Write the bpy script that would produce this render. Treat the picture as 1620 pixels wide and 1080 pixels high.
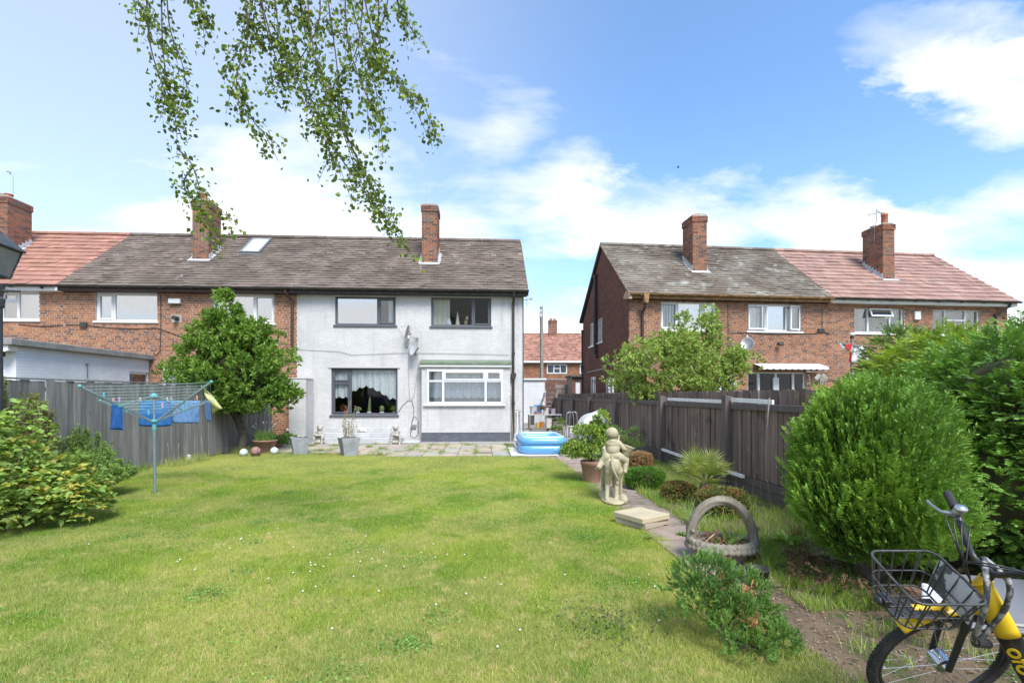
import bpy, math, random
import numpy as np
from mathutils import Vector, Matrix, Euler

for o in list(bpy.data.objects): bpy.data.objects.remove(o)
SC = bpy.context.scene
COL = SC.collection
R = math.radians
TH = R(3.2)                      # the camera looks 3.2 degrees to the right of the house's normal
EYE, FPX, CX, HY = 1.56, 800.0, 810.0, 625.0

# ------------------------------------------------------------------ camera
cd = bpy.data.cameras.new('camera'); cam = bpy.data.objects.new('camera', cd); COL.objects.link(cam)
cam.location = (0, 0, EYE); cam.rotation_euler = (R(90), 0, -TH)
cd.sensor_width = 36; cd.lens = 36*FPX/1620; cd.shift_y = 85/1620; cd.clip_end = 2000; cd.clip_start = .05
SC.camera = cam

# ------------------------------------------------------------------ node helper
class NT:
    def __init__(s, tree):
        s.t = tree; s.n = tree.nodes; s.l = tree.links
    def new(s, typ, **kw):
        nd = s.n.new(typ)
        for k, v in kw.items(): setattr(nd, k, v)
        return nd
    def put(s, sock, v):
        if isinstance(v, bpy.types.NodeSocket): s.l.new(v, sock)
        elif v is not None:
            if isinstance(v, (tuple, list)) and len(v) == 3 and sock.type == 'RGBA': v = (*v, 1)
            sock.default_value = v
    def m(s, op, a, b=None, c=None, clamp=False):
        nd = s.new('ShaderNodeMath', operation=op); nd.use_clamp = clamp
        s.put(nd.inputs[0], a)
        if b is not None: s.put(nd.inputs[1], b)
        if c is not None: s.put(nd.inputs[2], c)
        return nd.outputs[0]
    def vm(s, op, a, b=None, out=0):
        nd = s.new('ShaderNodeVectorMath', operation=op); s.put(nd.inputs[0], a)
        if b is not None:
            s.put(nd.inputs['Scale' if op == 'SCALE' else 1], b)
        return nd.outputs[out]
    def mix(s, f, a, b, typ='MIX'):
        nd = s.new('ShaderNodeMix', data_type='RGBA', blend_type=typ)
        s.put(nd.inputs[0], f); s.put(nd.inputs[6], a); s.put(nd.inputs[7], b); return nd.outputs[2]
    def noise(s, vec, scale, detail=4, rough=.55, dist=0, out=0):
        nd = s.new('ShaderNodeTexNoise'); s.put(nd.inputs['Vector'], vec); s.put(nd.inputs['Scale'], scale)
        s.put(nd.inputs['Detail'], detail); s.put(nd.inputs['Roughness'], rough); s.put(nd.inputs['Distortion'], dist); return nd.outputs[out]
    def ss(s, v, a, b):          # smoothstep
        nd = s.new('ShaderNodeMapRange', interpolation_type='SMOOTHSTEP'); s.put(nd.inputs[0], v)
        s.put(nd.inputs[1], a); s.put(nd.inputs[2], b); return nd.outputs[0]
    def ramp(s, f, stops, mode='LINEAR'):
        nd = s.new('ShaderNodeValToRGB'); s.put(nd.inputs[0], f); e = nd.color_ramp.elements; nd.color_ramp.interpolation = mode
        while len(e) < len(stops): e.new(.5)
        for i, (p, c) in enumerate(stops): e[i].position = p; e[i].color = (*c, 1)
        return nd.outputs[0]

# ------------------------------------------------------------------ sky
SUN_EL, SUN_AZ = R(52), R(160)       # azimuth clockwise from +Y: behind the camera, a little to the right
w = bpy.data.worlds.new('World'); SC.world = w; w.use_nodes = True
nt = NT(w.node_tree); nt.n.clear()
tc = nt.new('ShaderNodeTexCoord').outputs['Generated']
sk = nt.new('ShaderNodeTexSky', sky_type='NISHITA'); sk.sun_disc = False
sk.sun_elevation = SUN_EL; sk.sun_rotation = SUN_AZ; sk.air_density = 1.0; sk.dust_density = .6; sk.ozone_density = 2.2
sep = nt.new('ShaderNodeSeparateXYZ'); nt.l.new(tc, sep.inputs[0])
X, Y, Z = sep.outputs
az = nt.m('MULTIPLY', nt.m('ARCTAN2', X, Y), 57.2958)
el = nt.m('MULTIPLY', nt.m('ARCSINE', Z), 57.2958)
cv = nt.new('ShaderNodeCombineXYZ')
zz = nt.m('ADD', nt.m('MAXIMUM', Z, 0.0), .22)
nt.put(cv.inputs[0], nt.m('DIVIDE', X, zz)); nt.put(cv.inputs[1], nt.m('DIVIDE', Y, zz)); nt.put(cv.inputs[2], 0.0)
rot = nt.new('ShaderNodeMapping'); nt.l.new(cv.outputs[0], rot.inputs[0]); rot.inputs['Rotation'].default_value = (0, 0, R(-32)); rot.inputs['Scale'].default_value = (.55, 1.5, 1)
wisp = nt.noise(rot.outputs[0], 1.3, 8, .6, .6)
puff = nt.noise(cv.outputs[0], 1.9, 8, .58, .35)
wv1 = nt.m('MULTIPLY', nt.m('SUBTRACT', nt.noise(rot.outputs[0], 2.3, 6, .62), .5), 20.0); wv2 = nt.m('MULTIPLY', nt.m('SUBTRACT', nt.noise(cv.outputs[0], 2.9, 6, .62), .5), 11.0)
az_w = nt.m('ADD', az, wv1); el_w = nt.m('ADD', el, wv2)
def blob(a0, e0, ra, re, rotd=0):
    da = nt.m('SUBTRACT', az_w, a0); de = nt.m('SUBTRACT', el_w, e0)
    c, s_ = math.cos(R(rotd)), math.sin(R(rotd))
    u = nt.m('ADD', nt.m('MULTIPLY', da, c/ra), nt.m('MULTIPLY', de, s_/ra))
    v = nt.m('ADD', nt.m('MULTIPLY', da, -s_/re), nt.m('MULTIPLY', de, c/re))
    return nt.ss(nt.m('ADD', nt.m('MULTIPLY', u, u), nt.m('MULTIPLY', v, v)), 1.0, 0.0)
def pxaz(px, py):
    dx = (px-CX)/FPX; dz = (HY-py)/FPX
    return math.degrees(math.atan(dx)+TH), math.degrees(math.atan2(dz, math.sqrt(1+dx*dx)))
cover = None
for (px, py, ra, re, rd, amp) in [(1450, 75, 15, 4.5, -24, 1.0), (1590, 140, 10, 4, -20, .8), (740, 110, 11, 9, -10, .75), (1060, 335, 14, 6.5, -8, 1.0), (900, 330, 9, 7, 0, .6),
                              (1330, 350, 8, 5.5, -10, .9), (1420, 375, 11, 5, 0, .6), (560, 340, 22, 12, 0, .85), (150, 330, 26, 13, 0, .35), (300, 140, 30, 13, 20, .42), (860, 250, 12, 8, -20, .38),
                              (30, 120, 13, 8, 25, .15)]:
    a0, e0 = pxaz(px, py)
    b = nt.m('MULTIPLY', blob(a0, e0, ra, re, rd), amp)
    cover = b if cover is None else nt.m('ADD', cover, b)
away = nt.ss(nt.m('ABSOLUTE', az), 55.0, 85.0)
cover = nt.m('ADD', cover, nt.m('MULTIPLY', away, .38))      # outside the picture the broken cloud goes on
nz = nt.m('ADD', nt.m('MULTIPLY', wisp, .95), nt.m('MULTIPLY', puff, .85))
lowhz = nt.m('MULTIPLY', nt.ss(el, 22.0, 3.0), .62)
cl = nt.ss(nt.m('ADD', nt.m('ADD', nz, nt.m('MULTIPLY', cover, .42)), lowhz), .96, 1.66)
haze = nt.m('MULTIPLY', nt.m('SUBTRACT', 1.0, nt.m('MULTIPLY', nt.ss(az, -30.0, 22.0), .75)), .40)
cl = nt.m('MAXIMUM', cl, haze)
skyc = nt.mix(1.0, sk.outputs[0], nt.mix(nt.ss(el, 34.0, 4.0), (.40, .73, .93), (.72, .86, 1.0)), 'MULTIPLY')
skycol = nt.mix(cl, skyc, (3.9, 3.9, 3.95))
bg = nt.new('ShaderNodeBackground'); nt.put(bg.inputs[0], skycol); bg.inputs[1].default_value = .100
ou = nt.new('ShaderNodeOutputWorld'); nt.l.new(bg.outputs[0], ou.inputs[0])

# ------------------------------------------------------------------ sun and exposure
sd = bpy.data.lights.new('sun', 'SUN'); sun = bpy.data.objects.new('sun', sd); COL.objects.link(sun)
sd.energy = 1.75; sd.angle = R(24); sd.color = (1, .965, .91)
sdir = Vector((math.sin(SUN_AZ)*math.cos(SUN_EL), math.cos(SUN_AZ)*math.cos(SUN_EL), math.sin(SUN_EL)))
sun.rotation_euler = sdir.to_track_quat('Z', 'Y').to_euler()
SC.view_settings.view_transform = 'Standard'; SC.view_settings.look = 'None'
SC.view_settings.gamma = 1; SC.view_settings.use_curve_mapping = False
SC.view_settings.exposure = 1.72
SC.cycles.max_bounces = 6; SC.cycles.transparent_max_bounces = 16

# ------------------------------------------------------------------ picture -> place
def ray(px, py):
    dx = (px-CX)/FPX; return Vector((dx*math.cos(TH)+math.sin(TH), math.cos(TH)-dx*math.sin(TH), -(py-HY)/FPX))
def atz(px, py, z): return Vector((0, 0, EYE)) + ray(px, py)*z
def G(px, py, h=0.0): return atz(px, py, (EYE-h)*FPX/(py-HY))
def atY(px, py, Yp): r = ray(px, py); return Vector((0, 0, EYE)) + r*(Yp/r.y)
class Frame:                      # a ground frame: origin and heading of a facade
    def __init__(s, x, y, rz=0): s.o = Vector((x, y, 0)); s.rz = rz; s.u = Vector((math.cos(rz), math.sin(rz), 0)); s.n = Vector((-math.sin(rz), math.cos(rz), 0))
    def at(s, px, py, d=0):       # point on the plane local y = d, in local coordinates
        r = ray(px, py); p0 = Vector((0, 0, EYE))
        t = (s.o + s.n*d - p0).dot(s.n)/r.dot(s.n); p = p0 + r*t - s.o
        return Vector((p.dot(s.u), p.dot(s.n), p.z))
    def side(s, px, py, x0=0):    # point on the plane local x = x0
        r = ray(px, py); p0 = Vector((0, 0, EYE))
        t = (s.o + s.u*x0 - p0).dot(s.u)/r.dot(s.u); p = p0 + r*t - s.o
        return Vector((p.dot(s.u), p.dot(s.n), p.z))

# ------------------------------------------------------------------ object helpers
def tag(o, label=None, cat=None, group=None, kind=None):
    if label: o['label'] = label
    if cat: o['category'] = cat
    if group: o['group'] = group
    if kind: o['kind'] = kind
    return o
def thing(name, label, cat, loc=(0, 0, 0), rz=0, group=None):
    o = bpy.data.objects.new(name, None); COL.objects.link(o); o.empty_display_size = .2
    o.location = loc; o.rotation_euler = (0, 0, rz) if not isinstance(rz, (tuple, list)) else rz
    return tag(o, label, cat, group)
def link_mesh(name, me, mats, parent=None, loc=None, rot=None):
    o = bpy.data.objects.new(name, me); COL.objects.link(o)
    if mats is not None and len(me.materials) == 0:
        for m_ in (mats if isinstance(mats, (list, tuple)) else [mats]): me.materials.append(m_)
    if parent: o.parent = parent
    if loc is not None: o.location = loc
    if rot is not None: o.rotation_euler = rot
    return o
def copy_tree(o, parent=None):
    c = o.copy(); COL.objects.link(c); c.parent = parent
    for ch in [x for x in bpy.data.objects if x.parent == o]: copy_tree(ch, c)
    return c

class MB:
    def __init__(s): s.V = []; s.F = []; s.n = 0; s.T = []; s.M = []
    def add(s, V, F, tint=0.0, mi=0):
        V = np.asarray(V, dtype=np.float64).reshape(-1, 3)
        if isinstance(F, np.ndarray): F = [F]
        else:
            by = {}
            for f in F: by.setdefault(len(f), []).append(f)
            F = [np.array(v, dtype=np.int64) for v in by.values()]
        for f in F:
            s.F.append(f + s.n); s.T.append(np.broadcast_to(np.asarray(tint, dtype=np.float64), (len(f),)) if np.ndim(tint) == 0 or len(tint) == len(f) else np.zeros(len(f)))
            s.M.append(np.full(len(f), mi, dtype=np.int32))
        s.V.append(V); s.n += len(V); return s
    def box(s, x0, x1, y0, y1, z0, z1, tint=0, mi=0, M=None):
        V = [(x, y, z) for z in (z0, z1) for y in (y0, y1) for x in (x0, x1)]
        if M is not None: V = [M @ Vector(v) for v in V]
        return s.add(V, [(0, 2, 3, 1), (4, 5, 7, 6), (0, 1, 5, 4), (2, 6, 7, 3), (0, 4, 6, 2), (1, 3, 7, 5)], tint, mi)
    def beam(s, p, q, w, h, tint=0, mi=0, up=(0, 0, 1)):
        p = Vector(p); q = Vector(q); d = (q-p); L = d.length; d.normalize(); up = Vector(up)
        if abs(d.dot(up)) > .98: up = Vector((0, 1, 0))
        a = d.cross(up).normalized(); b = a.cross(d).normalized()
        V = [p + d*(L*k) + a*(i*w/2) + b*(j*h/2) for k in (0, 1) for j in (-1, 1) for i in (-1, 1)]
        return s.add(V, [(0, 2, 3, 1), (4, 5, 7, 6), (0, 1, 5, 4), (2, 6, 7, 3), (0, 4, 6, 2), (1, 3, 7, 5)], tint, mi)
    def tube(s, pts, r, n=8, tint=0, mi=0, closed=False, cap=True):
        P = [Vector(p) for p in pts]; m = len(P)
        rr = r if isinstance(r, (list, tuple, np.ndarray)) else [r]*m
        V = []; prev = None
        for i, p in enumerate(P):
            if closed: t = P[(i+1) % m] - P[i-1]
            else: t = P[min(i+1, m-1)] - P[max(i-1, 0)]
            t.normalize()
            if prev is None:
                a = t.cross(Vector((0, 0, 1)))
                if a.length < .05: a = t.cross(Vector((0, 1, 0)))
            else: a = prev - t*prev.dot(t)
            if a.length < 1e-6: a = t.orthogonal()
            a.normalize(); prev = a; b = t.cross(a)
            for k in range(n):
                g = 2*math.pi*k/n; V.append(p + (a*math.cos(g) + b*math.sin(g))*rr[i])
        F = []
        for i in range(m if closed else m-1):
            j = (i+1) % m
            for k in range(n): l = (k+1) % n; F.append((i*n+k, i*n+l, j*n+l, j*n+k))
        s.add(V, F, tint, mi)
        if cap and not closed:
            s.add(V[:n], [tuple(range(n))[::-1]], tint, mi); s.add(V[-n:], [tuple(range(n))], tint, mi)
        return s
    def lathe(s, prof, n=24, c=(0, 0, 0), tint=0, mi=0, M=None, sx=1, sy=1):
        V = []
        for (r, z) in prof:
            for k in range(n):
                g = 2*math.pi*k/n; v = Vector((r*math.cos(g)*sx, r*math.sin(g)*sy, z))
                if M is not None: v = M @ v
                V.append(v + Vector(c))
        F = [(i*n+k, i*n+(k+1) % n, (i+1)*n+(k+1) % n, (i+1)*n+k) for i in range(len(prof)-1) for k in range(n)]
        return s.add(V, F, tint, mi)
    def ell(s, c, r, n=16, m=10, M=None, tint=0, mi=0):
        prof = [(max(1e-4, math.sin(math.pi*i/m)), -math.cos(math.pi*i/m)) for i in range(m+1)]
        r = (r, r, r) if isinstance(r, (int, float)) else r
        V = []
        for (q, z) in prof:
            for k in range(n):
                g = 2*math.pi*k/n; v = Vector((q*math.cos(g)*r[0], q*math.sin(g)*r[1], z*r[2]))
                if M is not None: v = M @ v
                V.append(v + Vector(c))
        F = [(i*n+k, i*n+(k+1) % n, (i+1)*n+(k+1) % n, (i+1)*n+k) for i in range(m) for k in range(n)]
        return s.add(V, F, tint, mi)
    def prism(s, poly, z0, z1, tint=0, mi=0, M=None):       # poly in xy, extruded in z
        n = len(poly); V = [Vector((x, y, z0)) for x, y in poly] + [Vector((x, y, z1)) for x, y in poly]
        if M is not None: V = [M @ v for v in V]
        F = [tuple(range(n))[::-1], tuple(range(n, 2*n))] + [(i, (i+1) % n, n+(i+1) % n, n+i) for i in range(n)]
        return s.add(V, F, tint, mi)
    def mesh(s, name):
        me = bpy.data.meshes.new(name)
        V = np.concatenate(s.V); me.vertices.add(len(V)); me.vertices.foreach_set('co', V.astype(np.float32).ravel())
        loops = np.concatenate([f.ravel() for f in s.F]); tot = np.concatenate([np.full(len(f), f.shape[1]) for f in s.F])
        st = np.concatenate([[0], np.cumsum(tot)[:-1]])
        me.loops.add(len(loops)); me.loops.foreach_set('vertex_index', loops.astype(np.int32))
        me.polygons.add(len(tot)); me.polygons.foreach_set('loop_start', st.astype(np.int32))
        me.polygons.foreach_set('loop_total', tot.astype(np.int32))
        me.polygons.foreach_set('material_index', np.concatenate(s.M))
        me.update(calc_edges=True)
        me.polygons.foreach_set('use_smooth', np.zeros(len(tot), dtype=bool))
        at = me.attributes.new('tint', 'FLOAT', 'FACE'); at.data.foreach_set('value', np.concatenate(s.T).astype(np.float32))
        return me
    def build(s, name, mats, parent=None, loc=None, rot=None, smooth=False, bev=0, sub=0):
        me = s.mesh(name)
        if smooth: me.polygons.foreach_set('use_smooth', np.ones(len(me.polygons), dtype=bool))
        o = link_mesh(name, me, mats, parent, loc, rot)
        if bev:
            b = o.modifiers.new('bevel', 'BEVEL'); b.width = bev; b.segments = 2; b.limit_method = 'ANGLE'; b.angle_limit = R(40)
            if smooth: b.harden_normals = False
        if sub:
            b = o.modifiers.new('sub', 'SUBSURF'); b.levels = sub; b.render_levels = sub
        return o

def remeshed(mb, name, mat, vox=.012, smooth=4, parent=None, loc=None, rot=None, bumps=0):
    """join overlapping rounded volumes into one continuous carved-looking surface"""
    me = mb.mesh(name); o = bpy.data.objects.new(name, me); COL.objects.link(o)
    r_ = o.modifiers.new('r', 'REMESH'); r_.mode = 'VOXEL'; r_.voxel_size = vox
    if smooth:
        s_ = o.modifiers.new('s', 'SMOOTH'); s_.iterations = smooth; s_.factor = .5
    bpy.context.view_layer.update()
    dg = bpy.context.evaluated_depsgraph_get(); ev = o.evaluated_get(dg); me2 = bpy.data.meshes.new_from_object(ev)
    me2.name = name; bpy.data.objects.remove(o); me2.polygons.foreach_set('use_smooth', np.ones(len(me2.polygons), dtype=bool))
    return link_mesh(name, me2, mat, parent, loc, rot)

# ------------------------------------------------------------------ materials
def srgb(r, g, b): return tuple(((c/255)/12.92 if c/255 <= .04045 else ((c/255+.055)/1.055)**2.4) for c in (r, g, b))
def pmat(name, c, c2=None, scale=3, detail=5, lo=.35, hi=.65, rough=.8, bump=0, bscale=40, tint=1, orand=0, spots=None, spots2=None, metal=0, spec=.3, trans=0, stretch=None, transcol=None):
    m = bpy.data.materials.new(name); m.use_nodes = True; t = NT(m.node_tree); t.n.clear()
    pos = t.new('ShaderNodeNewGeometry').outputs['Position']
    if stretch:
        mp = t.new('ShaderNodeMapping'); t.l.new(pos, mp.inputs[0]); mp.inputs['Scale'].default_value = stretch; vec = mp.outputs[0]
    else: vec = pos
    col = c
    if c2 is not None: col = t.mix(t.ss(t.noise(vec, scale, detail), lo, hi), c, c2)
    for sp in (spots, spots2):
        if sp: col = t.mix(t.ss(t.noise(pos, sp[1], 8, .65), sp[2], sp[2]+sp[3]), col, sp[0])
    at = t.new('ShaderNodeAttribute', attribute_name='tint').outputs['Fac']
    k = t.m('ADD', 1.0, t.m('MULTIPLY', at, float(tint)))
    if orand:
        rn = t.new('ShaderNodeObjectInfo').outputs['Random']; k = t.m('ADD', k, t.m('MULTIPLY', t.m('SUBTRACT', rn, .5), 2.0*orand))
    col = t.vm('SCALE', t.mix(0.0, col, col), k)
    bs = t.new('ShaderNodeBsdfPrincipled'); t.put(bs.inputs['Base Color'], col); bs.inputs['Roughness'].default_value = rough
    bs.inputs['Metallic'].default_value = metal; bs.inputs['Specular IOR Level'].default_value = spec
    if bump:
        bp = t.new('ShaderNodeBump'); bp.inputs['Strength'].default_value = 1; bp.inputs['Distance'].default_value = bump
        t.put(bp.inputs['Height'], t.noise(vec, bscale, 6, .6)); t.l.new(bp.outputs[0], bs.inputs['Normal'])
    sh = bs.outputs[0]
    if trans:
        tr = t.new('ShaderNodeBsdfTranslucent'); t.put(tr.inputs[0], t.mix(1.0, col, transcol or (1.15, 1.1, .55), 'MULTIPLY'))
        mx = t.new('ShaderNodeMixShader'); mx.inputs[0].default_value = trans; t.l.new(sh, mx.inputs[1]); t.l.new(tr.outputs[0], mx.inputs[2]); sh = mx.outputs[0]
    o = t.new('ShaderNodeOutputMaterial'); t.l.new(sh, o.inputs[0]); return m

def brickmat(name, stops, wear=None, bump=.003, rough=.9, streak=None):
    m = bpy.data.materials.new(name); m.use_nodes = True; t = NT(m.node_tree); t.n.clear()
    pos = t.new('ShaderNodeNewGeometry').outputs['Position']
    at = t.new('ShaderNodeAttribute', attribute_name='tint').outputs['Fac']
    rn = t.new('ShaderNodeObjectInfo').outputs['Random']
    f = t.m('FRACT', t.m('ADD', at, t.m('MULTIPLY', rn, 7.13)))
    col = t.ramp(f, stops, 'LINEAR')
    n1 = t.noise(pos, 1.1, 5, .6); n2 = t.noise(pos, 28, 4)
    k = t.m('ADD', .56, t.m('ADD', t.m('MULTIPLY', n1, .60), t.m('MULTIPLY', n2, .30)))
    col = t.vm('SCALE', col, k)
    if streak:
        mp = t.new('ShaderNodeMapping'); t.l.new(pos, mp.inputs[0]); mp.inputs['Scale'].default_value = (2.6, 2.6, .33)
        col = t.mix(t.m('MULTIPLY', t.ss(t.noise(mp.outputs[0], 1.6, 7, .65), .50, .78), streak[1]), col, streak[0])
    if wear:
        for (wc, wsc, th, so) in wear: col = t.mix(t.ss(t.noise(pos, wsc, 8, .68), th, th+so), col, wc)
    bs = t.new('ShaderNodeBsdfPrincipled'); t.put(bs.inputs['Base Color'], col); bs.inputs['Roughness'].default_value = rough; bs.inputs['Specular IOR Level'].default_value = .2
    bp = t.new('ShaderNodeBump'); bp.inputs['Distance'].default_value = bump; t.put(bp.inputs['Height'], t.noise(pos, 60, 5)); t.l.new(bp.outputs[0], bs.inputs['Normal'])
    o = t.new('ShaderNodeOutputMaterial'); t.l.new(bs.outputs[0], o.inputs[0]); return m

def glassmat(name, refl=.18, tintc=(.85, .9, .9)):
    m = bpy.data.materials.new(name); m.use_nodes = True; t = NT(m.node_tree); t.n.clear()
    fr = t.new('ShaderNodeFresnel'); fr.inputs[0].default_value = 1.5
    f = t.m('ADD', t.m('MULTIPLY', fr.outputs[0], .7 if refl > .06 else .5), refl if refl > .06 else 0.0, clamp=True)
    pos = t.new('ShaderNodeNewGeometry').outputs['Position']
    bp = t.new('ShaderNodeBump'); bp.inputs['Distance'].default_value = .0006; t.put(bp.inputs['Height'], t.noise(pos, 1.3, 2))
    tr = t.new('ShaderNodeBsdfTransparent'); tr.inputs[0].default_value = (*tintc, 1)
    gl = t.new('ShaderNodeBsdfGlossy'); gl.inputs['Roughness'].default_value = .03; t.l.new(bp.outputs[0], gl.inputs['Normal'])
    mx = t.new('ShaderNodeMixShader'); t.put(mx.inputs[0], f); t.l.new(tr.outputs[0], mx.inputs[1]); t.l.new(gl.outputs[0], mx.inputs[2])
    o = t.new('ShaderNodeOutputMaterial'); t.l.new(mx.outputs[0], o.inputs[0]); return m

def lacemat(name, c=(.85, .86, .86), dens=.72, vscale=16):
    m = bpy.data.materials.new(name); m.use_nodes = True; t = NT(m.node_tree); t.n.clear()
    pos = t.new('ShaderNodeNewGeometry').outputs['Position']
    vo = t.new('ShaderNodeTexVoronoi'); t.put(vo.inputs['Vector'], pos); vo.inputs['Scale'].default_value = vscale
    a = t.ss(vo.outputs['Distance'], .22, .34); a = t.m('MULTIPLY', a, .22)
    fac = t.m('SUBTRACT', dens, a, clamp=True)
    df = t.new('ShaderNodeBsdfDiffuse'); df.inputs[0].default_value = (*c, 1)
    tl = t.new('ShaderNodeBsdfTransparent')
    mx = t.new('ShaderNodeMixShader'); t.put(mx.inputs[0], fac); t.l.new(tl.outputs[0], mx.inputs[1]); t.l.new(df.outputs[0], mx.inputs[2])
    o = t.new('ShaderNodeOutputMaterial'); t.l.new(mx.outputs[0], o.inputs[0]); return m

BR_LEFT = [(0, (.30, .135, .068)), (.25, (.37, .175, .09)), (.45, (.27, .115, .062)), (.6, (.20, .10, .065)), (.75, (.36, .16, .08)), (.9, (.12, .08, .068)), (1, (.27, .125, .07))]
BR_RIGHT = [(0, (.285, .122, .062)), (.25, (.35, .16, .085)), (.45, (.245, .10, .056)), (.6, (.17, .088, .058)), (.75, (.33, .142, .074)), (.9, (.115, .07, .055)), (1, (.285, .122, .062))]
BR_GABLE = [(0, (.17, .075, .055)), (.3, (.22, .095, .065)), (.6, (.13, .065, .055)), (1, (.17, .075, .055))]  # gable's shade put into a darker brick; also plain brown walls
BR_CHIM = [(0, (.30, .12, .065)), (.35, (.24, .11, .07)), (.6, (.17, .095, .07)), (.85, (.085, .06, .055)), (1, (.30, .12, .065))]
BR_WHITE = [(0, (.525, .51, .495)), (.4, (.55, .535, .52)), (.7, (.50, .487, .475)), (1, (.525, .51, .495))]
M = dict(
    brickL=brickmat('brick_orange', BR_LEFT, streak=((.15, .085, .06), .45)), brickR=brickmat('brick_red', BR_RIGHT, [((.5, .42, .38), 14, .68, .05)], streak=((.13, .075, .06), .45)),
    brickG=brickmat('brick_gable', BR_GABLE), brickC=brickmat('brick_chimney', BR_CHIM, [((.16, .12, .10), 1.3, .53, .12)]),
    brickW=brickmat('brick_painted', BR_WHITE, [((.40, .395, .385), 1.1, .60, .22), ((.36, .35, .33), 7, .70, .06), ((.58, .575, .575), 3, .62, .2)], streak=((.33, .32, .29), .8)),
    brickWL=brickmat('brick_whitewash', [(0, (.64, .65, .66)), (1, (.69, .695, .70))]),
    plinth=brickmat('brick_plinth', [(0, (.10, .105, .12)), (.5, (.13, .135, .15)), (1, (.10, .105, .12))]),
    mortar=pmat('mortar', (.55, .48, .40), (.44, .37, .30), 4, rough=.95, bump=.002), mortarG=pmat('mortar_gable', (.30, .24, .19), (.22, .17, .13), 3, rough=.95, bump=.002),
    mortarW=pmat('mortar_painted', (.49, .475, .465), (.455, .445, .435), 3, rough=.9, bump=.002), mortarP=pmat('mortar_plinth', (.09, .095, .11), None, rough=.9),
    tileB=pmat('tile_brown', (.115, .088, .07), (.175, .138, .112), 1.3, rough=.9, bump=.004, bscale=50, tint=.6, orand=.10, spots=((.36, .34, .30), 2.4, .635, .07), spots2=((.25, .14, .10), 7, .70, .03)),
    tileG=pmat('tile_lichen', (.135, .105, .08), (.215, .185, .148), .9, rough=.9, bump=.004, bscale=50, tint=.6, orand=.10, spots=((.33, .33, .29), 2.2, .55, .14), spots2=((.28, .15, .11), 8, .66, .03)),
    tileR=pmat('tile_red', (.36, .18, .13), (.30, .155, .115), 1.5, rough=.85, bump=.004, bscale=40, orand=.13, spots=((.28, .17, .11), 2.2, .58, .16)),
    tileP=pmat('tile_pink', (.34, .205, .165), (.28, .17, .14), 1.2, rough=.85, bump=.004, bscale=40, orand=.15, spots=((.30, .24, .20), 2.0, .55, .14), spots2=((.45, .28, .10), 1.2, .74, .05)),
    felt=pmat('felt', (.10, .09, .08), (.14, .12, .10), 4, rough=.95), deck=pmat('roof_deck', (.05, .045, .04)),
    white=pmat('white_upvc', (.70, .70, .70), (.64, .64, .63), 2, rough=.35, spec=.5), grey=pmat('grey_frame', (.085, .09, .105), None, rough=.45, spec=.5),
    whitepaint=pmat('white_paint', (.78, .78, .77), (.70, .70, .68), 3, rough=.6, bump=.002),
    black=pmat('black_paint', (.035, .032, .030), (.055, .05, .045), 5, rough=.5, bump=.001), brownp=pmat('brown_pipe', (.06, .04, .032), None, rough=.5),
    rust=pmat('rusty_gutter', (.36, .22, .10), (.22, .13, .07), 6, rough=.85, bump=.003), metal=pmat('grey_metal', (.35, .36, .37), (.28, .28, .29), 8, rough=.4, metal=.7),
    lead=pmat('lead', (.50, .52, .54), (.42, .43, .44), 6, rough=.6), pot=pmat('chimney_pot', (.42, .15, .09), (.36, .14, .09), 10, rough=.85), potbuff=pmat('buff_pot', (.42, .27, .17), (.36, .22, .14), 10, rough=.85),
    concrete=pmat('concrete', (.40, .38, .35), (.30, .28, .26), 5, rough=.95, bump=.004), room=pmat('room', (.10, .09, .08), None, rough=.9),
    glass=glassmat('glass', .08, (.95, .97, .97)), glassS=glassmat('glass_sky', .50, (.93, .95, .96)), glassD=glassmat('glass_dark', .05, (.92, .94, .94)),
    lace=lacemat('lace', (.90, .90, .90), .97), net=lacemat('net', (.82, .87, .92), .97, 30), cream=pmat('cream_curtain', (.66, .62, .50), None, rough=.9), blind=pmat('blind', (.62, .65, .68), None, rough=.8),
    blindD=pmat('blind_grey', (.22, .23, .23), None, rough=.8),
)
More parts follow.
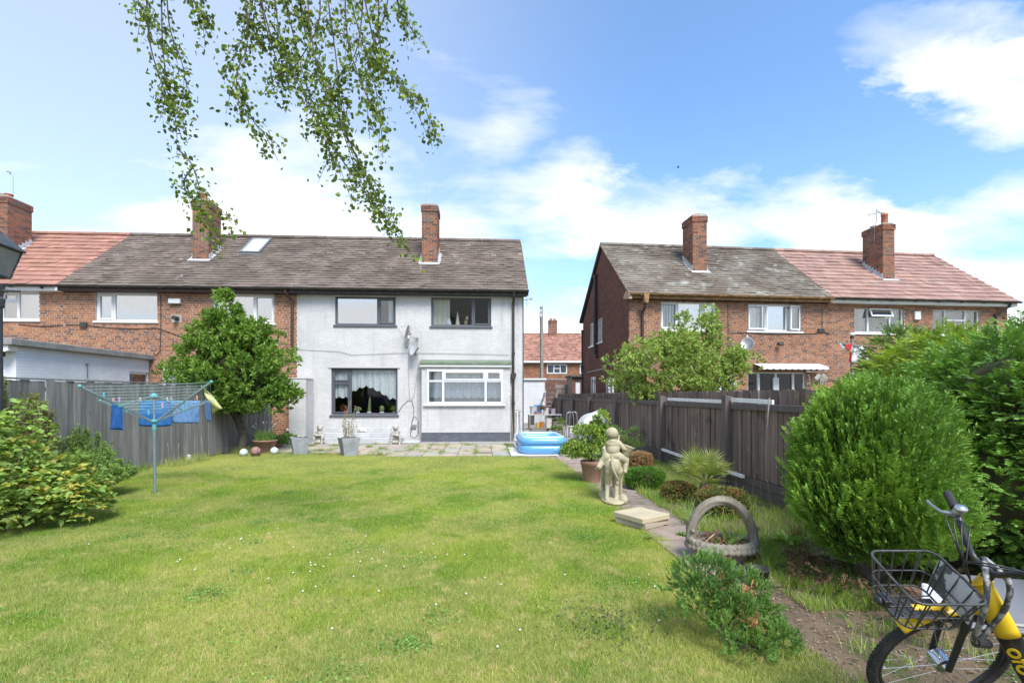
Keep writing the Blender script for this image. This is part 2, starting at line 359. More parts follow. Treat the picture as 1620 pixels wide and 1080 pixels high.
# ================================================================== houses
rng = np.random.default_rng(7)
def wall(parent, name, o, u, n, W, H, openings, bmat, mmat, thick=.24, indiv=0, gable=None, z0=0.0, bz0=None, brick=True, proud=.006, frame=None):
    """mortar backing with real openings, and every brick as geometry on it. o,u,n local to parent; n points outwards"""
    o, u, n = Vector(o), Vector(u), Vector(n); up = Vector((0, 0, 1))
    xs = sorted({0, W} | {min(max(a, 0), W) for op in openings for a in op[:2]}); zs = sorted({z0, H} | {min(max(a, z0), H) for op in openings for a in op[2:4]})
    inop = lambda x, z: any(a < x < b and c < z < d for a, b, c, d in [op[:4] for op in openings])
    nx, nz = len(xs)-1, len(zs)-1
    sol = [[not inop((xs[i]+xs[i+1])/2, (zs[j]+zs[j+1])/2) for j in range(nz)] for i in range(nx)]
    mb = MB(); P = lambda x, z, d: o + u*x + up*z + n*(-d)
    for i in range(nx):
        for j in range(nz):
            if not sol[i][j]: continue
            a, b, c, d = xs[i], xs[i+1], zs[j], zs[j+1]
            mb.add([P(a, c, 0), P(b, c, 0), P(b, d, 0), P(a, d, 0)], [(0, 1, 2, 3)]); mb.add([P(a, c, thick), P(b, c, thick), P(b, d, thick), P(a, d, thick)], [(3, 2, 1, 0)])
            for (ok, q) in ((i > 0 and sol[i-1][j], (a, c, a, d)), (i < nx-1 and sol[i+1][j], (b, c, b, d)), (j > 0 and sol[i][j-1], (a, c, b, c)), (j < nz-1 and sol[i][j+1], (a, d, b, d))):
                if not ok: mb.add([P(q[0], q[1], 0), P(q[2], q[3], 0), P(q[2], q[3], thick), P(q[0], q[1], thick)], [(0, 1, 2, 3)])
    if gable:      # (apex position, apex height)
        ax, ah = gable
        mb.add([P(0, H, 0), P(W, H, 0), P(ax, ah, 0), P(0, H, thick), P(W, H, thick), P(ax, ah, thick)], [(0, 1, 2), (5, 4, 3), (0, 2, 5, 3), (1, 4, 5, 2)])
    wo = mb.build(name, mmat, parent)
    if not brick: return wo
    segs = []; top = gable[1] if gable else H; r = 0; z = z0 if bz0 is None else bz0
    while z + .065 <= top + .01:
        zc = z + .0325; lo, hi = 0.0, W
        if gable and zc > H: t_ = (zc-H)/(gable[1]-H); lo, hi = gable[0]*t_ + .02, W - (W-gable[0])*t_ - .02
        header = (r % 4 == 3); bw = .0975 if header else .209; x = -(.1125 if r % 2 else 0) - (.05 if header else 0)
        cuts = [(a, b) for a, b, c, d in [op[:4] for op in openings] if c < zc < d]
        while x < hi:
            a, b = max(x, lo), min(x+bw, hi); x += bw + (.015 if header else .016)
            if b-a < .02: continue
            parts = [(a, b)]
            for (ca, cb) in cuts:
                nn = []
                for (p, q) in parts:
                    if q <= ca or p >= cb: nn.append((p, q)); continue
                    if p < ca: nn.append((p, ca))
                    if q > cb: nn.append((cb, q))
                parts = nn
            for (p, q) in parts:
                if q-p > .02: segs.append((p, q, z, min(z+.061, top)))
        z += .075; r += 1
    S = np.array(segs); full = np.abs(S[:, 1]-S[:, 0]-.209) < .001
    if indiv:
        wm = Matrix.Translation(parent.location) @ Euler(parent.rotation_euler).to_matrix().to_4x4()
        fi = np.where(full)[0]; cen = [(wm @ P((S[i, 0]+S[i, 1])/2, S[i, 2], 0)) for i in fi]
        dist = np.array([(c-Vector((0, 0, EYE))).length if c.z > 2.2 else 99 for c in cen]); pick = fi[np.argsort(dist)[:indiv]]
        b = MB(); pr = proud
        V = [o*0 + u*x + up*zz + n*(-d) for d in (-pr, .004) for zz in (0, .061) for x in (0, .209)]
        b.add(V, [(0, 1, 3, 2), (0, 4, 5, 1), (2, 3, 7, 6), (0, 2, 6, 4), (1, 5, 7, 3)]); bme = b.mesh('brick'); bme.materials.append(bmat)
        for i in pick: link_mesh('brick', bme, None, wo, P(S[i, 0], S[i, 2], 0))
        keep = np.ones(len(S), bool); keep[pick] = False; S = S[keep]
    N = len(S); o3, u3, n3 = np.array(o), np.array(u), np.array(n)
    pr = proud*(1 + .5*rng.random(N)*(1 if proud > .003 else .2)); jit = rng.random(N)
    V = np.zeros((N, 8, 3))
    for k, (xi, zi, d) in enumerate([(0, 2, 1), (1, 2, 1), (0, 3, 1), (1, 3, 1), (0, 2, 0), (1, 2, 0), (0, 3, 0), (1, 3, 0)]):
        off = pr if d else -.004*np.ones(N)
        V[:, k] = o3 + S[:, xi, None]*u3 + S[:, zi, None]*np.array([0, 0, 1]) + off[:, None]*n3
    base = (np.arange(N)*8)[:, None]
    F = np.concatenate([base+np.array(f)[None] for f in [(0, 1, 3, 2), (0, 4, 5, 1), (2, 3, 7, 6), (0, 2, 6, 4), (1, 5, 7, 3)]])
    bo = MB().add(V.reshape(-1, 3), F, np.tile(jit, 5)).build('brickwork', bmat, wo); tag(bo, kind='stuff')
    return wo

def window(parent, x0, x1, z0, z1, cols, mat, gmat, y=.07, fr=.06, sill=True, sillmat=None, bar=.07, sash=(), dep=.07):
    """cols: list of (fraction_end, [transom fractions from bottom]) ; sash: indices of cells with their own opening frame"""
    f = MB(); e = .002
    f.box(x0+e, x1-e, y, y+dep, z0+e, z0+fr); f.box(x0+e, x1-e, y, y+dep, z1-fr, z1-e); f.box(x0+e, x0+fr, y+.001, y+dep-.001, z0+fr, z1-fr); f.box(x1-fr, x1-e, y+.001, y+dep-.001, z0+fr, z1-fr)
    cells = []; xa = x0+fr; W = x1-x0; H = z1-z0
    for ci, (fe, trs) in enumerate(cols):
        last = ci == len(cols)-1; xb = x1-fr if last else x0+W*fe-bar/2
        za = z0+fr
        for ti, tf in enumerate(list(trs)+[1]):
            zb = z1-fr if ti == len(trs) else z0+H*tf-bar*.4
            cells.append((xa, xb, za, zb))
            if ti < len(trs): f.box(xa, xb, y+.002, y+dep-.002, zb, zb+bar*.8); za = zb+bar*.8
        if not last: f.box(xb, xb+bar, y+.003, y+dep-.003, z0+fr, z1-fr); xa = xb+bar
    wo = f.build('window', mat, parent, bev=.006)
    for k, (a, b, c, d) in enumerate(cells):
        if k in sash:
            s = MB(); q = .045; yy = y-.018
            s.box(a, b, yy, y+dep-.01, c, c+q); s.box(a, b, yy, y+dep-.01, d-q, d); s.box(a, a+q, yy+.001, y+dep-.011, c+q, d-q); s.box(b-q, b, yy+.001, y+dep-.011, c+q, d-q)
            s.build('sash', mat, wo, bev=.005); a, b, c, d = a+q, b-q, c+q, d-q
        g = MB().box(a, b, y+dep*.5, y+dep*.5+.008, c, d).build('pane', gmat if not isinstance(gmat, (list, tuple)) else gmat[k % len(gmat)], wo)
    if sill: MB().box(x0-.05, x1+.05, -.05, y+.01, z0-.06, z0-.002).build('sill', sillmat or mat, wo, bev=.006)
    return wo, cells

def curtain(wo, x0, x1, ztop, zbot, y, mat, name='net_curtain', folds=14, amp=.03, scal=None, arch=None):
    nx = max(24, int((x1-x0)*60)); mb = MB(); V = []; rows = 7
    for j in range(rows):
        for i in range(nx+1):
            x = x0+(x1-x0)*i/nx; t = i/nx; zb = zbot
            if arch: zb = zbot + arch*(1-abs(2*t-.7)**1.5 if abs(2*t-.7) < 1 else 0)
            if scal: zb += scal*abs(math.sin(x*14))
            z = ztop+(zb-ztop)*j/(rows-1)
            V.append((x, y+amp*math.sin(x*folds+math.sin(x*5)*1.5)*(.5+.5*j/rows)+.012*math.sin(x*47), z))
    F = [(j*(nx+1)+i, j*(nx+1)+i+1, (j+1)*(nx+1)+i+1, (j+1)*(nx+1)+i) for j in range(rows-1) for i in range(nx)]
    return mb.add(V, F).build(name, mat, wo, smooth=True)

def roof_tiles(parent, u0, u1, y0, zE, yr, zR, gauge, tw, mat, th=.028, indiv=300, back=True, D=6.4, holes=(), cfun=None):
    """deck and tiled front slope (local y0 at the eaves up to yr at the ridge)"""
    d = Vector((0, yr-y0, zR-zE)); L = d.length; d.normalize(); nrm = Vector((0, -d.z, d.y))
    deck = MB(); q = nrm*-.06
    A = Vector((u0, y0, zE)); B = Vector((u1, y0, zE)); C = Vector((u1, yr, zR)); E = Vector((u0, yr, zR))
    deck.add([A, B, C, E, A+q, B+q, C+q, E+q], [(0, 1, 2, 3), (7, 6, 5, 4), (0, 4, 5, 1), (0, 3, 7, 4), (1, 5, 6, 2)])
    if back:
        yb = 2*yr-y0; A2 = Vector((u0, yb, zE)); B2 = Vector((u1, yb, zE))
        deck.add([B2, A2, E, C, B2-Vector((0, 0, .08)), A2-Vector((0, 0, .08)), E+Vector((0, 0, -.08)), C+Vector((0, 0, -.08))], [(0, 1, 2, 3), (7, 6, 5, 4), (0, 4, 5, 1), (0, 3, 7, 4), (1, 5, 6, 2)])
    ro = deck.build('roof', M['deck'], parent)
    T = []; nrow = int(L/gauge)+1
    for r in range(nrow):
        s0 = r*gauge - .03; s1 = min(s0+gauge+.05, L+.0)
        if s1-s0 < .06: continue
        x = u0 - (tw/2 if r % 2 else 0) + .003
        while x < u1:
            a, b = max(x, u0-.02), min(x+tw-.004, u1+.02); x += tw
            if b-a < .03: continue
            if any(a < h[1] and b > h[0] and s0 < h[3] and s1-.05 > h[2] for h in holes): continue
            T.append((a, b, s0, s1, b-a > tw-.02 and s1-s0 > gauge+.04))
    wm = Matrix.Translation(parent.location) @ Euler(parent.rotation_euler).to_matrix().to_4x4()
    cen = [(wm @ (Vector(((t[0]+t[1])/2, y0, zE)) + d*t[2]) - cam.location).length + (0 if t[4] else 1e3) for t in T]
    pick = set(np.argsort(cen)[:indiv].tolist()) if indiv else set()
    def tv(a, b, s0, s1, th, ox, os):
        return [(x-ox, s, w_) for (x, s, w_) in ((a, s0-os, th+.004), (b, s0-os, th+.004), (b, s1-os, .004), (a, s1-os, .004), (a, s0-os, .0), (b, s0-os, .0), (b, s1-os, -.002), (a, s1-os, -.002))]
    tf = [(0, 1, 2, 3), (0, 4, 5, 1), (0, 3, 7, 4), (1, 5, 6, 2)]
    if pick:
        m1 = MB(); m1.add([Vector((x, 0, 0)) + d*s + nrm*w_ for x, s, w_ in tv(0, tw-.004, 0, gauge+.05, th, 0, 0)], tf); me = m1.mesh('tile'); me.materials.append(mat)
    mb = MB()
    for i, t in enumerate(T):
        lift = random.random()**3*.016
        if i in pick:
            link_mesh('tile', me, None, ro, Vector((t[0], y0, zE)) + d*t[2] + nrm*lift)
        else:
            V = [Vector((0, y0, zE)) + Vector((x, 0, 0)) + d*s + nrm*(w_+lift) for x, s, w_ in tv(t[0], t[1], t[2], t[3], th, 0, 0)]
            mb.add(V, tf, random.uniform(-.28, .25))
    if mb.n: tag(mb.build('tile_courses', mat, ro), kind='stuff')
    # ridge tiles
    rd = MB(); x = u0; k = 0
    while x < u1-.05:
        x2 = min(x+.44, u1); seg = []
        for xx in (x+.006, x2-.006):
            for g in range(7):
                a = math.pi*g/6; seg.append((xx, yr-math.cos(a)*.13, zR-.03+math.sin(a)*.12+(.004 if k % 2 else 0)))
        rd.add(seg, [(i, i+1, i+8, i+7) for i in range(6)] + [tuple(range(7)), tuple(range(13, 6, -1))], random.uniform(-.15, .15)); x = x2; k += 1
    tag(rd.build('ridge_tile', mat, ro), kind='stuff')
    return ro

def chimney(parent, cx, y0, w_, dep, z0, z1, pots, bmat=None, capz=.3):
    m = MB(); m.box(cx-w_/2, cx+w_/2, y0, y0+dep, z0, z1+.04)
    c = m.build('chimney', M['mortar'], parent)
    S = []; r = 0; z = z0
    while z < z1:
        ov = .03 if z > z1-.24 else 0
        a0, a1, b0, b1 = cx-w_/2-ov, cx+w_/2+ov, y0-ov, y0+dep+ov; of = .1125 if r % 2 else 0
        x = a0-of
        while x < a1:
            p, q = max(x, a0), min(x+.215, a1); x += .225
            if q-p > .03: S.append((p, q, b0-.006, b0+.02+ov, z)); S.append((p, q, b1-.02-ov, b1+.006, z))
        y = b0-(.1125-of)
        while y < b1:
            p, q = max(y, b0), min(y+.215, b1); y += .225
            if q-p > .03: S.append((a0-.006, a0+.02+ov, p, q, z)); S.append((a1-.02-ov, a1+.006, p, q, z))
        z += .075; r += 1
    mb = MB()
    for s in S: mb.box(s[0], s[1], s[2], s[3], s[4], s[4]+.065, random.random())
    tag(mb.build('brickwork', bmat or M['brickC'], c), kind='stuff')
    fl = MB().prism([(cx-w_/2-.03, z1+.005), (cx+w_/2+.03, z1+.005), (cx+w_/2-.05, z1+.09), (cx-w_/2+.05, z1+.09)], -y0-dep, -y0, M=Matrix.Rotation(R(90), 4, 'X'))
    fl.build('flaunching', M['concrete'], c)
    for (px_, py_, h, r0, mt) in pots:
        p = MB().lathe([(r0*1.02, z1+.02), (r0*1.0, z1+.06), (r0*.86, z1+h*.8), (r0*1.0, z1+h*.84), (r0*1.0, z1+h), (r0*.78, z1+h), (r0*.75, z1+.05)], 20, (cx+px_, y0+py_, 0)); p.build('pot', M[mt], c, smooth=True, bev=0)
    return c

def flashing(c, cx, y0, w_, dep, zfront, slope):
    m = MB(); t = .012
    m.prism([(cx-w_/2-.10, 0), (cx+w_/2+.10, 0), (cx+w_/2+.10, .16), (cx-w_/2-.10, .16)], 0, t, M=Matrix.Translation((0, y0-.165, zfront-.165*slope+.035)) @ Matrix.Rotation(math.atan(slope), 4, 'X'))
    for sgn in (-1, 1):
        x = cx+sgn*(w_/2+.014)
        n_ = 7
        for k in range(n_):
            ya = y0+dep*k/n_; yb = y0+dep*(k+1)/n_; zz = zfront+(yb-y0)*slope
            m.box(min(x, x+sgn*.012), max(x, x+sgn*.012), ya, yb, zz-.2, zz+.14)
        m.prism([(0, 0), (dep, 0), (dep, .1), (0, .1)], 0, t, M=Matrix.Translation((x if sgn > 0 else x-.1, y0, zfront+.035)) @ Matrix.Rotation(math.atan(slope), 4, 'X') @ Matrix(((0, 1, 0, 0), (1, 0, 0, 0), (0, 0, -1, 0), (0, 0, 0, 1))))
    return m.build('flashing', M['lead'], c)

def gutter(parent, u0, u1, y, z, mat, r=.06, name='gutter'):
    m = MB(); V = []; n = 8
    for xx in (u0, u1):
        for k in range(n+1): a = math.pi+math.pi*k/n; V.append((xx, y+math.cos(a)*r, z+math.sin(a)*r))
        for k in range(n, -1, -1): a = math.pi+math.pi*k/n; V.append((xx, y+math.cos(a)*(r-.008), z+math.sin(a)*(r-.008)))
    N = 2*(n+1)
    m.add(V, [(k, (k+1) % N, N+(k+1) % N, N+k) for k in range(N)] + [tuple(range(N)), tuple(range(2*N-1, N-1, -1))])
    x = u0+.4
    while x < u1: m.box(x, x+.03, y-r-.008, y+r+.03, z-r-.012, z-r+.01); x += .95
    return m.build(name, mat, parent, smooth=False)
def downpipe(parent, pts, r, mat, name='downpipe', collars=True):
    m = MB(); m.tube(pts, r, 10)
    if collars:
        for a, b in zip(pts[:-1], pts[1:]):
            a, b = Vector(a), Vector(b)
            if abs(a.z-b.z) > 1:
                k = 0
                while a.z-k*1.7 > b.z: m.lathe([(r, -.05), (r*1.35, -.05), (r*1.35, .05), (r, .05)], 10, (a.x, a.y, a.z-k*1.7)); k += 1
    return m.build(name, mat, parent, smooth=False)
def cable(parent, pts, r, mat, name='cable'): return MB().tube(pts, r, 5).build(name, mat, parent, smooth=True)
def fascia(parent, u0, u1, zE, mf, ms=None, y=-.27, h=.17, name='fascia'):
    m = MB(); m.box(u0, u1, y, y+.022, zE-h, zE-.005); m.build(name, mf, parent, bev=.003)
    MB().box(u0, u1, y+.024, -.004, zE-h+.003, zE-h+.018).build('soffit', ms or mf, parent)

ZE, ZR, DEP, YE = 5.10, 7.80, 6.4, -.30      # eaves, ridge, depth, overhang line
SL = (ZR-ZE)/(DEP/2-YE)
def shell(root, W, side_l=True, side_r=True, skip=()):
    """back wall, party walls and floors, so the rooms are closed and dark"""
    m = MB(); m.box(.25, W-.25, DEP-.24, DEP, 0, ZE-.1)
    if side_l: m.box(0, .24, .25, DEP, 0, ZE-.1)
    if side_r: m.box(W-.24, W, .25, DEP, 0, ZE-.1)
    m.box(.25, W-.25, .25, DEP-.25, 2.5, 2.7); m.box(.25, W-.25, .25, DEP-.25, 0, .16); m.box(.25, W-.25, .25, DEP-.25, 4.9, 4.98)
    m.box(.25, W-.25, 3.4, 3.5, .16, 4.9)
    return m.build('inner_wall', M['room'], root)

# ---------------------------------------------------------------- left terrace (facade on y = 17.3)
FA = Frame(0, 17.3)
def X(px, d=0, fr=FA): return fr.at(px, 500, d).x
def ZZ(px, py, d=0, fr=FA): return fr.at(px, py, d).z
def rect(fr, x0, x1, y0, y1, ox, d=0):       # pixel rectangle -> local opening
    a = fr.at(x0, y1, d); b = fr.at(x1, y0, d); c = fr.at(x0, y0, d); e = fr.at(x1, y1, d)
    return [a.x-ox, b.x-ox, (a.z+e.z)/2, (b.z+c.z)/2]

# --- painted house
xw0, xw1 = X(470), X(828)
hw = thing('painted_house', 'white painted brick house with dark grey windows and a bay, right end of the terrace', 'house', (xw0, 17.3, 0))
W_ = xw1-xw0
oA = rect(FA, 530, 626, 469, 514, xw0); oB = rect(FA, 682, 777, 470, 516, xw0); oC = rect(FA, 524, 629, 582, 656, xw0)
bx0, bx1 = X(667, -.34)-xw0, X(807, -.34)-xw0
ZE_w = ZE-.1
wl = wall(hw, 'wall', (0, 0, 0), (1, 0, 0), (0, -1, 0), W_, ZE_w, [oA, oB, oC], M['brickW'], M['mortarW'], indiv=300, proud=.0018)
# gable end facing the passage
wall(hw, 'gable_wall', (W_+.002, .004, 0), (0, 1, 0), (1, 0, 0), DEP, ZE_w, [], M['brickW'], M['mortarW'], gable=(DEP/2, ZR-.12), proud=.0018)
shell(hw, W_, True, False)
r_ = roof_tiles(hw, -.01, W_+.13, YE, ZE, DEP/2, ZR, .185, .245, M['tileB'], holes=[])
gutter(hw, -.05, W_+.16, -.36, ZE-.02, M['black']); fascia(hw, -.0, W_+.12, ZE-.01, M['black'])
MB().prism([(YE, ZE-.02), (DEP/2, ZR-.02), (DEP/2, ZR-.2), (YE, ZE-.2)], 0, .03, M=Matrix.Translation((W_+.12, 0, 0)) @ Matrix(((0, 0, 1, 0), (1, 0, 0, 0), (0, 1, 0, 0), (0, 0, 0, 1)))).build('bargeboard', M['black'], hw)
downpipe(hw, [(X(812)-xw0, -.36, ZE-.06), (X(812)-xw0, -.3, ZE-.2), (X(812)-xw0, -.07, ZE-.42), (X(812)-xw0, -.07, .1)], .04, M['black'])
hop = MB(); px_ = X(812)-xw0; hop.prism([(-.09, .1), (.09, .1), (.09, 0), (.05, -.1), (-.05, -.1), (-.09, 0)], -.16, -.02, M=Matrix.Translation((px_, 0, ZZ(812, 595))) @ Matrix(((1, 0, 0, 0), (0, 0, 1, 0), (0, 1, 0, 0), (0, 0, 0, 1)))); hop.build('hopper', M['black'], hw, bev=.004)
MB().box(W_-.03, W_+.012, -.012, .05, 0, ZE-.12).box(W_-.12, W_+.012, -.012, -.008, 0, .0).build('corner_strip', M['grey'], hw)
wA, cA = window(hw, *oA, [(.70, []), (1, [])], M['grey'], [M['glassS'], M['glass']], sash=(1,))
curtain(wA, oA[0]+.05, oA[0]+(oA[1]-oA[0])*.69, oA[3]-.05, oA[2]+.02, .24, M['net'], folds=30, amp=.015)
curtain(wA, oA[0]+(oA[1]-oA[0])*.86, oA[1]-.02, oA[3]-.05, oA[2]+.05, .24, M['lace'], folds=25, amp=.02)
wB, cB = window(hw, *oB, [(.69, []), (1, [])], M['grey'], M['glassD'], sash=(1,))
curtain(wB, oB[0]+.05, oB[0]+.62, oB[3]-.03, oB[2]+.0, .26, M['cream'], 'curtain', folds=40, amp=.03)
wC, cC = window(hw, *oC, [(.28, [.70]), (1, [])], M['grey'], M['glassD'], sash=(0, 1))
curtain(wC, oC[0]+.05, oC[0]+.55, oC[3]-.05, oC[2]+.62, .165, M['lace'], folds=26, scal=-.06)
curtain(wC, oC[0]+.56, oC[1]-.05, oC[3]-.05, oC[2]+.58, .165, M['lace'], folds=24, arch=.42, scal=-.07)
MB().box(oC[0]-.08, oC[1]+.08, -.035, -.009, oC[3]+.0, oC[3]+.05).build('lintel', M['mortarW'], hw, bev=.004)
MB().box(oC[0]+.0, oC[1]-.0, .15, .36, oC[2]-.02, oC[2]+.0).build('window_board', M['white'], hw)
MB().box(oB[0]+.0, oB[1]-.0, .15, .36, oB[2]-.02, oB[2]+.0).build('window_board', M['white'], hw)
# bay
bz = ZZ(700, 574, -.34)
bo = rect(FA, 675, 796, 584, 639, xw0, -.34)
pl = ZZ(700, 684, -.34)
bay = wall(hw, 'bay_wall', (bx0, -.34, 0), (1, 0, 0), (0, -1, 0), bx1-bx0, bz-.06, [(bo[0]-bx0, bo[1]-bx0, bo[2], bo[3])], M['brickW'], M['mortarW'], thick=.12, z0=pl+.004, proud=.0018)
wall(hw, 'bay_plinth', (bx0, -.352, 0), (1, 0, 0), (0, -1, 0), bx1-bx0, pl, [], M['plinth'], M['mortarP'], thick=.12, proud=.003)
wall(hw, 'bay_cheek', (bx0-.002, -.001, 0), (0, -1, 0), (-1, 0, 0), .335, bz-.06, [], M['brickW'], M['mortarW'], thick=.1, proud=.0018)
wall(hw, 'bay_cheek', (bx1+.002, -.336, 0), (0, 1, 0), (1, 0, 0), .335, bz-.06, [], M['brickW'], M['mortarW'], thick=.1, proud=.0018)
MB().prism([(-.46, bz-.05), (-.46, bz+.03), (-.012, bz+.13), (-.012, bz-.05)], bx0-.07, bx1+.05, M=Matrix(((0, 0, 1, 0), (1, 0, 0, 0), (0, 1, 0, 0), (0, 0, 0, 1)))).build('bay_roof', pmat('moss_felt', (.13, .19, .11), (.20, .22, .17), 5, rough=.95, bump=.004), hw, bev=.008)
MB().box(bx0-.05, bx1+.04, -.425, -.36, bz-.13, bz-.052).build('bay_fascia', M['whitepaint'], hw, bev=.004)
bwo, cBay = window(hw, bo[0], bo[1], bo[2], bo[3], [(.215, [.66]), (.77, [.66]), (1, [.66])], M['white'], M['glass'], y=-.37, fr=.075, bar=.075, sill=False, sash=(3, 5))
MB().box(bo[0]-.1, bo[1]+.08, -.43, -.365, bo[2]-.06, bo[2]-.002).build('sill', M['white'], bwo, bev=.006)
curtain(bwo, bo[0]+.2, bo[1]-.03, bo[3]-.06, bo[2]+.72, -.2, M['lace'], folds=34)
curtain(bwo, bo[0]+.1, bo[1]-.03, bo[2]+.74, bo[2]+.24, -.17, lacemat('lace_blue', (.72, .79, .90), .96, 14), folds=30, scal=-.05)
cz, sc_ = ZE+(18.7-17.3-YE)*SL, None
def put_chimney(root, ox, fr, pl_, pr_, pots, y0=1.4, z1=8.5, dep=.85, wid=.56, anchor='l'):
    xa = fr.at(pl_, 400, y0).x-ox
    cx_ = xa+wid/2 if anchor == 'l' else xa-wid/2
    zf = ZE+(y0-YE)*SL
    c = chimney(root, cx_, y0, wid, dep, zf-.35, z1, pots); flashing(c, cx_, y0, wid, dep, zf, SL); return cx_, c
cxw, chw = put_chimney(hw, xw0, FA, 667.5, 0, [(0, .25, .13, .14, 'pot'), (0, .6, .16, .13, 'pot')])
ae = MB().tube([(cxw-.15, 1.6, 8.5), (cxw-.15, 1.6, 9.35)], .007, 5); ae.build('aerial_rod', M['metal'], chw)

# --- brick house of the terrace
xa0, xa1 = X(102), X(470)-.004
ha = thing('brick_house', 'orange brick terraced house with white windows and a roof window, left of the painted house', 'house', (xa0, 17.3, 0))
Wa = xa1-xa0
o1 = rect(FA, 150.5, 249, 463, 508, xa0); o2 = rect(FA, 335.5, 434, 465, 511, xa0); o3 = rect(FA, 256, 316, 578, 690, xa0); o3[2] = .25
wall(ha, 'wall', (0, 0, 0), (1, 0, 0), (0, -1, 0), Wa, ZE_w, [o1, o2, o3], M['brickL'], M['mortar'], indiv=300)
shell(ha, Wa)
vel = None
roof_tiles(ha, 0, Wa-.012, YE, ZE, DEP/2, ZR, .185, .245, M['tileB'])
gutter(ha, 0, Wa-.06, -.36, ZE-.02, M['black']); fascia(ha, 0, Wa-.005, ZE-.01, M['brownp'])
wo1, _ = window(ha, *o1, [(.28, []), (1, [])], M['white'], M['glassS'], sash=(0,)); curtain(wo1, o1[0]+.05, o1[1]-.05, o1[3]-.05, o1[2]+.28, .26, M['net'], folds=8, amp=.01)  # net added to brighten the panes; its pale blue stands for mirrored sky
wo2, _ = window(ha, *o2, [(.66, []), (1, [])], M['white'], M['glassS'], sash=(1,)); curtain(wo2, o2[0]+.05, o2[1]-.05, o2[3]-.05, o2[2]+.02, .26, M['net'], folds=8, amp=.01)
wo3, _ = window(ha, *o3, [(.33, []), (.66, []), (1, [])], M['white'], M['glassD'], sash=(1, 2), sill=False)
curtain(wo3, o3[0]+.06, o3[0]+.4, o3[3]-.08, o3[2]+.1, .22, M['blind'], 'curtain', folds=30)
put_chimney(ha, xa0, FA, 304.5, 0, [(0, .2, .34, .13, 'pot'), (-.08, .6, .2, .12, 'pot')])
# roof window
fy = (17.3+YE)
def roofpt(px, py, ox, fr=FA):      # pixel -> local point on the front roof plane
    r = ray(px, py); p0 = Vector((0, 0, EYE)); nn = (fr.n*(-SL) + Vector((0, 0, 1)))
    q0 = fr.o + fr.n*YE + Vector((0, 0, ZE)); t = (q0-p0).dot(nn)/r.dot(nn); p = p0+r*t-fr.o
    return Vector((p.dot(fr.u)-ox, p.dot(fr.n), p.z))
va, vb = roofpt(379, 402, xa0), roofpt(412, 402, xa0); vt = roofpt(404, 380, xa0)
ang = math.atan(SL); LV = (vt.z-va.z)/math.sin(ang)
MV = Matrix.Translation(va) @ Matrix.Rotation(ang, 4, 'X')
wv = MB(); vw = vb.x-va.x
wv.box(0, vw, 0, .07, 0, .11, M=MV).box(0, vw, LV-.07, LV, 0, .11, M=MV).box(0, .07, .07, LV-.07, 0, .109, M=MV).box(vw-.07, vw, .07, LV-.07, 0, .109, M=MV).box(-.06, vw+.06, -.12, -.004, .02, .04, M=MV)
vo = wv.build('roof_window', M['metal'], ha, bev=.006); MB().box(.07, vw-.07, .07, LV-.07, .07, .08, M=MV).build('pane', pmat('skyglass', (.62, .66, .70), None, rough=.15, spec=.8), vo)
dx_ = X(463.5)-xa0
downpipe(ha, [(dx_-.12, -.36, ZE-.08), (dx_-.12, -.32, ZE-.18), (dx_, -.07, ZE-.42), (dx_, -.07, ZZ(463, 560)), (dx_+.12, -.08, ZZ(463, 569))], .045, M['brownp'])
def smallbox(parent, px0, px1, py0, py1, fr, ox, d, mat, name, bev=.01):
    a = fr.at(px0, py1, 0); b = fr.at(px1, py0, 0)
    return MB().box(a.x-ox, b.x-ox, -d, -.01, a.z, b.z).build(name, mat, parent, bev=bev)
smallbox(ha, 269, 288, 473, 481, FA, xa0, .13, M['white'], 'alarm_box', .03)
smallbox(ha, 272, 288, 498, 510, FA, xa0, .012, M['concrete'], 'flue_plate', .002)
p_ = FA.at(281, 504); fl_ = MB().tube([(p_.x-xa0, -.22, p_.z), (p_.x-xa0, -.02, p_.z)], .07, 16); fl_.build('boiler_flue', M['black'], ha)
def on(fr, ox, pts, d=.025): return [(fr.at(x, y).x-ox, -d, fr.at(x, y).z) for x, y in pts]
cable(ha, on(FA, xa0, [(104, 514), (125, 514), (134, 513), (150, 516), (180, 519), (220, 520), (250, 519), (262, 523), (280, 530), (300, 540), (330, 556)]), .011, M['black'])
cable(ha, on(FA, xa0, [(255, 466), (255, 520), (254, 555), (248, 562), (243, 558)]), .011, M['black'])
smallbox(ha, 128, 139, 510, 518, FA, xa0, .07, M['black'], 'junction_box')

# --- red roofed house at the left edge
hr = thing('red_roofed_house', 'brick terraced house with red tiled roof at the left edge behind the lamp post', 'house', (xa0-7.5, 17.3, 0))
Wr = 7.5-.004; xr0 = xa0-7.5
o4 = rect(FA, 12, 62, 461, 506, xr0); o4[0] = o4[0]-.9
wall(hr, 'wall', (0, 0, 0), (1, 0, 0), (0, -1, 0), Wr, ZE_w, [o4], M['brickL'], M['mortar'])
shell(hr, Wr)
roof_tiles(hr, 0, Wr-.01, YE, ZE, DEP/2, ZR, .33, .30, M['tileR'], th=.032)
gutter(hr, 0, Wr-.05, -.36, ZE-.02, M['black']); fascia(hr, 0, Wr-.005, ZE-.01, M['whitepaint'])
wo4, _ = window(hr, *o4, [(.36, []), (.62, [.66]), (1, [])], M['white'], M['glassS'], sash=(2,)); curtain(wo4, o4[0]+.05, o4[1]-.05, o4[3]-.05, o4[2]+.02, .26, M['net'], folds=8, amp=.01)  # added net, sky reflection put into its pale colour
cxr, chr_ = put_chimney(hr, xr0, FA, 12, 0, [(-.12, .3, .22, .13, 'potbuff'), (.15, .3, .22, .13, 'pot'), (-.1, .62, .2, .12, 'pot')], anchor='r', wid=.75, dep=.95)
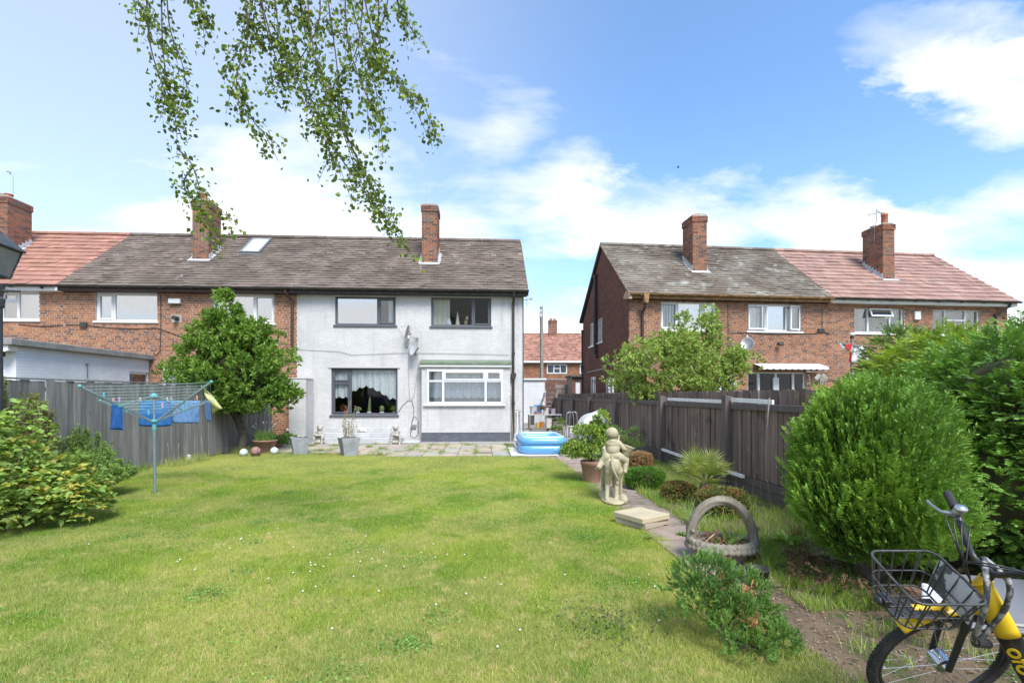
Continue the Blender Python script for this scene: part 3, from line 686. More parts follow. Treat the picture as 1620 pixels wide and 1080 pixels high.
ae = MB().tube([(cxr+.12, 1.9, 8.6), (cxr+.12, 1.9, 9.45), (cxr+.02, 1.9, 9.6)], .008, 5).tube([(cxr-.1, 1.9, 9.62), (cxr+.02, 1.9, 9.58), (cxr+.0, 1.9, 9.5)], .02, 5); ae.build('aerial', M['metal'], chr_)
cable(hr, on(FA, xr0, [(30, 513), (60, 516), (80, 516), (101, 514)]), .011, M['black'])
downpipe(hr, [(X(64)-xr0+.3, -.36, ZE-.08)]+[(X(64)-xr0+.3, -.30, ZE-.12)], .03, M['black'], collars=False)

# --- whitewashed lean-to in front of the brick house
xe = -11.0; ye0, ye1 = 12.55, 17.285; he = 2.72
ex = thing('lean_to', 'low whitewashed brick extension with grey felt flat roof behind the plank fence', 'extension', (xe, ye0, 0))
Wy = ye1-ye0
FE = Frame(xe, ye0, 0)
s1 = FE.side(204.5, 577); s2 = FE.side(237, 604)
opS = (s1.y, s2.y, 1.0, 2.30)
wall(ex, 'side_wall', (0, 0, 0), (0, 1, 0), (1, 0, 0), Wy, he, [opS], M['brickWL'], pmat('mortar_wl', (.62, .625, .63), None, rough=.9), proud=.0018)
wall(ex, 'front_wall', (-6, 0, 0), (1, 0, 0), (0, -1, 0), 5.76, he-.25, [(1.2, 3.0, .15, 2.2), (3.3, 5.1, .15, 2.2)], M['brickWL'], pmat('mortar_wl2', (.62, .625, .63), None, rough=.9), proud=.0018)
MB().box(-6, -.25, 4.55, Wy, 0, he).build('rear_wall', M['room'], ex)
MB().box(-6.2, .16, -.30, Wy, he, he+.16).build('felt_roof', pmat('grey_felt', (.20, .20, .19), (.27, .26, .24), 3, rough=.95, bump=.004), ex, bev=.015)
MB().box(-6.1, .03, -.24, -.002, he-.13, he-.004).build('fascia', M['whitepaint'], ex, bev=.004)
gutter(ex, -6.1, .0, -.30, he-.10, M['white'])
downpipe(ex, [(-.55, -.3, he-.15), (-.55, -.10, he-.38), (-.55, -.10, 0)], .045, M['white'])
wf = MB(); a, b, c, d = opS
for (y_a, y_b, z_a, z_b) in ((a, b, c, c+.07), (a, b, d-.07, d), (a, a+.07, c+.07, d-.07), (b-.07, b, c+.07, d-.07), (a+.07, b-.07, d-.55, d-.48)): wf.box(-.10, -.03, y_a+.002, y_b-.002, z_a, z_b)
wfo = wf.build('window', M['white'], ex, bev=.005); MB().box(-.07, -.062, a+.07, b-.07, c+.07, d-.56).build('pane', M['glassD'], wfo); MB().box(-.07, -.062, a+.07, b-.07, d-.47, d-.07).build('pane', M['glassD'], wfo)
for k, (a, b) in enumerate(((1.2, 3.0), (3.3, 5.1))): window(ex, -6+a, -6+b, .15, 2.2, [(.5, []), (1, [])], M['white'], M['glass'], sill=False)
MB().tube([(.03, 2.1, 2.05), (.03, 2.1, 2.4)], .012, 6).box(.0, .04, 2.07, 2.13, 2.38, 2.44).build('vent_pipe', M['metal'], ex)

# --- stub of painted garden wall at the left corner of the painted house
sa, sb = atY(457, 599, 16.55), atY(484, 599, 16.55)
st = thing('garden_wall', 'short white painted brick wall standing out between painted house and plank fence', 'wall', (sa.x, 16.55, 0))
hS = sa.z; wS = sb.x-sa.x
wall(st, 'wall_face', (0, 0, 0), (1, 0, 0), (0, -1, 0), wS, hS, [], M['brickW'], M['mortarW'], thick=.7, proud=.0018)
wall(st, 'wall_side', (wS+.001, .01, 0), (0, 1, 0), (1, 0, 0), .69, hS, [], M['brickW'], M['mortarW'], thick=.02, proud=.0018)
MB().box(-.015, wS+.02, -.02, .7, hS+.001, hS+.035).build('coping', M['mortarW'], st, bev=.006)

# ---------------------------------------------------------------- right pair of houses
FB = Frame(5.10, 17.5, R(3.2))
def rp(px, py, d=0): return FB.at(px, py, d)
PW = 7.53; TWO = 15.0
hb = thing('gabled_brick_house', 'red brown brick house with weathered grey brown roof and a tall gable by the passage', 'house', tuple(FB.o), FB.rz)
q1 = rect(FB, 1045.5, 1134, 477, 522, 0); q2 = rect(FB, 1182.5, 1268, 481, 524, 0); q3 = rect(FB, 1183, 1275, 588, 640, 0); q3[2] = .15; q4 = rect(FB, 1138, 1160, 588, 640, 0); q4[2] = .15
wall(hb, 'wall', (0, 0, 0), (1, 0, 0), (0, -1, 0), PW, ZE_w, [q1, q2, q3, q4], M['brickR'], M['mortar'], indiv=300)
def sidewin(px0, px1, py0, py1):
    a, b = FB.side(px0, (py0+py1)/2), FB.side(px1, (py0+py1)/2)
    yA, yB = min(a.y, b.y), max(a.y, b.y); zt = FB.side((px0+px1)/2, py0).z; zb = FB.side((px0+px1)/2, py1).z
    return [yA, yB, zb, zt]
g1 = sidewin(933.5, 940.5, 511, 547); g2 = sidewin(946, 953.5, 503, 541); g3 = sidewin(934, 942.5, 596, 640); g4 = sidewin(958, 972, 598, 650); g3[2] = .15; g4[2] = .15
wall(hb, 'gable_wall', (-.002, .004, 0), (0, 1, 0), (-1, 0, 0), DEP, ZE_w, [g1, g2, g3, g4], M['brickG'], M['mortarG'], gable=(DEP/2, ZR-.12), proud=.012)  # brick and mortar darker than the front: shade painted into the colour
for k, g in enumerate((g1, g2, g3, g4)):
    f = MB(); a, b, c, d = g; e = .05
    for (ya, yb, za, zb) in ((a, b, c, c+e), (a, b, d-e, d), (a, a+e, c+e, d-e), (b-e, b, c+e, d-e), ((a+b)/2-.03, (a+b)/2+.03, c+e, d-e)): f.box(.02, .09, ya+.002, yb-.002, za, zb)
    fo = f.build('window', M['white'], hb); MB().box(.05, .058, a+e, b-e, c+e, d-e).build('pane', M['glassS'], fo)
    if k < 2: MB().box(-.06, .02, a-.06, b+.06, c-.06, c-.002).build('sill', M['white'], fo)
shell(hb, PW, False, True)
roof_tiles(hb, -.10, PW-.01, YE, ZE, DEP/2, ZR, .185, .245, M['tileG'])
gutter(hb, -.12, PW-.05, -.37, ZE-.02, M['rust'], r=.065); fascia(hb, -.08, PW-.01, ZE-.01, M['rust'], M['black'])
T1 = Matrix(((0, 0, 1, 0), (1, 0, 0, 0), (0, 1, 0, 0), (0, 0, 0, 1)))
MB().prism([(YE-.05, ZE-.22), (YE-.05, ZE-.04), (-.0, ZE+.12), (.25, ZE-.04), (.25, ZE-.12)], -.13, -.02, M=T1).build('eaves_corbel', pmat('buff_paint', (.42, .30, .20), None, rough=.8), hb)
MB().prism([(YE, ZE+.02), (DEP/2, ZR+.02), (DEP/2, ZR-.05), (YE, ZE-.05)], -.13, -.102, M=T1).prism([(DEP-YE, ZE+.02), (DEP/2, ZR+.02), (DEP/2, ZR-.05), (DEP-YE, ZE-.05)], -.13, -.102, M=T1).build('verge', pmat('verge_mortar', (.30, .22, .17), (.22, .17, .13), 5, rough=.95), hb)
wq1, _ = window(hb, *q1, [(.31, []), (.73, []), (1, [])], M['white'], [M['glass'], M['glassS'], M['glassS']], sash=(0, 2))
wq2, _ = window(hb, *q2, [(.35, []), (.74, []), (1, [])], M['white'], [M['glassS'], M['glassS'], M['glass']], sash=())
for wq, q in ((wq1, q1), (wq2, q2)):
    v = MB(); x = q[0]+.08
    while x < q[1]-.1: v.box(x, x+.075, .21, .215, q[2]+.05, q[3]-.04, random.uniform(-.2, .1), M=None); x += .105
    v.build('blind', M['blind'], wq)
# the two open casements of the second window
def casement(wo, xh, xo, z0, z1, ang):
    Wd = abs(xo-xh); sg = 1 if xo > xh else -1; Mh = Matrix.Translation((xh, .04, 0)) @ Matrix.Rotation(R(ang), 4, 'Z'); f = MB(); e = .055
    def B(a, b, c, d): f.box(min(a*sg, b*sg), max(a*sg, b*sg), -.04, .02, c, d, M=Mh)
    B(0, Wd, z0, z0+e); B(0, Wd, z1-e, z1); B(0, e, z0+e, z1-e); B(Wd-e, Wd, z0+e, z1-e)
    so = f.build('sash', M['white'], wo, bev=.005)
    MB().box(min(e*sg, (Wd-e)*sg), max(e*sg, (Wd-e)*sg), -.012, -.005, z0+e, z1-e, M=Mh).build('pane', M['glass'], wo)
casement(wq2, q2[0]+.05, q2[0]+(q2[1]-q2[0])*.35, q2[2]+.05, q2[3]-.05, -9); casement(wq2, q2[1]-.05, q2[0]+(q2[1]-q2[0])*.75, q2[2]+.05, q2[3]-.05, 14)
wd, _ = window(hb, *q3, [(.2, []), (.5, []), (.8, []), (1, [])], M['white'], M['glassD'], sash=(), sill=False, bar=.09)
MB().box(q3[0]+.42, q3[0]+.50, .05, .12, .3, 2.2).box(q3[1]-.5, q3[1]-.42, .05, .12, .3, 2.2).box((q3[0]+q3[1])/2-.11, (q3[0]+q3[1])/2+.11, .045, .125, .3, 2.2).build('door_stile', M['white'], wd, bev=.006)
dw, _ = window(hb, *q4, [(1, [])], M['white'], M['glassD'], sash=(0,), sill=False)
put_chimney(hb, 0, FB, 1118, 0, [(0, .25, .14, .14, 'pot'), (0, .58, .12, .13, 'pot')], anchor='r', y0=1.25, z1=8.42)
p = rp(1015.5, 470); downpipe(hb, [(p.x, -.37, ZE-.05), (p.x, -.37, ZE-.12), (p.x, -.3, ZE-.5), (p.x, -.08, ZE-.62), (p.x, -.08, .1)], .045, M['brownp'])
MB().prism([(-.1, .0), (.1, .0), (.06, -.3), (-.06, -.3)], -.46, -.24, M=Matrix.Translation((p.x, 0, ZE-.06)) @ Matrix(((1, 0, 0, 0), (0, 0, 1, 0), (0, 1, 0, 0), (0, 0, 0, 1)))).build('hopper', M['rust'], hb, bev=.008)
fp1 = FB.side(941.5, 437, -.1); fp2 = FB.side(941.5, 560, -.1); downpipe(hb, [(-.1, fp1.y, fp1.z), (-.1, fp2.y, fp2.z), (-.04, fp2.y-.15, fp2.z-.12)], .075, M['black'], 'flue_pipe')
downpipe(hb, [(-.08, DEP-.1, ZE-.5), (-.08, DEP-.1, 0)], .04, M['black'])
cable(hb, [(-.02, FB.side(930, 589).y, FB.side(930, 589).z), (-.02, FB.side(960, 582).y, FB.side(960, 582).z)], .018, M['lead'])
cable(hb, on(FB, 0, [(1151, 478), (1152, 552)]), .008, M['black']); cable(hb, on(FB, 0, [(1154, 527), (1180, 526), (1215, 529), (1262, 528), (1292, 528)]), .010, M['black'])
cable(hb, on(FB, 0, [(1300, 484), (1300, 521)]), .009, M['black']); smallbox(hb, 1293, 1303, 520, 526, FB, 0, .06, M['black'], 'junction_box'); cable(hb, on(FB, 0, [(1288, 528), (1295, 523), (1303, 525), (1312, 528)]), .014, M['black'])
# outside light
p = rp(1231, 545); MB().box(-.09, .09, -.09, .0, -.06, .06, M=Matrix.Translation((p.x, -.12, p.z)) @ Matrix.Rotation(R(-20), 4, 'X')).beam((p.x-.05, 0, p.z+.03), (p.x, -.12, p.z), .03, .03).build('flood_light', M['black'], hb, bev=.01)
# awning
aw0, aw1 = rp(1191, 575), rp(1296, 575); zA = aw0.z; m = MB(); nx = 60; V = []
aw_w = aw1.x-aw0.x
for i in range(nx+1):
    x = aw0.x+aw_w*i/nx
    for (yy, zz) in ((-.02, zA+.0), (-.45, zA-.12), (-.50, zA-.20-.035*abs(math.sin(i/nx*math.pi*11)))): V.append((x, yy, zz))
F = [(3*i+j, 3*i+3+j, 3*i+4+j, 3*i+1+j) for i in range(nx) for j in range(2)]
ao = m.add(V, F).build('awning', pmat('awning_cloth', (.78, .79, .83), (.72, .73, .80), 2, rough=.8, trans=.2, transcol=(1, 1, 1)), hb, smooth=False)
MB().tube([(aw0.x, -.45, zA-.13), (aw1.x, -.45, zA-.13)], .02, 8).build('rail', M['white'], ao); ao.modifiers.new('sol', 'SOLIDIFY').thickness = .004
def dish(parent, px, py, fr, ox, rad, yaw, tilt, mat, standoff=.25, squash=1.15, name='satellite_dish'):
    p = fr.at(px, py); c = Vector((p.x-ox, -standoff, p.z)); Mx = Matrix.Rotation(R(yaw), 4, 'Z') @ Matrix.Rotation(R(90-tilt), 4, 'X')
    m = MB(); prof = [(1e-3, 0)] + [(rad*k/6, rad*.28*(k/6)**2) for k in range(1, 7)] + [(rad*1.02, rad*.27)] + [(rad*k/6, rad*.28*(k/6)**2-.012) for k in range(6, 0, -1)] + [(1e-3, -.012)]
    m.lathe(prof, 28, tuple(c), M=Mx, sy=squash); do = m.build(name, mat, parent, smooth=True)
    f = Mx @ Vector((0, 0, 1)); lo = c + Mx @ Vector((0, rad*squash, .03)); hd = c + f*(rad*1.25) + (Mx @ Vector((0, rad*.75, 0)))
    a = MB().tube([c-f*.02, c-f*.10, (c.x-.05, -.02, c.z-.12)], .02, 8).tube([(c.x-.05, -.01, c.z-.25), (c.x-.05, -.01, c.z+.05)], .022, 8).tube([c-f*.05, lo-f*.04, hd], .011, 6)
    a.build('bracket', M['metal'], do); MB().ell(hd, (.035, .05, .035)).box(hd.x-.03, hd.x+.03, hd.y-.03, hd.y+.03, hd.z-.05, hd.z+.05).build('receiver', M['white'], do, bev=.01); return do
dish(hb, 1176, 546, FB, 0, .22, -35, 22, M['metal'])
# --- red roofed partner
hc = thing('pink_roofed_house', 'brick semi detached house with pinkish red tiled roof and tall red chimney pot', 'house', tuple(FB.o + FB.u*PW), FB.rz)
WC = TWO-PW; oc = PW
r1 = rect(FB, 1351.5, 1430.5, 486, 527, oc); r2 = rect(FB, 1475.5, 1551, 489, 530, oc); r3 = rect(FB, 1352, 1384, 589, 640, oc); r3[2] = .9
wall(hc, 'wall', (0, 0, 0), (1, 0, 0), (0, -1, 0), WC, ZE_w, [r1, r2, r3], M['brickR'], M['mortar'], indiv=300)
wall(hc, 'gable_wall', (WC+.002, .004, 0), (0, 1, 0), (1, 0, 0), DEP, ZE_w, [], M['brickR'], M['mortar'], gable=(DEP/2, ZR-.12))
shell(hc, WC, True, False)
roof_tiles(hc, 0, WC+.16, YE, ZE, DEP/2, ZR, .33, .30, M['tileP'], th=.032)
gutter(hc, 0, WC+.16, -.37, ZE-.02, M['black']); fascia(hc, 0, WC+.12, ZE-.01, M['whitepaint'])
wr1, _ = window(hc, *r1, [(.30, []), (.74, [.58]), (1, [])], M['white'], [M['glass'], M['glassD'], M['glassS'], M['glassD']], sash=())
wr2, _ = window(hc, *r2, [(.29, []), (.72, [.58]), (1, [])], M['white'], M['glassD'], sash=())
for wq, q in ((wr1, r1), (wr2, r2)): MB().box(q[0]+.06, q[1]-.06, .22, .225, q[2]+.05, q[3]-.05).build('blind', M['blindD'], wq)
fx0, fx1 = r1[0]+(r1[1]-r1[0])*.30, r1[0]+(r1[1]-r1[0])*.74; zt, zm = r1[3]-.05, r1[2]+(r1[3]-r1[2])*.60
MF = Matrix.Translation((0, .03, zt)) @ Matrix.Rotation(R(-22), 4, 'X'); hh = zt-zm
f = MB(); f.box(fx0, fx1, -.03, .02, -.055, 0, M=MF).box(fx0, fx1, -.03, .02, -hh, -hh+.055, M=MF).box(fx0, fx0+.055, -.029, .019, -hh+.055, -.055, M=MF).box(fx1-.055, fx1, -.029, .019, -hh+.055, -.055, M=MF)
f.build('sash', M['white'], wr1, bev=.005); MB().box(fx0+.055, fx1-.055, -.01, -.003, -hh+.055, -.055, M=MF).build('pane', M['glassS'], wr1)
window(hc, *r3, [(.6, []), (1, [])], M['white'], M['glassD'])
smallbox(hc, 1444.5, 1453.5, 493, 506, FB, oc, .1, M['whitepaint'], 'alarm_box', .02)
cxc, chc = put_chimney(hc, oc, FB, 1415, 0, [(.05, .25, .52, .13, 'pot'), (-.1, .62, .14, .13, 'potbuff')], anchor='r', y0=1.05, z1=8.30, wid=.5, dep=1.0)
zt = 8.3
ae = MB(); b0 = Vector((cxc-.35, 1.6, 8.75)); ae.tube([(cxc-.29, 1.4, 7.7), (cxc-.29, 1.4, 8.3), (cxc-.2, 1.4, 8.6), (cxc-.2, 1.4, 9.05)], .014, 6).tube([(cxc-.75, 1.2, 8.72), (cxc-.1, 1.5, 8.92)], .012, 6)
for k in range(7): t_ = k/6; x_ = cxc-.75+.65*t_; ae.tube([(x_-.03, 1.2+.3*t_, 8.58+.2*t_), (x_+.03, 1.2+.3*t_, 8.86+.2*t_)], .005, 4)
ae.tube([(cxc-.72, 1.2, 8.35), (cxc-.72, 1.2, 8.75)], .006, 4)
for k in range(3): ae.tube([(cxc-.36, 1.3, 7.72+.12*k), (cxc-.24, 1.5, 7.74+.12*k)], .008, 4)
ae.build('aerial', M['metal'], chc)
p = rp(1583, 488); downpipe(hc, [(p.x-oc, -.37, ZE-.06), (p.x-oc, -.3, ZE-.2), (p.x-oc-.3, -.08, ZE-.5), (p.x-oc-.3, -.08, .1)], .04, M['black'])
# roof window and dishes on the painted house
dish(hw, 648, 527, FA, xw0, .2, -70, 15, pmat('dish_dark', (.22, .21, .19), (.16, .15, .14), 8, rough=.6), .3)
dish(hw, 660, 550, FA, xw0, .28, -58, 18, M['lead'], .3)
wir = pmat('cable_grey', (.32, .31, .30), None)
smallbox(hw, 642, 646, 542, 549, FA, xw0, .05, M['metal'], 'junction_box')
cable(hw, on(FA, xw0, [(628, 515), (643, 541)]), .004, wir); cable(hw, on(FA, xw0, [(646, 549), (647, 600), (648, 630), (652, 632), (655, 624), (660, 595), (664, 572)]), .006, wir)
cable(hw, on(FA, xw0, [(661, 560), (661, 682)]), .012, M['lead']); cable(hw, on(FA, xw0, [(630, 652), (638, 640), (646, 633), (652, 634), (655, 645), (654, 660), (649, 680), (650, 690), (657, 692), (662, 686), (662, 665), (657, 658), (652, 664), (651, 684)]), .007, M['black'])
smallbox(hw, 651, 659, 671, 677, FA, xw0, .06, M['metal'], 'meter_box')
cable(hw, on(FA, xw0, [(470, 552), (540, 556), (556, 561), (640, 558), (720, 559), (805, 561)]), .006, wir)
ant = MB(); pr_ = FA.at(829, 474); ax_ = pr_.x-xw0
ant.tube([(ax_-.02, .05, pr_.z), (ax_+.26, .0, pr_.z+.02)], .012, 6).tube([(ax_+.10, -.0, pr_.z-.2), (ax_+.10, .0, pr_.z+.05)], .014, 6).box(ax_+.18, ax_+.3, -.03, .04, pr_.z-.0, pr_.z+.06); ant.build('aerial', M['metal'], hw)

# ---------------------------------------------------------------- far houses and the end of the passage
def far_house(name, label, px0, px1, z, mats, wins, bl):
    a = atz(px0, 574, z); b = atz(px1, 574, z); Wd = (b-a).length; rz = math.atan2(b.y-a.y, b.x-a.x)
    t = thing(name, label, 'house', (a.x, a.y, 0), rz); ev = 5.05
    MB().box(0, Wd, 0, 8, 0, ev).build('wall', bl, t)
    S = []; k = 0
    zz = 2.2
    while zz < ev-.1:
        x = -(.11 if k % 2 else 0)
        while x < Wd: S.append((max(0, x), min(Wd, x+.215), zz)); x += .225
        zz += .075; k += 1
    S = np.array(S); N = len(S); V = np.zeros((N, 4, 3)); 
    for j, (xi, dz) in enumerate(((0, 0), (1, 0), (1, .065), (0, .065))): V[:, j, 0] = S[:, xi]; V[:, j, 1] = -.012; V[:, j, 2] = S[:, 2]+dz
    wo = MB().add(V.reshape(-1, 3), np.arange(N*4).reshape(N, 4), rng.random(N)).build('brickwork', M['brickL'], t); tag(wo, kind='stuff')
    ro = roof_tiles(t, -.2, Wd+.2, -.35, ev+.05, 4, ev+3.3, .33, .3, mats, th=.03, indiv=0)
    MB().box(-.2, Wd+.2, -.40, -.30, ev-.16, ev+.02).build('fascia', M['whitepaint'], t)
    for (x0, x1, y0, y1, cols) in wins:
        Fz = Frame(a.x, a.y, rz); c1 = Fz.at(x0, y1); c2 = Fz.at(x1, y0)
        wo, _ = window(t, c1.x, c2.x, c1.z, c2.z, cols, M['white'], M['glass'], y=-.05, fr=.1, bar=.1, sill=False)
        MB().box(c1.x+.05, c2.x-.05, -.0145, -.0142, c1.z+.05, c2.z-.05).build('curtain', M['blindD'], wo)
    return t
bl = pmat('far_mortar', (.34, .25, .19), None)
f1 = far_house('far_house', 'distant brick house with red tiled roof seen through the gap between the houses', 818, 985, 52, M['tileR'], [(865, 897, 576, 591, [(.35, []), (.66, [.55]), (1, [])]), (917, 930, 576, 591, [(1, [])])], bl)
cz_ = thing_ = None
F1 = Frame(f1.location.x, f1.location.y, f1.rotation_euler[2])
p = F1.at(869, 520, 3.6); chimney(f1, p.x+.4, 3.6, .9, .9, 7.2, p.z+.9, [(-.2, .4, .3, .14, 'pot'), (.2, .4, .3, .14, 'potbuff')])

def zbox(mb, px0, px1, py0, py1, z, dep, tint=0):
    a = atz(px0, py1, z); b = atz(px1, py0, z); return mb.box(a.x, b.x, a.y, a.y+dep, max(a.z, 0), b.z, tint)
# white painted outbuilding at the far end of the passage
ob = thing('outbuilding', 'white painted brick outbuilding with a flat roof at the end of the passage', 'outbuilding', (atz(820, 600, 29).x, atz(820, 600, 29).y, 0))
Wo_ = atz(862, 600, 29).x-atz(820, 600, 29).x; Ho = atz(862, 601, 29).z
wall(ob, 'wall', (0, 0, 0), (1, 0, 0), (0, -1, 0), Wo_, Ho, [], M['brickWL'], M['mortarW'], thick=2.0, proud=.0018)
MB().box(-.05, Wo_+.08, -.1, 2, Ho+.001, Ho+.10).build('roof', M['whitepaint'], ob, bev=.01)
# brown brick wall and gate behind the passage
bw = atz(862, 600, 33); bw2 = atz(926, 600, 33)
gw = thing('boundary_wall', 'brown brick wall at the back of the passage with a white cable along its top', 'wall', (bw.x+.1, bw.y, 0))
wall(gw, 'wall', (0, 0, 0), (1, 0, 0), (0, -1, 0), (bw2-bw).length, atz(862, 600, 33).z, [], M['brickG'], M['mortarG'], thick=.22)
MB().box(0, (bw2-bw).length, -.02, .24, atz(862, 600, 33).z+.001, atz(862, 600, 33).z+.05).build('coping', M['concrete'], gw)
gt = atz(880, 630, 32); gt2 = atz(908, 607, 32)
gate = thing('wooden_gate', 'weathered wooden gate with a diagonal brace against the brown brick wall', 'gate', (gt.x, gt.y, 0))
wdm = pmat('weathered_wood', (.27, .24, .20), (.20, .17, .14), 3, rough=.9, bump=.003, stretch=(6, 6, .5), orand=.12)
gwid = gt2.x-gt.x; gh = gt2.z
n_ = 10
for k in range(n_): MB().box(gwid*k/n_+.006, gwid*(k+1)/n_-.006, .0, .02, .1, gh-.03-random.uniform(0, .03)).build('board', wdm, gate)
MB().box(0, gwid, -.03, -.002, gh-.28, gh-.18).box(0, gwid, -.03, -.002, .4, .5).build('rail', wdm, gate); MB().beam((.1, -.045, .45), (gwid-.1, -.045, gh-.2), .09, .025, up=(0, 1, 0)).build('brace', wdm, gate)
for xx in (-.06, gwid+.02): MB().box(xx, xx+.06, -.02, .04, 0, gh+.03).build('post', wdm, gate)
sh = atz(905, 596, 30.5); shd = thing('brick_shed', 'small brown brick shed with a white door between gate and gabled house', 'shed', (sh.x, sh.y, 0))
wsh = atz(930, 596, 30.5).x-sh.x; hsh = sh.z
wall(shd, 'wall', (0, 0, 0), (1, 0, 0), (0, -1, 0), wsh, hsh, [(.22, .52, .0, hsh-.25)], M['brickG'], M['mortarG'], thick=.2)
MB().box(-.1, wsh+.1, -.18, 2, hsh+.001, hsh+.12).build('roof', M['felt'], shd, bev=.01); MB().box(.225, .515, .05, .09, 0, hsh-.26).build('door', M['white'], shd, bev=.01)
MB().box(0, .2, .21, 2, 0, hsh).box(wsh-.2, wsh, .21, 2, 0, hsh).build('side_wall', M['mortarG'], shd)
tp = atz(857, 485, 34); tele = thing('telegraph_pole', 'tall weathered wooden telegraph pole behind the passage', 'pole', (tp.x, tp.y, 0))
MB().tube([(0, 0, 0), (0, 0, tp.z*.6), (-.02, 0, tp.z)], [.14, .12, .10], 12).build('pole', wdm, tele); MB().box(-.18, .02, -.12, .0, tp.z-.7, tp.z-.45).box(-.14, .0, -.13, -.05, tp.z-.38, tp.z-.2).build('terminal_box', M['lead'], tele)
cable(tele, [(-.13, -.1, tp.z-.6), (-.12, -.12, tp.z*.6), (-.1, -.13, 2)], .02, M['black'])
# ================================================================== ground, lawn, paving, fences
random.seed(11); rng = np.random.default_rng(11)
def sheet(name, poly, z, mat, kind='structure', parent=None):
    me = bpy.data.meshes.new(name); me.from_pydata([(x, y, z) for x, y in poly], [], [tuple(range(len(poly)))]); o = link_mesh(name, me, mat, parent)
    if kind: o['kind'] = kind
    return o
soil = pmat('soil', (.165, .115, .075), (.11, .08, .052), 2.2, rough=1, bump=.012, bscale=26, spots=((.27, .21, .15), 13, .62, .06), spots2=((.06, .075, .025), 2.4, .50, .12))
farm = pmat('far_ground', (.10, .12, .05), (.14, .13, .09), .3, rough=1)
sheet('ground', [(-400, -60), (400, -60), (400, 900), (-400, 900)], -.012, farm)
sheet('garden_soil', [(-7.4, -3), (7, -3), (7, 34), (.9, 34), (.9, 17), (-7.4, 17)], -.006, soil)
def grassmat(name, g1, g2, dry, dth=.5, dw=.16, tr=.3, tintk=.5, rough=.75):
    m = bpy.data.materials.new(name); m.use_nodes = True; t = NT(m.node_tree); t.n.clear()
    pos = t.new('ShaderNodeNewGeometry').outputs['Position']; sp = t.new('ShaderNodeSeparateXYZ'); t.l.new(pos, sp.inputs[0]); x, y, z = sp.outputs
    flat = t.new('ShaderNodeCombineXYZ'); t.put(flat.inputs[0], x); t.put(flat.inputs[1], y); flat.inputs[2].default_value = 0; p = flat.outputs[0]
    col = t.mix(t.ss(t.noise(p, .7, 5, .6), .38, .62), g1, g2); col = t.vm('SCALE', col, t.m('ADD', .62, t.m('MULTIPLY', t.noise(p, 9.0, 5, .7), .76)))
    # dry patches: more towards the near end and along the far edge of the lawn
    near = t.m('MULTIPLY', t.ss(y, 5.2, 2.6), .09); far = t.m('MULTIPLY', t.m('MULTIPLY', t.ss(y, 9.8, 12.2), t.ss(x, 3.4, -5.0)), .25)
    farr = t.m('MULTIPLY', t.ss(y, 10.6, 11.6), .06)
    d = t.m('ADD', t.noise(p, 1.15, 6, .68, .4), t.m('ADD', near, t.m('ADD', far, farr))); d = t.ss(d, dth, dth+dw*.8)
    d2 = t.ss(t.noise(p, 7.5, 4, .7), .50, .70)
    at = t.new('ShaderNodeAttribute', attribute_name='tint').outputs['Fac']; rn = t.new('ShaderNodeObjectInfo').outputs['Random']
    ind = t.ss(at, .30, .46)
    dd = t.m('MAXIMUM', t.m('MULTIPLY', d, t.m('ADD', .30, t.m('MULTIPLY', d2, .70))), t.m('MULTIPLY', ind, .75))
    col = t.mix(dd, col, dry)
    col = t.vm('SCALE', col, t.m('ADD', 1.0, t.m('MULTIPLY', at, tintk)))
    bs = t.new('ShaderNodeBsdfPrincipled'); t.put(bs.inputs['Base Color'], col); bs.inputs['Roughness'].default_value = rough; bs.inputs['Specular IOR Level'].default_value = .15
    trn = t.new('ShaderNodeBsdfTranslucent'); t.put(trn.inputs[0], t.mix(1.0, col, (1.1, 1.15, .5), 'MULTIPLY')); mx = t.new('ShaderNodeMixShader'); mx.inputs[0].default_value = tr
    t.l.new(bs.outputs[0], mx.inputs[1]); t.l.new(trn.outputs[0], mx.inputs[2]); o = t.new('ShaderNodeOutputMaterial'); t.l.new(mx.outputs[0], o.inputs[0]); return m
GR1, GR2, DRY = (.20, .335, .038), (.36, .44, .065), (.64, .54, .25)
gm_blade = grassmat('grass_blade', GR1, GR2, DRY, .44, .13)
gm_base = grassmat('lawn_base', (.14, .23, .035), (.21, .29, .045), (.40, .35, .16), .47, .18, tr=0.001)
LAWN = [(-7.45, 1.2), (1.82, 1.2), (1.84, 8), (1.80, 11.2), (1.72, 12.35), (.6, 12.75), (-2.4, 12.9), (-4.2, 13.7), (-6.75, 13.6), (-7.15, 9)]
lawn = sheet('lawn', LAWN, 0, gm_base)

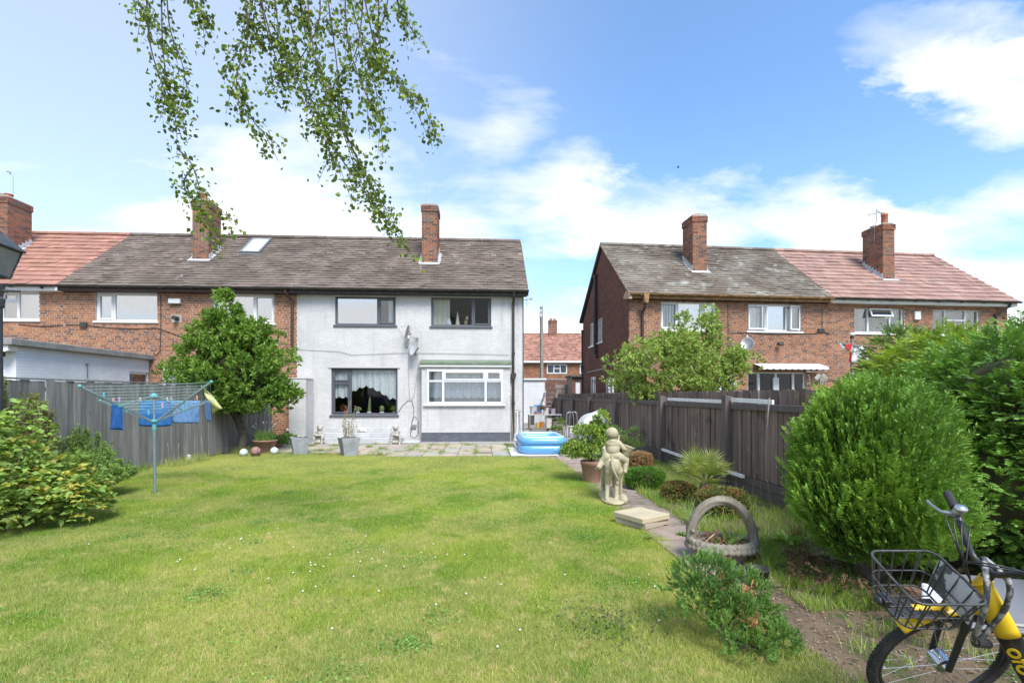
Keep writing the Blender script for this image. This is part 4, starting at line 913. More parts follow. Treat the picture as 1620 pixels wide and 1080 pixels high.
def inside(P, poly):
    x, y = P[:, 0], P[:, 1]; r = np.zeros(len(P), bool); n = len(poly)
    for i in range(n):
        x1, y1 = poly[i]; x2, y2 = poly[(i+1) % n]
        c = ((y1 > y) != (y2 > y)) & (x < (x2-x1)*(y-y1)/((y2-y1) or 1e-9)+x1); r ^= c
    return r
def blades(mb, P, H, W_, lean=.5, tint=None, seg=2, dirs=None, droop=.25):
    """P (N,3) roots; each blade a bent tapering strip"""
    N = len(P); H = np.broadcast_to(H, (N,)).astype(float); W_ = np.broadcast_to(W_, (N,)).astype(float)
    a = rng.random(N)*2*np.pi if dirs is None else dirs; l = np.abs(rng.normal(0, lean, N)); dx, dy = np.cos(a), np.sin(a); tw = rng.random(N)*np.pi
    wx, wy = np.cos(tw), np.sin(tw); pts = []
    for k in range(seg+1):
        t = k/seg; r = H*l*(t*.5+t*t*.5); zz = H*(t-droop*l*t*t*t); w = W_*(1-t)**.7 if k < seg else 0*W_
        c = P + np.stack([dx*r, dy*r, zz], 1); o = np.stack([wx*w/2, wy*w/2, 0*w], 1)
        if k < seg: pts += [c-o, c+o]
        else: pts += [c]
    V = np.stack(pts, 1); nv = 2*seg+1; b = (np.arange(N)*nv)[:, None]
    t_ = rng.uniform(-.5, .5, N) if tint is None else tint
    for k in range(seg-1):
        mb.add(V.reshape(-1, 3) if k == 0 else np.zeros((0, 3)), b+np.array([[2*k, 2*k+1, 2*k+3, 2*k+2]]) if k == 0 else b+np.array([[2*k, 2*k+1, 2*k+3, 2*k+2]])-N*nv, t_)
    F = b+np.array([[2*seg-2, 2*seg-1, 2*seg]])
    if seg == 1: mb.add(V.reshape(-1, 3), F, t_)
    else: mb.add(np.zeros((0, 3)), F-N*nv, t_)
    return mb
# tuft patches, planted over the lawn by geometry nodes
patches = []
for k in range(5):
    n = 950; ang = rng.random(n)*2*np.pi; rad = .24*np.sqrt(rng.random(n)); P = np.stack([rad*np.cos(ang), rad*np.sin(ang), np.zeros(n)-.003], 1)
    mb = MB(); blades(mb, P, rng.uniform(.014, .042, n)*(1+.6*(rng.random(n) > .95)), rng.uniform(.0022, .0042, n), lean=.75, seg=1 if k > 2 else 2)
    me = mb.mesh('grass_tuft'); me.materials.append(gm_blade); o = bpy.data.objects.new('grass_tuft', me); patches.append(o)
def scatter(name, pts, scl, objs, mat=None, label=None, zrot=None):
    me = bpy.data.meshes.new(name); me.from_pydata([tuple(p) for p in pts], [], [])
    a = me.attributes.new('scl', 'FLOAT', 'POINT'); a.data.foreach_set('value', np.asarray(scl, np.float32))
    a = me.attributes.new('yaw', 'FLOAT', 'POINT'); a.data.foreach_set('value', (rng.random(len(pts))*6.283).astype(np.float32))
    o = bpy.data.objects.new(name, me); COL.objects.link(o)
    ng = bpy.data.node_groups.new(name, 'GeometryNodeTree'); ng.interface.new_socket('Geometry', in_out='INPUT', socket_type='NodeSocketGeometry'); ng.interface.new_socket('Geometry', in_out='OUTPUT', socket_type='NodeSocketGeometry')
    N_ = ng.nodes; gi = N_.new('NodeGroupInput'); go = N_.new('NodeGroupOutput'); jn = N_.new('GeometryNodeGeometryToInstance')
    iop = N_.new('GeometryNodeInstanceOnPoints'); gi_j = N_.new('GeometryNodeJoinGeometry')
    for ob in objs[::-1]:
        oi = N_.new('GeometryNodeObjectInfo'); oi.inputs['Object'].default_value = ob; oi.inputs['As Instance'].default_value = True; ng.links.new(oi.outputs['Geometry'], gi_j.inputs[0])
    sa = N_.new('GeometryNodeInputNamedAttribute'); sa.data_type = 'FLOAT'; sa.inputs[0].default_value = 'scl'; ya = N_.new('GeometryNodeInputNamedAttribute'); ya.data_type = 'FLOAT'; ya.inputs[0].default_value = 'yaw'
    cx = N_.new('ShaderNodeCombineXYZ'); ng.links.new(ya.outputs[0], cx.inputs[2])
    ri = N_.new('FunctionNodeRandomValue'); ri.data_type = 'INT'; ri.inputs['Min'].default_value = 0; ri.inputs['Max'].default_value = len(objs)-1
    ng.links.new(gi.outputs[0], iop.inputs['Points']); ng.links.new(gi_j.outputs[0], iop.inputs['Instance']); iop.inputs['Pick Instance'].default_value = True
    io = [s for s in ri.outputs if s.type == 'INT'][0]; ng.links.new(io, iop.inputs['Instance Index'])
    ng.links.new(cx.outputs[0], iop.inputs['Rotation']); ng.links.new(sa.outputs[0], iop.inputs['Scale']); ng.links.new(iop.outputs[0], go.inputs[0])
    md = o.modifiers.new('scatter', 'NODES'); md.node_group = ng; tag(o, kind='stuff'); return o
gx, gy = np.meshgrid(np.arange(-7.3, 1.9, .2), np.arange(1.3, 13.8, .2)); P = np.stack([gx.ravel(), gy.ravel(), np.zeros(gx.size)+.001], 1); P[:, :2] += rng.uniform(-.09, .09, (len(P), 2))
P = P[inside(P, LAWN)]; dcam = np.hypot(P[:, 0], P[:, 1]); ang_ = np.degrees(np.arctan2(P[:, 0], P[:, 1])); P = P[(np.abs(ang_-3) < 50)]
P = P[P[:, 0] < 1.80-.0*P[:, 1]]
gx, gy = np.meshgrid(np.arange(-5, 1.9, .15), np.arange(2.2, 6.4, .15)); Q = np.stack([gx.ravel(), gy.ravel(), np.zeros(gx.size)], 1); Q[:, :2] += rng.uniform(-.07, .07, (len(Q), 2))
Q = Q[inside(Q, LAWN)]; Q = Q[np.abs(np.degrees(np.arctan2(Q[:, 0], Q[:, 1]))-3) < 50]; sc_all = np.concatenate([rng.uniform(.85, 1.2, len(P)), rng.uniform(.8, 1.15, len(Q))]); P = np.concatenate([P, Q])
scatter('grass', P, sc_all, patches)
# clover heads and daisies among the grass
mb = MB()
for (cx_, cy_, n, sp) in [(G(560, 905).x, G(560, 905).y, 12, .35), (G(520, 890).x, G(520, 890).y, 10, .3), (G(330, 880).x, G(330, 880).y, 9, .5), (G(730, 900).x, G(730, 900).y, 5, .8), (-2.5, 7, 16, 2.5), (0, 10, 10, 2), (G(850, 990).x, G(850, 990).y, 5, .4)]:
    for k in range(n):
        x, y = random.gauss(cx_, sp), random.gauss(cy_, sp*1.2)
        if x < 1.6 and 1.8 < y < 12: mb.ell((x, y, random.uniform(.025, .045)), (.008, .008, .006), 6, 4)
tag(mb.build('clover_flowers', pmat('clover_white', (.7, .68, .62), None)), kind='stuff')

# patio
conc = pmat('patio_concrete', (.36, .34, .31), (.28, .26, .235), 3, rough=.95, bump=.006, bscale=30)
sheet('patio_ground', [(-6.4, 12.9), (.85, 12.65), (.95, 17.3), (-6.4, 17.3)], .002, pmat('joint_soil', (.17, .15, .09), (.11, .14, .05), 3, rough=1, bump=.01))
sheet('concrete_strip', [(-6.4, 16.25), (.95, 16.25), (.95, 17.29), (-6.4, 17.29)], .012, conc)
slabm = [pmat('slab_buff', (.44, .37, .27), (.36, .31, .24), 5, rough=.95, bump=.003, orand=.1), pmat('slab_pink', (.42, .32, .26), (.34, .28, .24), 5, rough=.95, bump=.003, orand=.1), pmat('slab_grey', (.36, .34, .30), (.28, .27, .24), 5, rough=.95, bump=.003, orand=.1)]
pat = bpy.data.objects.new('patio', None); COL.objects.link(pat); tag(pat, kind='structure')
smes = []
for mt in slabm:
    b = MB(); b.box(-.217, .217, -.217, .217, 0, .03); me = b.mesh('slab'); me.materials.append(mt); smes.append(me)
for i in range(15):
    for j in range(7):
        x = -5.85+i*.45; y = 13.12+j*.45
        if x < -2.5 and j < (2 if x < -3.3 else 1): continue
        if random.random() < .03: continue
        link_mesh('slab', smes[0 if random.random() < .5 else (1 if random.random() < .6 else 2)], None, pat, (x, y, -.008+random.uniform(0, .008)), (random.gauss(0, .006), random.gauss(0, .006), random.gauss(0, .012)))
# passage, path, bare earth
sheet('passage', [(.95, 12.9), (4.1, 12.9), (4.1, 34), (.95, 34)], .004, conc)
pathm = [pmat('path_pink', (.36, .27, .22), (.27, .21, .175), 6, rough=.97, bump=.006, bscale=70, orand=.1, spots=((.15, .12, .09), 3.5, .58, .1)), pmat('path_brown', (.26, .21, .17), (.20, .165, .135), 6, rough=.97, bump=.006, bscale=70, orand=.1, spots=((.12, .10, .07), 3.0, .52, .1))]
pth = bpy.data.objects.new('path', None); COL.objects.link(pth); tag(pth, kind='structure')
b = MB(); b.box(-.3, .3, -.295, .295, 0, .04); pme = []
for mt in pathm: me = b.mesh('slab'); me.materials.append(mt); pme.append(me)
y = 4.35; k = 0
while y < 12.9:
    if 3 <= k <= 9 and k not in (5,): y += .61; k += 1; continue
    link_mesh('slab', pme[0 if (k < 3 or k > 8) else 1], None, pth, (2.14+random.uniform(-.02, .02)-.02*(y > 11), y, -.022+random.uniform(-.004, .006)), (random.gauss(0, .012), random.gauss(0, .012), random.gauss(0, .02))); y += .61; k += 1
sheet('path_ground', [(1.84, 4.0), (2.46, 4.0), (2.50, 12.4), (3.4, 13.2), (1.0, 13.0), (1.72, 12.3)], .0045, pmat('path_grit', (.30, .235, .19), (.20, .165, .13), 4, rough=1, bump=.008, bscale=60, spots=((.13, .105, .08), 5, .56, .1), spots2=((.38, .31, .26), 22, .6, .06)))
for (x, y) in ((1.35, 12.75), (1.95, 13.1), (2.6, 12.6), (2.72, 11.4)): link_mesh('slab', pme[1], None, pth, (x, y, -.02), (0, 0, random.gauss(0, .05)))
mb = MB(); V = []
P = np.stack([rng.uniform(1.85, 2.5, 2600), rng.uniform(2.4, 12.8, 2600), np.full(2600, .012)], 1); P2 = np.stack([rng.uniform(1.9, 3.6, 2600), rng.uniform(2.2, 4.2, 2600), np.full(2600, .002)], 1)
for p in np.concatenate([P[:900], P2[:700]]): r = random.uniform(.003, .010); mb.ell(p, (r, r*random.uniform(.6, 1), r*.5), 5, 3, tint=random.uniform(-.5, .6))
tag(mb.build('gravel', pmat('gravel', (.30, .24, .18), (.20, .15, .11), 30, rough=.95)), kind='stuff')

# ---------------------------------------------------------------- fences
fenL = pmat('fence_grey', (.235, .22, .20), (.165, .155, .145), 2.2, rough=.85, bump=.004, bscale=14, stretch=(9, 9, .7), orand=.17, spots=((.20, .17, .14), 2.0, .64, .12), spots2=((.07, .065, .06), 1.2, .62, .1))
fenR = pmat('fence_brown', (.24, .175, .14), (.165, .122, .098), 2.2, rough=.8, bump=.004, bscale=14, stretch=(9, 9, .7), orand=.28, spots=((.24, .20, .16), 3.5, .62, .06), spots2=((.10, .075, .065), 1.2, .55, .1))
fenRp = pmat('fence_post', (.15, .12, .11), (.11, .09, .083), 3, rough=.75, bump=.003, stretch=(6, 6, .7))
def plank_fence(name, label, A, B, hfun, pw, mat, thick=.018, gap=.004, lap=True, z0=.03, jit=.012, extra=None, group=None):
    A, B = Vector((*A, 0)), Vector((*B, 0)); d = (B-A); L = d.length; rz = math.atan2(d.y, d.x); t = thing(name, label, 'fence', A, rz, group); n = int(L/pw); pw = L/n; mes = {}
    for k in range(n):
        h = hfun((k+.5)*pw); h = round(h*100)/100; key = (h, k % 3); w_ = pw-gap+(.012 if lap and k % 2 else 0)
        if key not in mes:
            b = MB(); hh = h+random.uniform(-jit, jit); b.box(-w_/2, w_/2, 0, thick, z0, hh); me = b.mesh('plank'); me.materials.append(mat); mes[key] = me
        link_mesh('plank', mes[key], None, t, ((k+.5)*pw, (thick*.55 if k % 2 and lap else 0)+random.uniform(0, .003), random.uniform(-.006, .006)), (random.gauss(0, .002), random.gauss(0, .004), 0))
    return t, L
ztop = 1.80
LA, LB = (-7.62, 4.2), (-6.72, 16.5)
def hL(s): return 1.80 if s < 10.2 else 1.30
fl, LL = plank_fence('plank_fence', 'grey weathered vertical plank fence along the left side of the lawn', LB, LA, lambda s: hL(LL0-s) , .137, fenL) if False else (None, None)
LL0 = math.hypot(LB[0]-LA[0], LB[1]-LA[1])
fl, LL = plank_fence('plank_fence', 'grey weathered vertical plank fence along the left side of the lawn', LA, LB, hL, .137, fenL)
for zz in (.35, 1.0): MB().box(0, LL, .04, .08, zz, zz+.08).build('rail', fenL, fl)
MB().box(0, 10.2, .04, .08, 1.62, 1.70).build('rail', fenL, fl)
for k in range(7): MB().box(k*2.0, k*2.0+.09, .08, .17, 0, hL(k*2.0)-.03).build('post', fenL, fl)
MB().box(0, 10.2, -.005, .055, 1.815, 1.84).build('capping', fenL, fl)
# nearer end of the same fence line carries on beyond the picture
# --- right fence: posts with panels between
FXR = 4.17; posts = [2.6, 5.3, 8.36, 11.5, 15.6, 19.6, 23.2, 26.8, 30.3]
fr_ = thing('panel_fence', 'dark brown panel fence with square posts along the right side of the garden', 'fence', (FXR, 0, 0), 0)
TOP = 1.43
mes = []
for k in range(4):
    b = MB(); b.box(0, .018, -.055, .055, .28, TOP-.06); me = b.mesh('plank'); me.materials.append(fenR); mes.append(me)
y = 2.6; k = 0; cnt = 0
while y < 30.3:
    near = any(abs(y-p) < .09 for p in posts)
    pw = random.choice((.095, .12, .085, .11))
    if not near:
        o = link_mesh('plank', mes[k % 4], None, fr_, (random.choice((0, .012, .02)), y, random.uniform(-.004, .004))); o.scale = (1, pw/.105, 1); cnt += 1
    y += pw; k += 1
for p in posts: 
    hP = 1.56 if p < 12 else 1.50
    m = MB(); m.prism([(-.075, 0), (.07, 0), (.07, hP-.03), (-.075, hP)], -.075, .075, M=Matrix.Translation((-.04, p, 0)) @ Matrix(((1, 0, 0, 0), (0, 0, 1, 0), (0, 1, 0, 0), (0, 0, 0, 1)))); m.build('post', fenRp, fr_, bev=.006)
for a, b in zip(posts[:-1], posts[1:]):
    MB().box(-.035, .035, a+.078, b-.078, TOP-.10, TOP-.01).build('rail', fenRp, fr_, bev=.003)
    MB().box(-.03, .03, a+.078, b-.078, .16, .27).build('rail', fenRp, fr_, bev=.003)
    MB().box(-.02, .02, a+.078, b-.078, .0, .155).build('gravel_board', fenRp, fr_, bev=.003)
strip = pmat('white_trim', (.85, .85, .84), (.74, .73, .70), 6, rough=.5)
def lump(A, B, w_, h, name, label, cat, z0, group='loose white plastic trims on the brown fence'):
    o = MB().beam(A, B, w_, h).build(name, strip); tag(o, label, cat, group); return o
lump((4.155, 7.05, TOP+.03), (4.15, 8.26, TOP+.055), .03, .065, 'plastic_trim', 'white plastic trim lying on the near fence rail to the right of the big post', 'trim', 0)
lump((4.155, 8.50, TOP+.02), (4.15, 11.2, TOP+.045), .03, .06, 'plastic_trim', 'long white plastic trim on the fence rail between the two big posts', 'trim', 0)
lump((4.05, 8.62, .30), (4.04, 9.5, .33), .05, .05, 'plastic_trim', 'short white plastic trim at the foot of the fence right of the palm', 'trim', 0)
lump((4.08, 10.2, .30), (4.06, 11.3, .33), .05, .05, 'plastic_trim', 'white plastic trim at the foot of the fence left of the palm', 'trim', 0)
lump((4.06, 7.7, .29), (4.06, 8.18, .29), .04, .05, 'plastic_trim', 'small white trim on the low rail just right of the big post', 'trim', 0)
st_ = MB().tube([(4.10, 7.05, 1.52), (4.09, 7.05, 1.45), (4.085, 7.08, 1.1)], [.008, .012, .004], 6).build('drip_stain', pmat('pale_stick', (.35, .34, .31), None)); tag(st_, 'thin pale stick hanging down the fence right of the big post', 'stick')
# neighbour's taller board fence behind it
nb, _ = plank_fence('neighbour_fence', 'weathered brown board fence standing just behind the panel fence', (4.62, 2.6), (4.45, 30), lambda s: 1.64, .135, fenR, jit=.015)
MB().box(0, 27.3, .03, .07, 1.3, 1.38).build('rail', fenR, nb)

# ---------------------------------------------------------------- foliage tools
def unit(v): return v/np.maximum(np.linalg.norm(v, axis=1, keepdims=True), 1e-9)
def leafs(mb, P, D, L, W_, up=None, fold=.25, curl=.15, tint=None, simple=False):
    N = len(P)
    if N == 0: return mb
    D = unit(D); L = np.broadcast_to(L, (N,)).astype(float)[:, None]; W_ = np.broadcast_to(W_, (N,)).astype(float)[:, None]
    U = rng.normal(0, .6, (N, 3)) + (np.array([0, 0, 1.0]) if up is None else up); S = unit(np.cross(D, U)); Nn = unit(np.cross(S, D))
    t_ = rng.uniform(-.35, .35, N) if tint is None else tint
    if simple:
        V = np.stack([P, P+D*L*.45-S*W_/2, P+D*L, P+D*L*.45+S*W_/2], 1); b = (np.arange(N)*4)[:, None]
        return mb.add(V.reshape(-1, 3), b+np.array([[0, 1, 2, 3]]), t_)
    f = Nn*W_*fold; c = -Nn*L*curl
    V = np.stack([P, P+D*L*.3-S*W_/2+f, P+D*L*.68-S*W_*.38+f*.8+c*.5, P+D*L+c, P+D*L*.68+S*W_*.38+f*.8+c*.5, P+D*L*.3+S*W_/2+f], 1); b = (np.arange(N)*6)[:, None]
    F = np.concatenate([b+np.array([[0, 1, 2, 3]]), b+np.array([[0, 3, 4, 5]])]); return mb.add(V.reshape(-1, 3), F, np.tile(t_, 2))
def on_ell(n, c, r, zmin=-.6, jit=.08, noise=None):
    d = unit(rng.normal(0, 1, (n*2, 3))); d = d[d[:, 2] > zmin][:n]; s = 1-np.abs(rng.normal(0, jit, len(d)))
    return np.array(c)+d*np.array(r)*s[:, None], unit(d/np.array(r))
def clumps(nc, c, r, cr, ns, zmin=-.5, fill=.45):
    """shoots on the surfaces of clumps spread through an ellipsoid crown"""
    P, Nn = [], []
    d = unit(rng.normal(0, 1, (nc*3, 3))); d = d[d[:, 2] > zmin][:nc]; s = fill+(1-fill)*rng.random(len(d))**.5
    C = np.array(c)+d*np.array(r)*s[:, None]
    for cc in C:
        R0 = cr*rng.uniform(.6, 1.25); p, n_ = on_ell(ns, cc, (R0, R0, R0*.8), -.55, .2); P.append(p); Nn.append(n_)
    return np.concatenate(P), np.concatenate(Nn)
def whorls(mb, P, N_, k, L, W_, spread=.9, upb=.5, **kw):
    n = len(P); Pk = np.repeat(P, k, 0); ax = unit(np.repeat(N_, k, 0)+np.array([0, 0, upb])); d = unit(ax+rng.normal(0, spread, (n*k, 3)))
    off = np.tile(np.arange(k)/k, n)[:, None]; stem = L*.9
    Lr = rng.uniform(.7, 1.15, n*k)*L; return leafs(mb, Pk+ax*off*stem, d, Lr, Lr*(W_/L), **kw)
def branches(mb, base, tips, r0, r1, n=6, wob=.06):
    base = Vector(base)
    for tpt in tips:
        tpt = Vector(tpt); pts = []; m_ = 6
        for i in range(m_+1):
            t = i/m_; p = base.lerp(tpt, t) + Vector((random.gauss(0, wob), random.gauss(0, wob), random.gauss(0, wob)*.5))*math.sin(math.pi*t); pts.append(p)
        mb.tube(pts, [r0+(r1-r0)*i/m_ for i in range(m_+1)], n)
    return mb
bark = pmat('bark', (.13, .10, .08), (.08, .065, .05), 8, rough=.95, bump=.01, bscale=30); barkG = pmat('bark_grey', (.19, .17, .15), (.12, .105, .09), 8, rough=.95, bump=.008, bscale=30)
def leafmat(name, c1, c2, sc=2.0, tr=.35, rough=.5, tint=1.0, spots=None, spec=.35): return pmat(name, c1, c2, sc, rough=rough, tint=tint, trans=tr, spots=spots, spec=spec)
# ================================================================== plants
random.seed(5); rng = np.random.default_rng(5)
# ---- bay tree by the left fence
tb = G(376, 717); bt = thing('bay_tree', 'dense bright green bay tree with a short crooked trunk against the left fence', 'tree', (tb.x, tb.y, 0))
zt_ = tb.y
def rel(p, o): return (p[0]-o[0], p[1]-o[1], p[2]-o[2])
c0 = np.array([0.0, -.1, 2.35]); k_ = tb.y/FPX
lm_bay = leafmat('leaf_bay', (.215, .345, .055), (.14, .245, .04), 1.6, .3, .42)
mb = MB(); P, N_ = clumps(70, (-.02, 0, 2.1), (1.45, 1.15, .95), .42, 34, -.95, .35)
P2, N2 = clumps(34, (-.30, 0, 3.05), (.72, .65, .75), .36, 30, -.6, .3); P3, N3 = clumps(20, (.42, 0, 2.95), (.55, .5, .42), .32, 28, -.6, .3); P4, N4 = clumps(3, (-.36, 0, 4.0), (.12, .1, .42), .16, 26, -1, .3)
P = np.concatenate([P, P2, P3, P4]); N_ = np.concatenate([N_, N2, N3, N4]); P5, N5 = clumps(26, (.35, -.1, 1.55), (1.15, .9, .55), .36, 30, -.95, .35); P = np.concatenate([P, P5]); N_ = np.concatenate([N_, N5]); whorls(mb, P, N_, 9, .115, .042, .7, 1.0)
mb.build('crown', lm_bay, bt); q_ = MB().ell((0, .1, 2.0), (1.0, .7, .75), 16, 10).ell((-.2, .1, 2.9), (.45, .4, .6), 14, 10); q_.build('dark_core', pmat('inner_bay', (.03, .04, .015), (.05, .045, .02), 8, rough=1), bt)  # solid dark core closes the crown, standing in for its shaded inside
tr = MB(); tr.tube([(.12, 0, 0), (.16, 0, .5), (-.02, .02, .95), (-.10, 0, 1.5)], [.13, .11, .10, .07], 10).tube([(-.0, 0, .85), (-.35, .1, 1.4), (-.6, 0, 1.9)], [.07, .05, .03], 8).tube([(.02, 0, .9), (.3, 0, 1.5), (.6, -.1, 2.0)], [.06, .05, .03], 8)
branches(tr, (-.1, 0, 1.5), [(-.3, .1, 3.2), (.45, 0, 2.9), (.9, .2, 2.1), (-1.0, .1, 2.2), (0, .6, 2.4), (0, -.6, 2.3)], .05, .012); tr.build('trunk', bark, bt, smooth=True)

# ---- birch: trunk outside the picture, weeping twigs hanging into it
bk = thing('birch_tree', 'weeping silver birch whose leafy twigs hang down across the sky', 'tree', (-3.4, .6, 0))
bo_ = Vector((-3.4, .6, 0)); lm_b = leafmat('leaf_birch', (.15, .22, .045), (.10, .155, .035), 2.5, .42, .45); lm_b2 = leafmat('leaf_birch_light', (.26, .34, .05), None, 2, .45, .45)
tr = MB(); tr.tube([(0, 0, 0), (.05, .1, 2), (.2, .3, 4.2), (.25, .5, 6.2)], [.17, .15, .12, .07], 14)
strands = []
def S_(d, *pp): strands.append((d, pp))
S_(4.3, (232, -60), (236, 60), (262, 150), (278, 190), (280, 250)); S_(4.4, (262, -60), (268, 40), (288, 100), (300, 170)); S_(4.2, (255, -40), (258, 80), (270, 150), (294, 205))
S_(4.35, (280, 235), (300, 255), (312, 285), (322, 330), (335, 365), (345, 402)); S_(4.4, (308, 262), (292, 285), (300, 312), (330, 322), (372, 350))
S_(4.4, (290, -60), (300, -10), (318, 20), (326, 52)); S_(4.5, (398, -60), (400, 0), (384, 60), (352, 120)); S_(4.4, (380, -60), (392, 60), (374, 120), (380, 180)); S_(4.4, (376, 130), (384, 150), (400, 190), (420, 215), (440, 255))
for k, (a, b, c, d, e) in enumerate([((430, -80), (440, 40), (462, 110), (490, 170), (520, 230)), ((400, -60), (430, 60), (470, 120), (500, 190), (540, 280)), ((440, -60), (465, 60), (490, 150), (525, 230), (560, 330)),
                                     ((470, -80), (480, 40), (520, 140), (560, 260), (600, 350)), ((510, -60), (530, 80), (540, 170), (556, 240), (590, 300)), ((545, -60), (550, 60), (575, 140), (600, 190), (606, 250)),
                                     ((560, -80), (590, 60), (600, 100), (640, 140), (684, 232)), ((600, -60), (600, 60), (618, 120), (664, 160), (690, 210)), ((400, -60), (420, 40), (436, 90), (450, 130), (478, 155)),
                                     ((620, -60), (628, 0), (640, 20), (650, 45), (652, 50)), ((575, -60), (572, 30), (560, 90), (530, 130), (520, 180)), ((500, -60), (505, 30), (470, 100), (440, 120), (415, 150)),
                                     ((505, 200), (560, 280), (590, 320), (620, 360), (648, 400)), ((535, 185), (570, 260), (592, 300), (610, 330), (632, 372)), ((540, -80), (560, 20), (580, 90), (594, 140), (600, 180)), ((480, -60), (496, 80), (512, 130), (520, 160), (530, 210)),
                                     ((620, -60), (610, 20), (590, 70), (580, 130), (585, 220)), ((380, -60), (395, 40), (425, 60), (440, 70), (470, 60)), ((200, -60), (212, -15), (222, 8), (228, 22), (230, 24)), ((460, -60), (480, 20), (500, 40), (560, 60), (620, 90))]):
    strands.append((4.2+.12*(k % 5), (a, b, c, d, e)))
tw = MB(); lv = MB(); lv2 = MB()
def cat(pts, m=10):
    out = []; n = len(pts)
    for i in range(n-1):
        p0, p1, p2, p3 = [Vector(pts[min(max(j, 0), n-1)]) for j in (i-1, i, i+1, i+2)]
        for k in range(m):
            t = k/m; out.append(.5*((2*p1)+(p2-p0)*t+(2*p0-5*p1+4*p2-p3)*t*t+(3*p1-p0-3*p2+p3)*t**3))
    out.append(Vector(pts[-1])); return out
limb_pts = []
for (d, pp) in strands:
    W3 = [atz(x, y, d+.15*math.sin(x*.03))-bo_ for x, y in pp]; C = cat(W3, 9); n = len(C); tw.tube(C, [.0055*(1-i/n)+.0018 for i in range(n)], 5); limb_pts.append(C[0])
    subs = [C]
    for k in range(5):
        i = random.randrange(2, n-4); L_ = random.uniform(.1, .3); s = C[i]; dv = (C[min(i+3, n-1)]-C[i]).normalized()+Vector((random.gauss(0, .45), random.gauss(0, .4), -.3)); dv.normalize()
        sc = [s+dv*L_*t+Vector((0, 0, -.25*L_*t*t)) for t in (0, .35, .7, 1)]; tw.tube(sc, [.003, .0025, .002, .001], 4); subs.append(cat(sc, 4))
    for sub in subs:
        A = np.array([tuple(v) for v in sub]); seg = np.linalg.norm(np.diff(A, axis=0), axis=1).sum(); nl = int(seg*80) + 4
        t = rng.random(nl)**.9*(len(A)-1); i0 = np.minimum(t.astype(int), len(A)-2); P = A[i0]+(A[i0+1]-A[i0])*(t-i0)[:, None]; P += rng.normal(0, .042, P.shape)
        D = np.stack([rng.normal(0, .5, nl), rng.normal(0, .5, nl), rng.uniform(-1.2, .1, nl)], 1); L_ = rng.uniform(.024, .048, nl); pk = rng.random(nl) < .3
        upv = rng.normal(0, 1, (nl, 3))
        leafs(lv, P[~pk], D[~pk], L_[~pk], L_[~pk]*.82, up=upv[~pk], fold=.12); leafs(lv2, P[pk], D[pk], L_[pk], L_[pk]*.82, up=upv[pk], fold=.12)
hub = Vector((.25, .5, 6.2)); 
limb_pts = [q for q in limb_pts if (q+bo_).z > EYE+625/800*4.1]
for gx0 in (0, 1, 2, 3, 4, 5):
    sel = limb_pts[gx0::6]; mid = sum(sel, Vector())/len(sel) + Vector((-.3, -.4, 1.0)); tr.tube(cat([(.22, .4, 5.0+.2*gx0), Vector((.22, .4, 5.2)).lerp(mid, .55)+Vector((0, 0, .55)), mid], 6), [.06-.0022*i for i in range(13)], 8)
    for s in sel: tr.tube(cat([mid, mid.lerp(s, .5)+Vector((0, 0, .12)), s], 5), [.02-.0014*i for i in range(11)], 6)
tr.build('trunk', pmat('birch_bark', (.5, .48, .45), (.15, .13, .12), 5, rough=.8, stretch=(1, 1, 3)), bk, smooth=True); tw.build('twig', bark, bk); lv.build('leaf_spray', lm_b, bk); lv2.build('leaf_spray', lm_b2, bk)

# ---- neighbour's apple tree behind the fences
ap = atz(1075, 625, 14.2); at_ = thing('apple_tree', 'loose pale green fruit tree behind the right fence in front of the gabled house', 'tree', (ap.x, ap.y, 0))
mb = MB(); lm_ap = leafmat('leaf_apple', (.38, .49, .13), (.27, .37, .09), 1.3, .38, .5); sx = 14.2/FPX
P, N_ = clumps(80, (-.0, 0, 2.25), (2.1, 1.3, 1.1), .36, 34, -.9, .3); P2, N2 = clumps(16, (.15, 0, 3.2), (.85, .7, .65), .3, 24, -.8, .3); P3, N3 = clumps(8, (1.5, 0, 2.5), (.5, .4, .4), .25, 22, -.9, .3); P4, N4 = clumps(7, (.85, 0, 3.5), (.35, .3, .4), .2, 18, -.9, .3)
P = np.concatenate([P, P2, P3, P4]); N_ = np.concatenate([N_, N2, N3, N4]); whorls(mb, P, N_, 7, .095, .046, .9, .6); mb.build('crown', lm_ap, at_)
tr = MB(); tr.tube([(0, 0, 0), (.05, 0, .8), (0, 0, 1.3)], [.12, .09, .08], 10); branches(tr, (0, 0, 1.2), [(-1.5, .1, 2.2), (-.7, -.3, 2.8), (.1, .1, 3.5), (1.2, 0, 2.6), (1.8, .1, 2.2), (.9, -.2, 3.5), (-1.8, .2, 1.9)], .06, .01); tr.build('trunk', bark, at_, smooth=True)

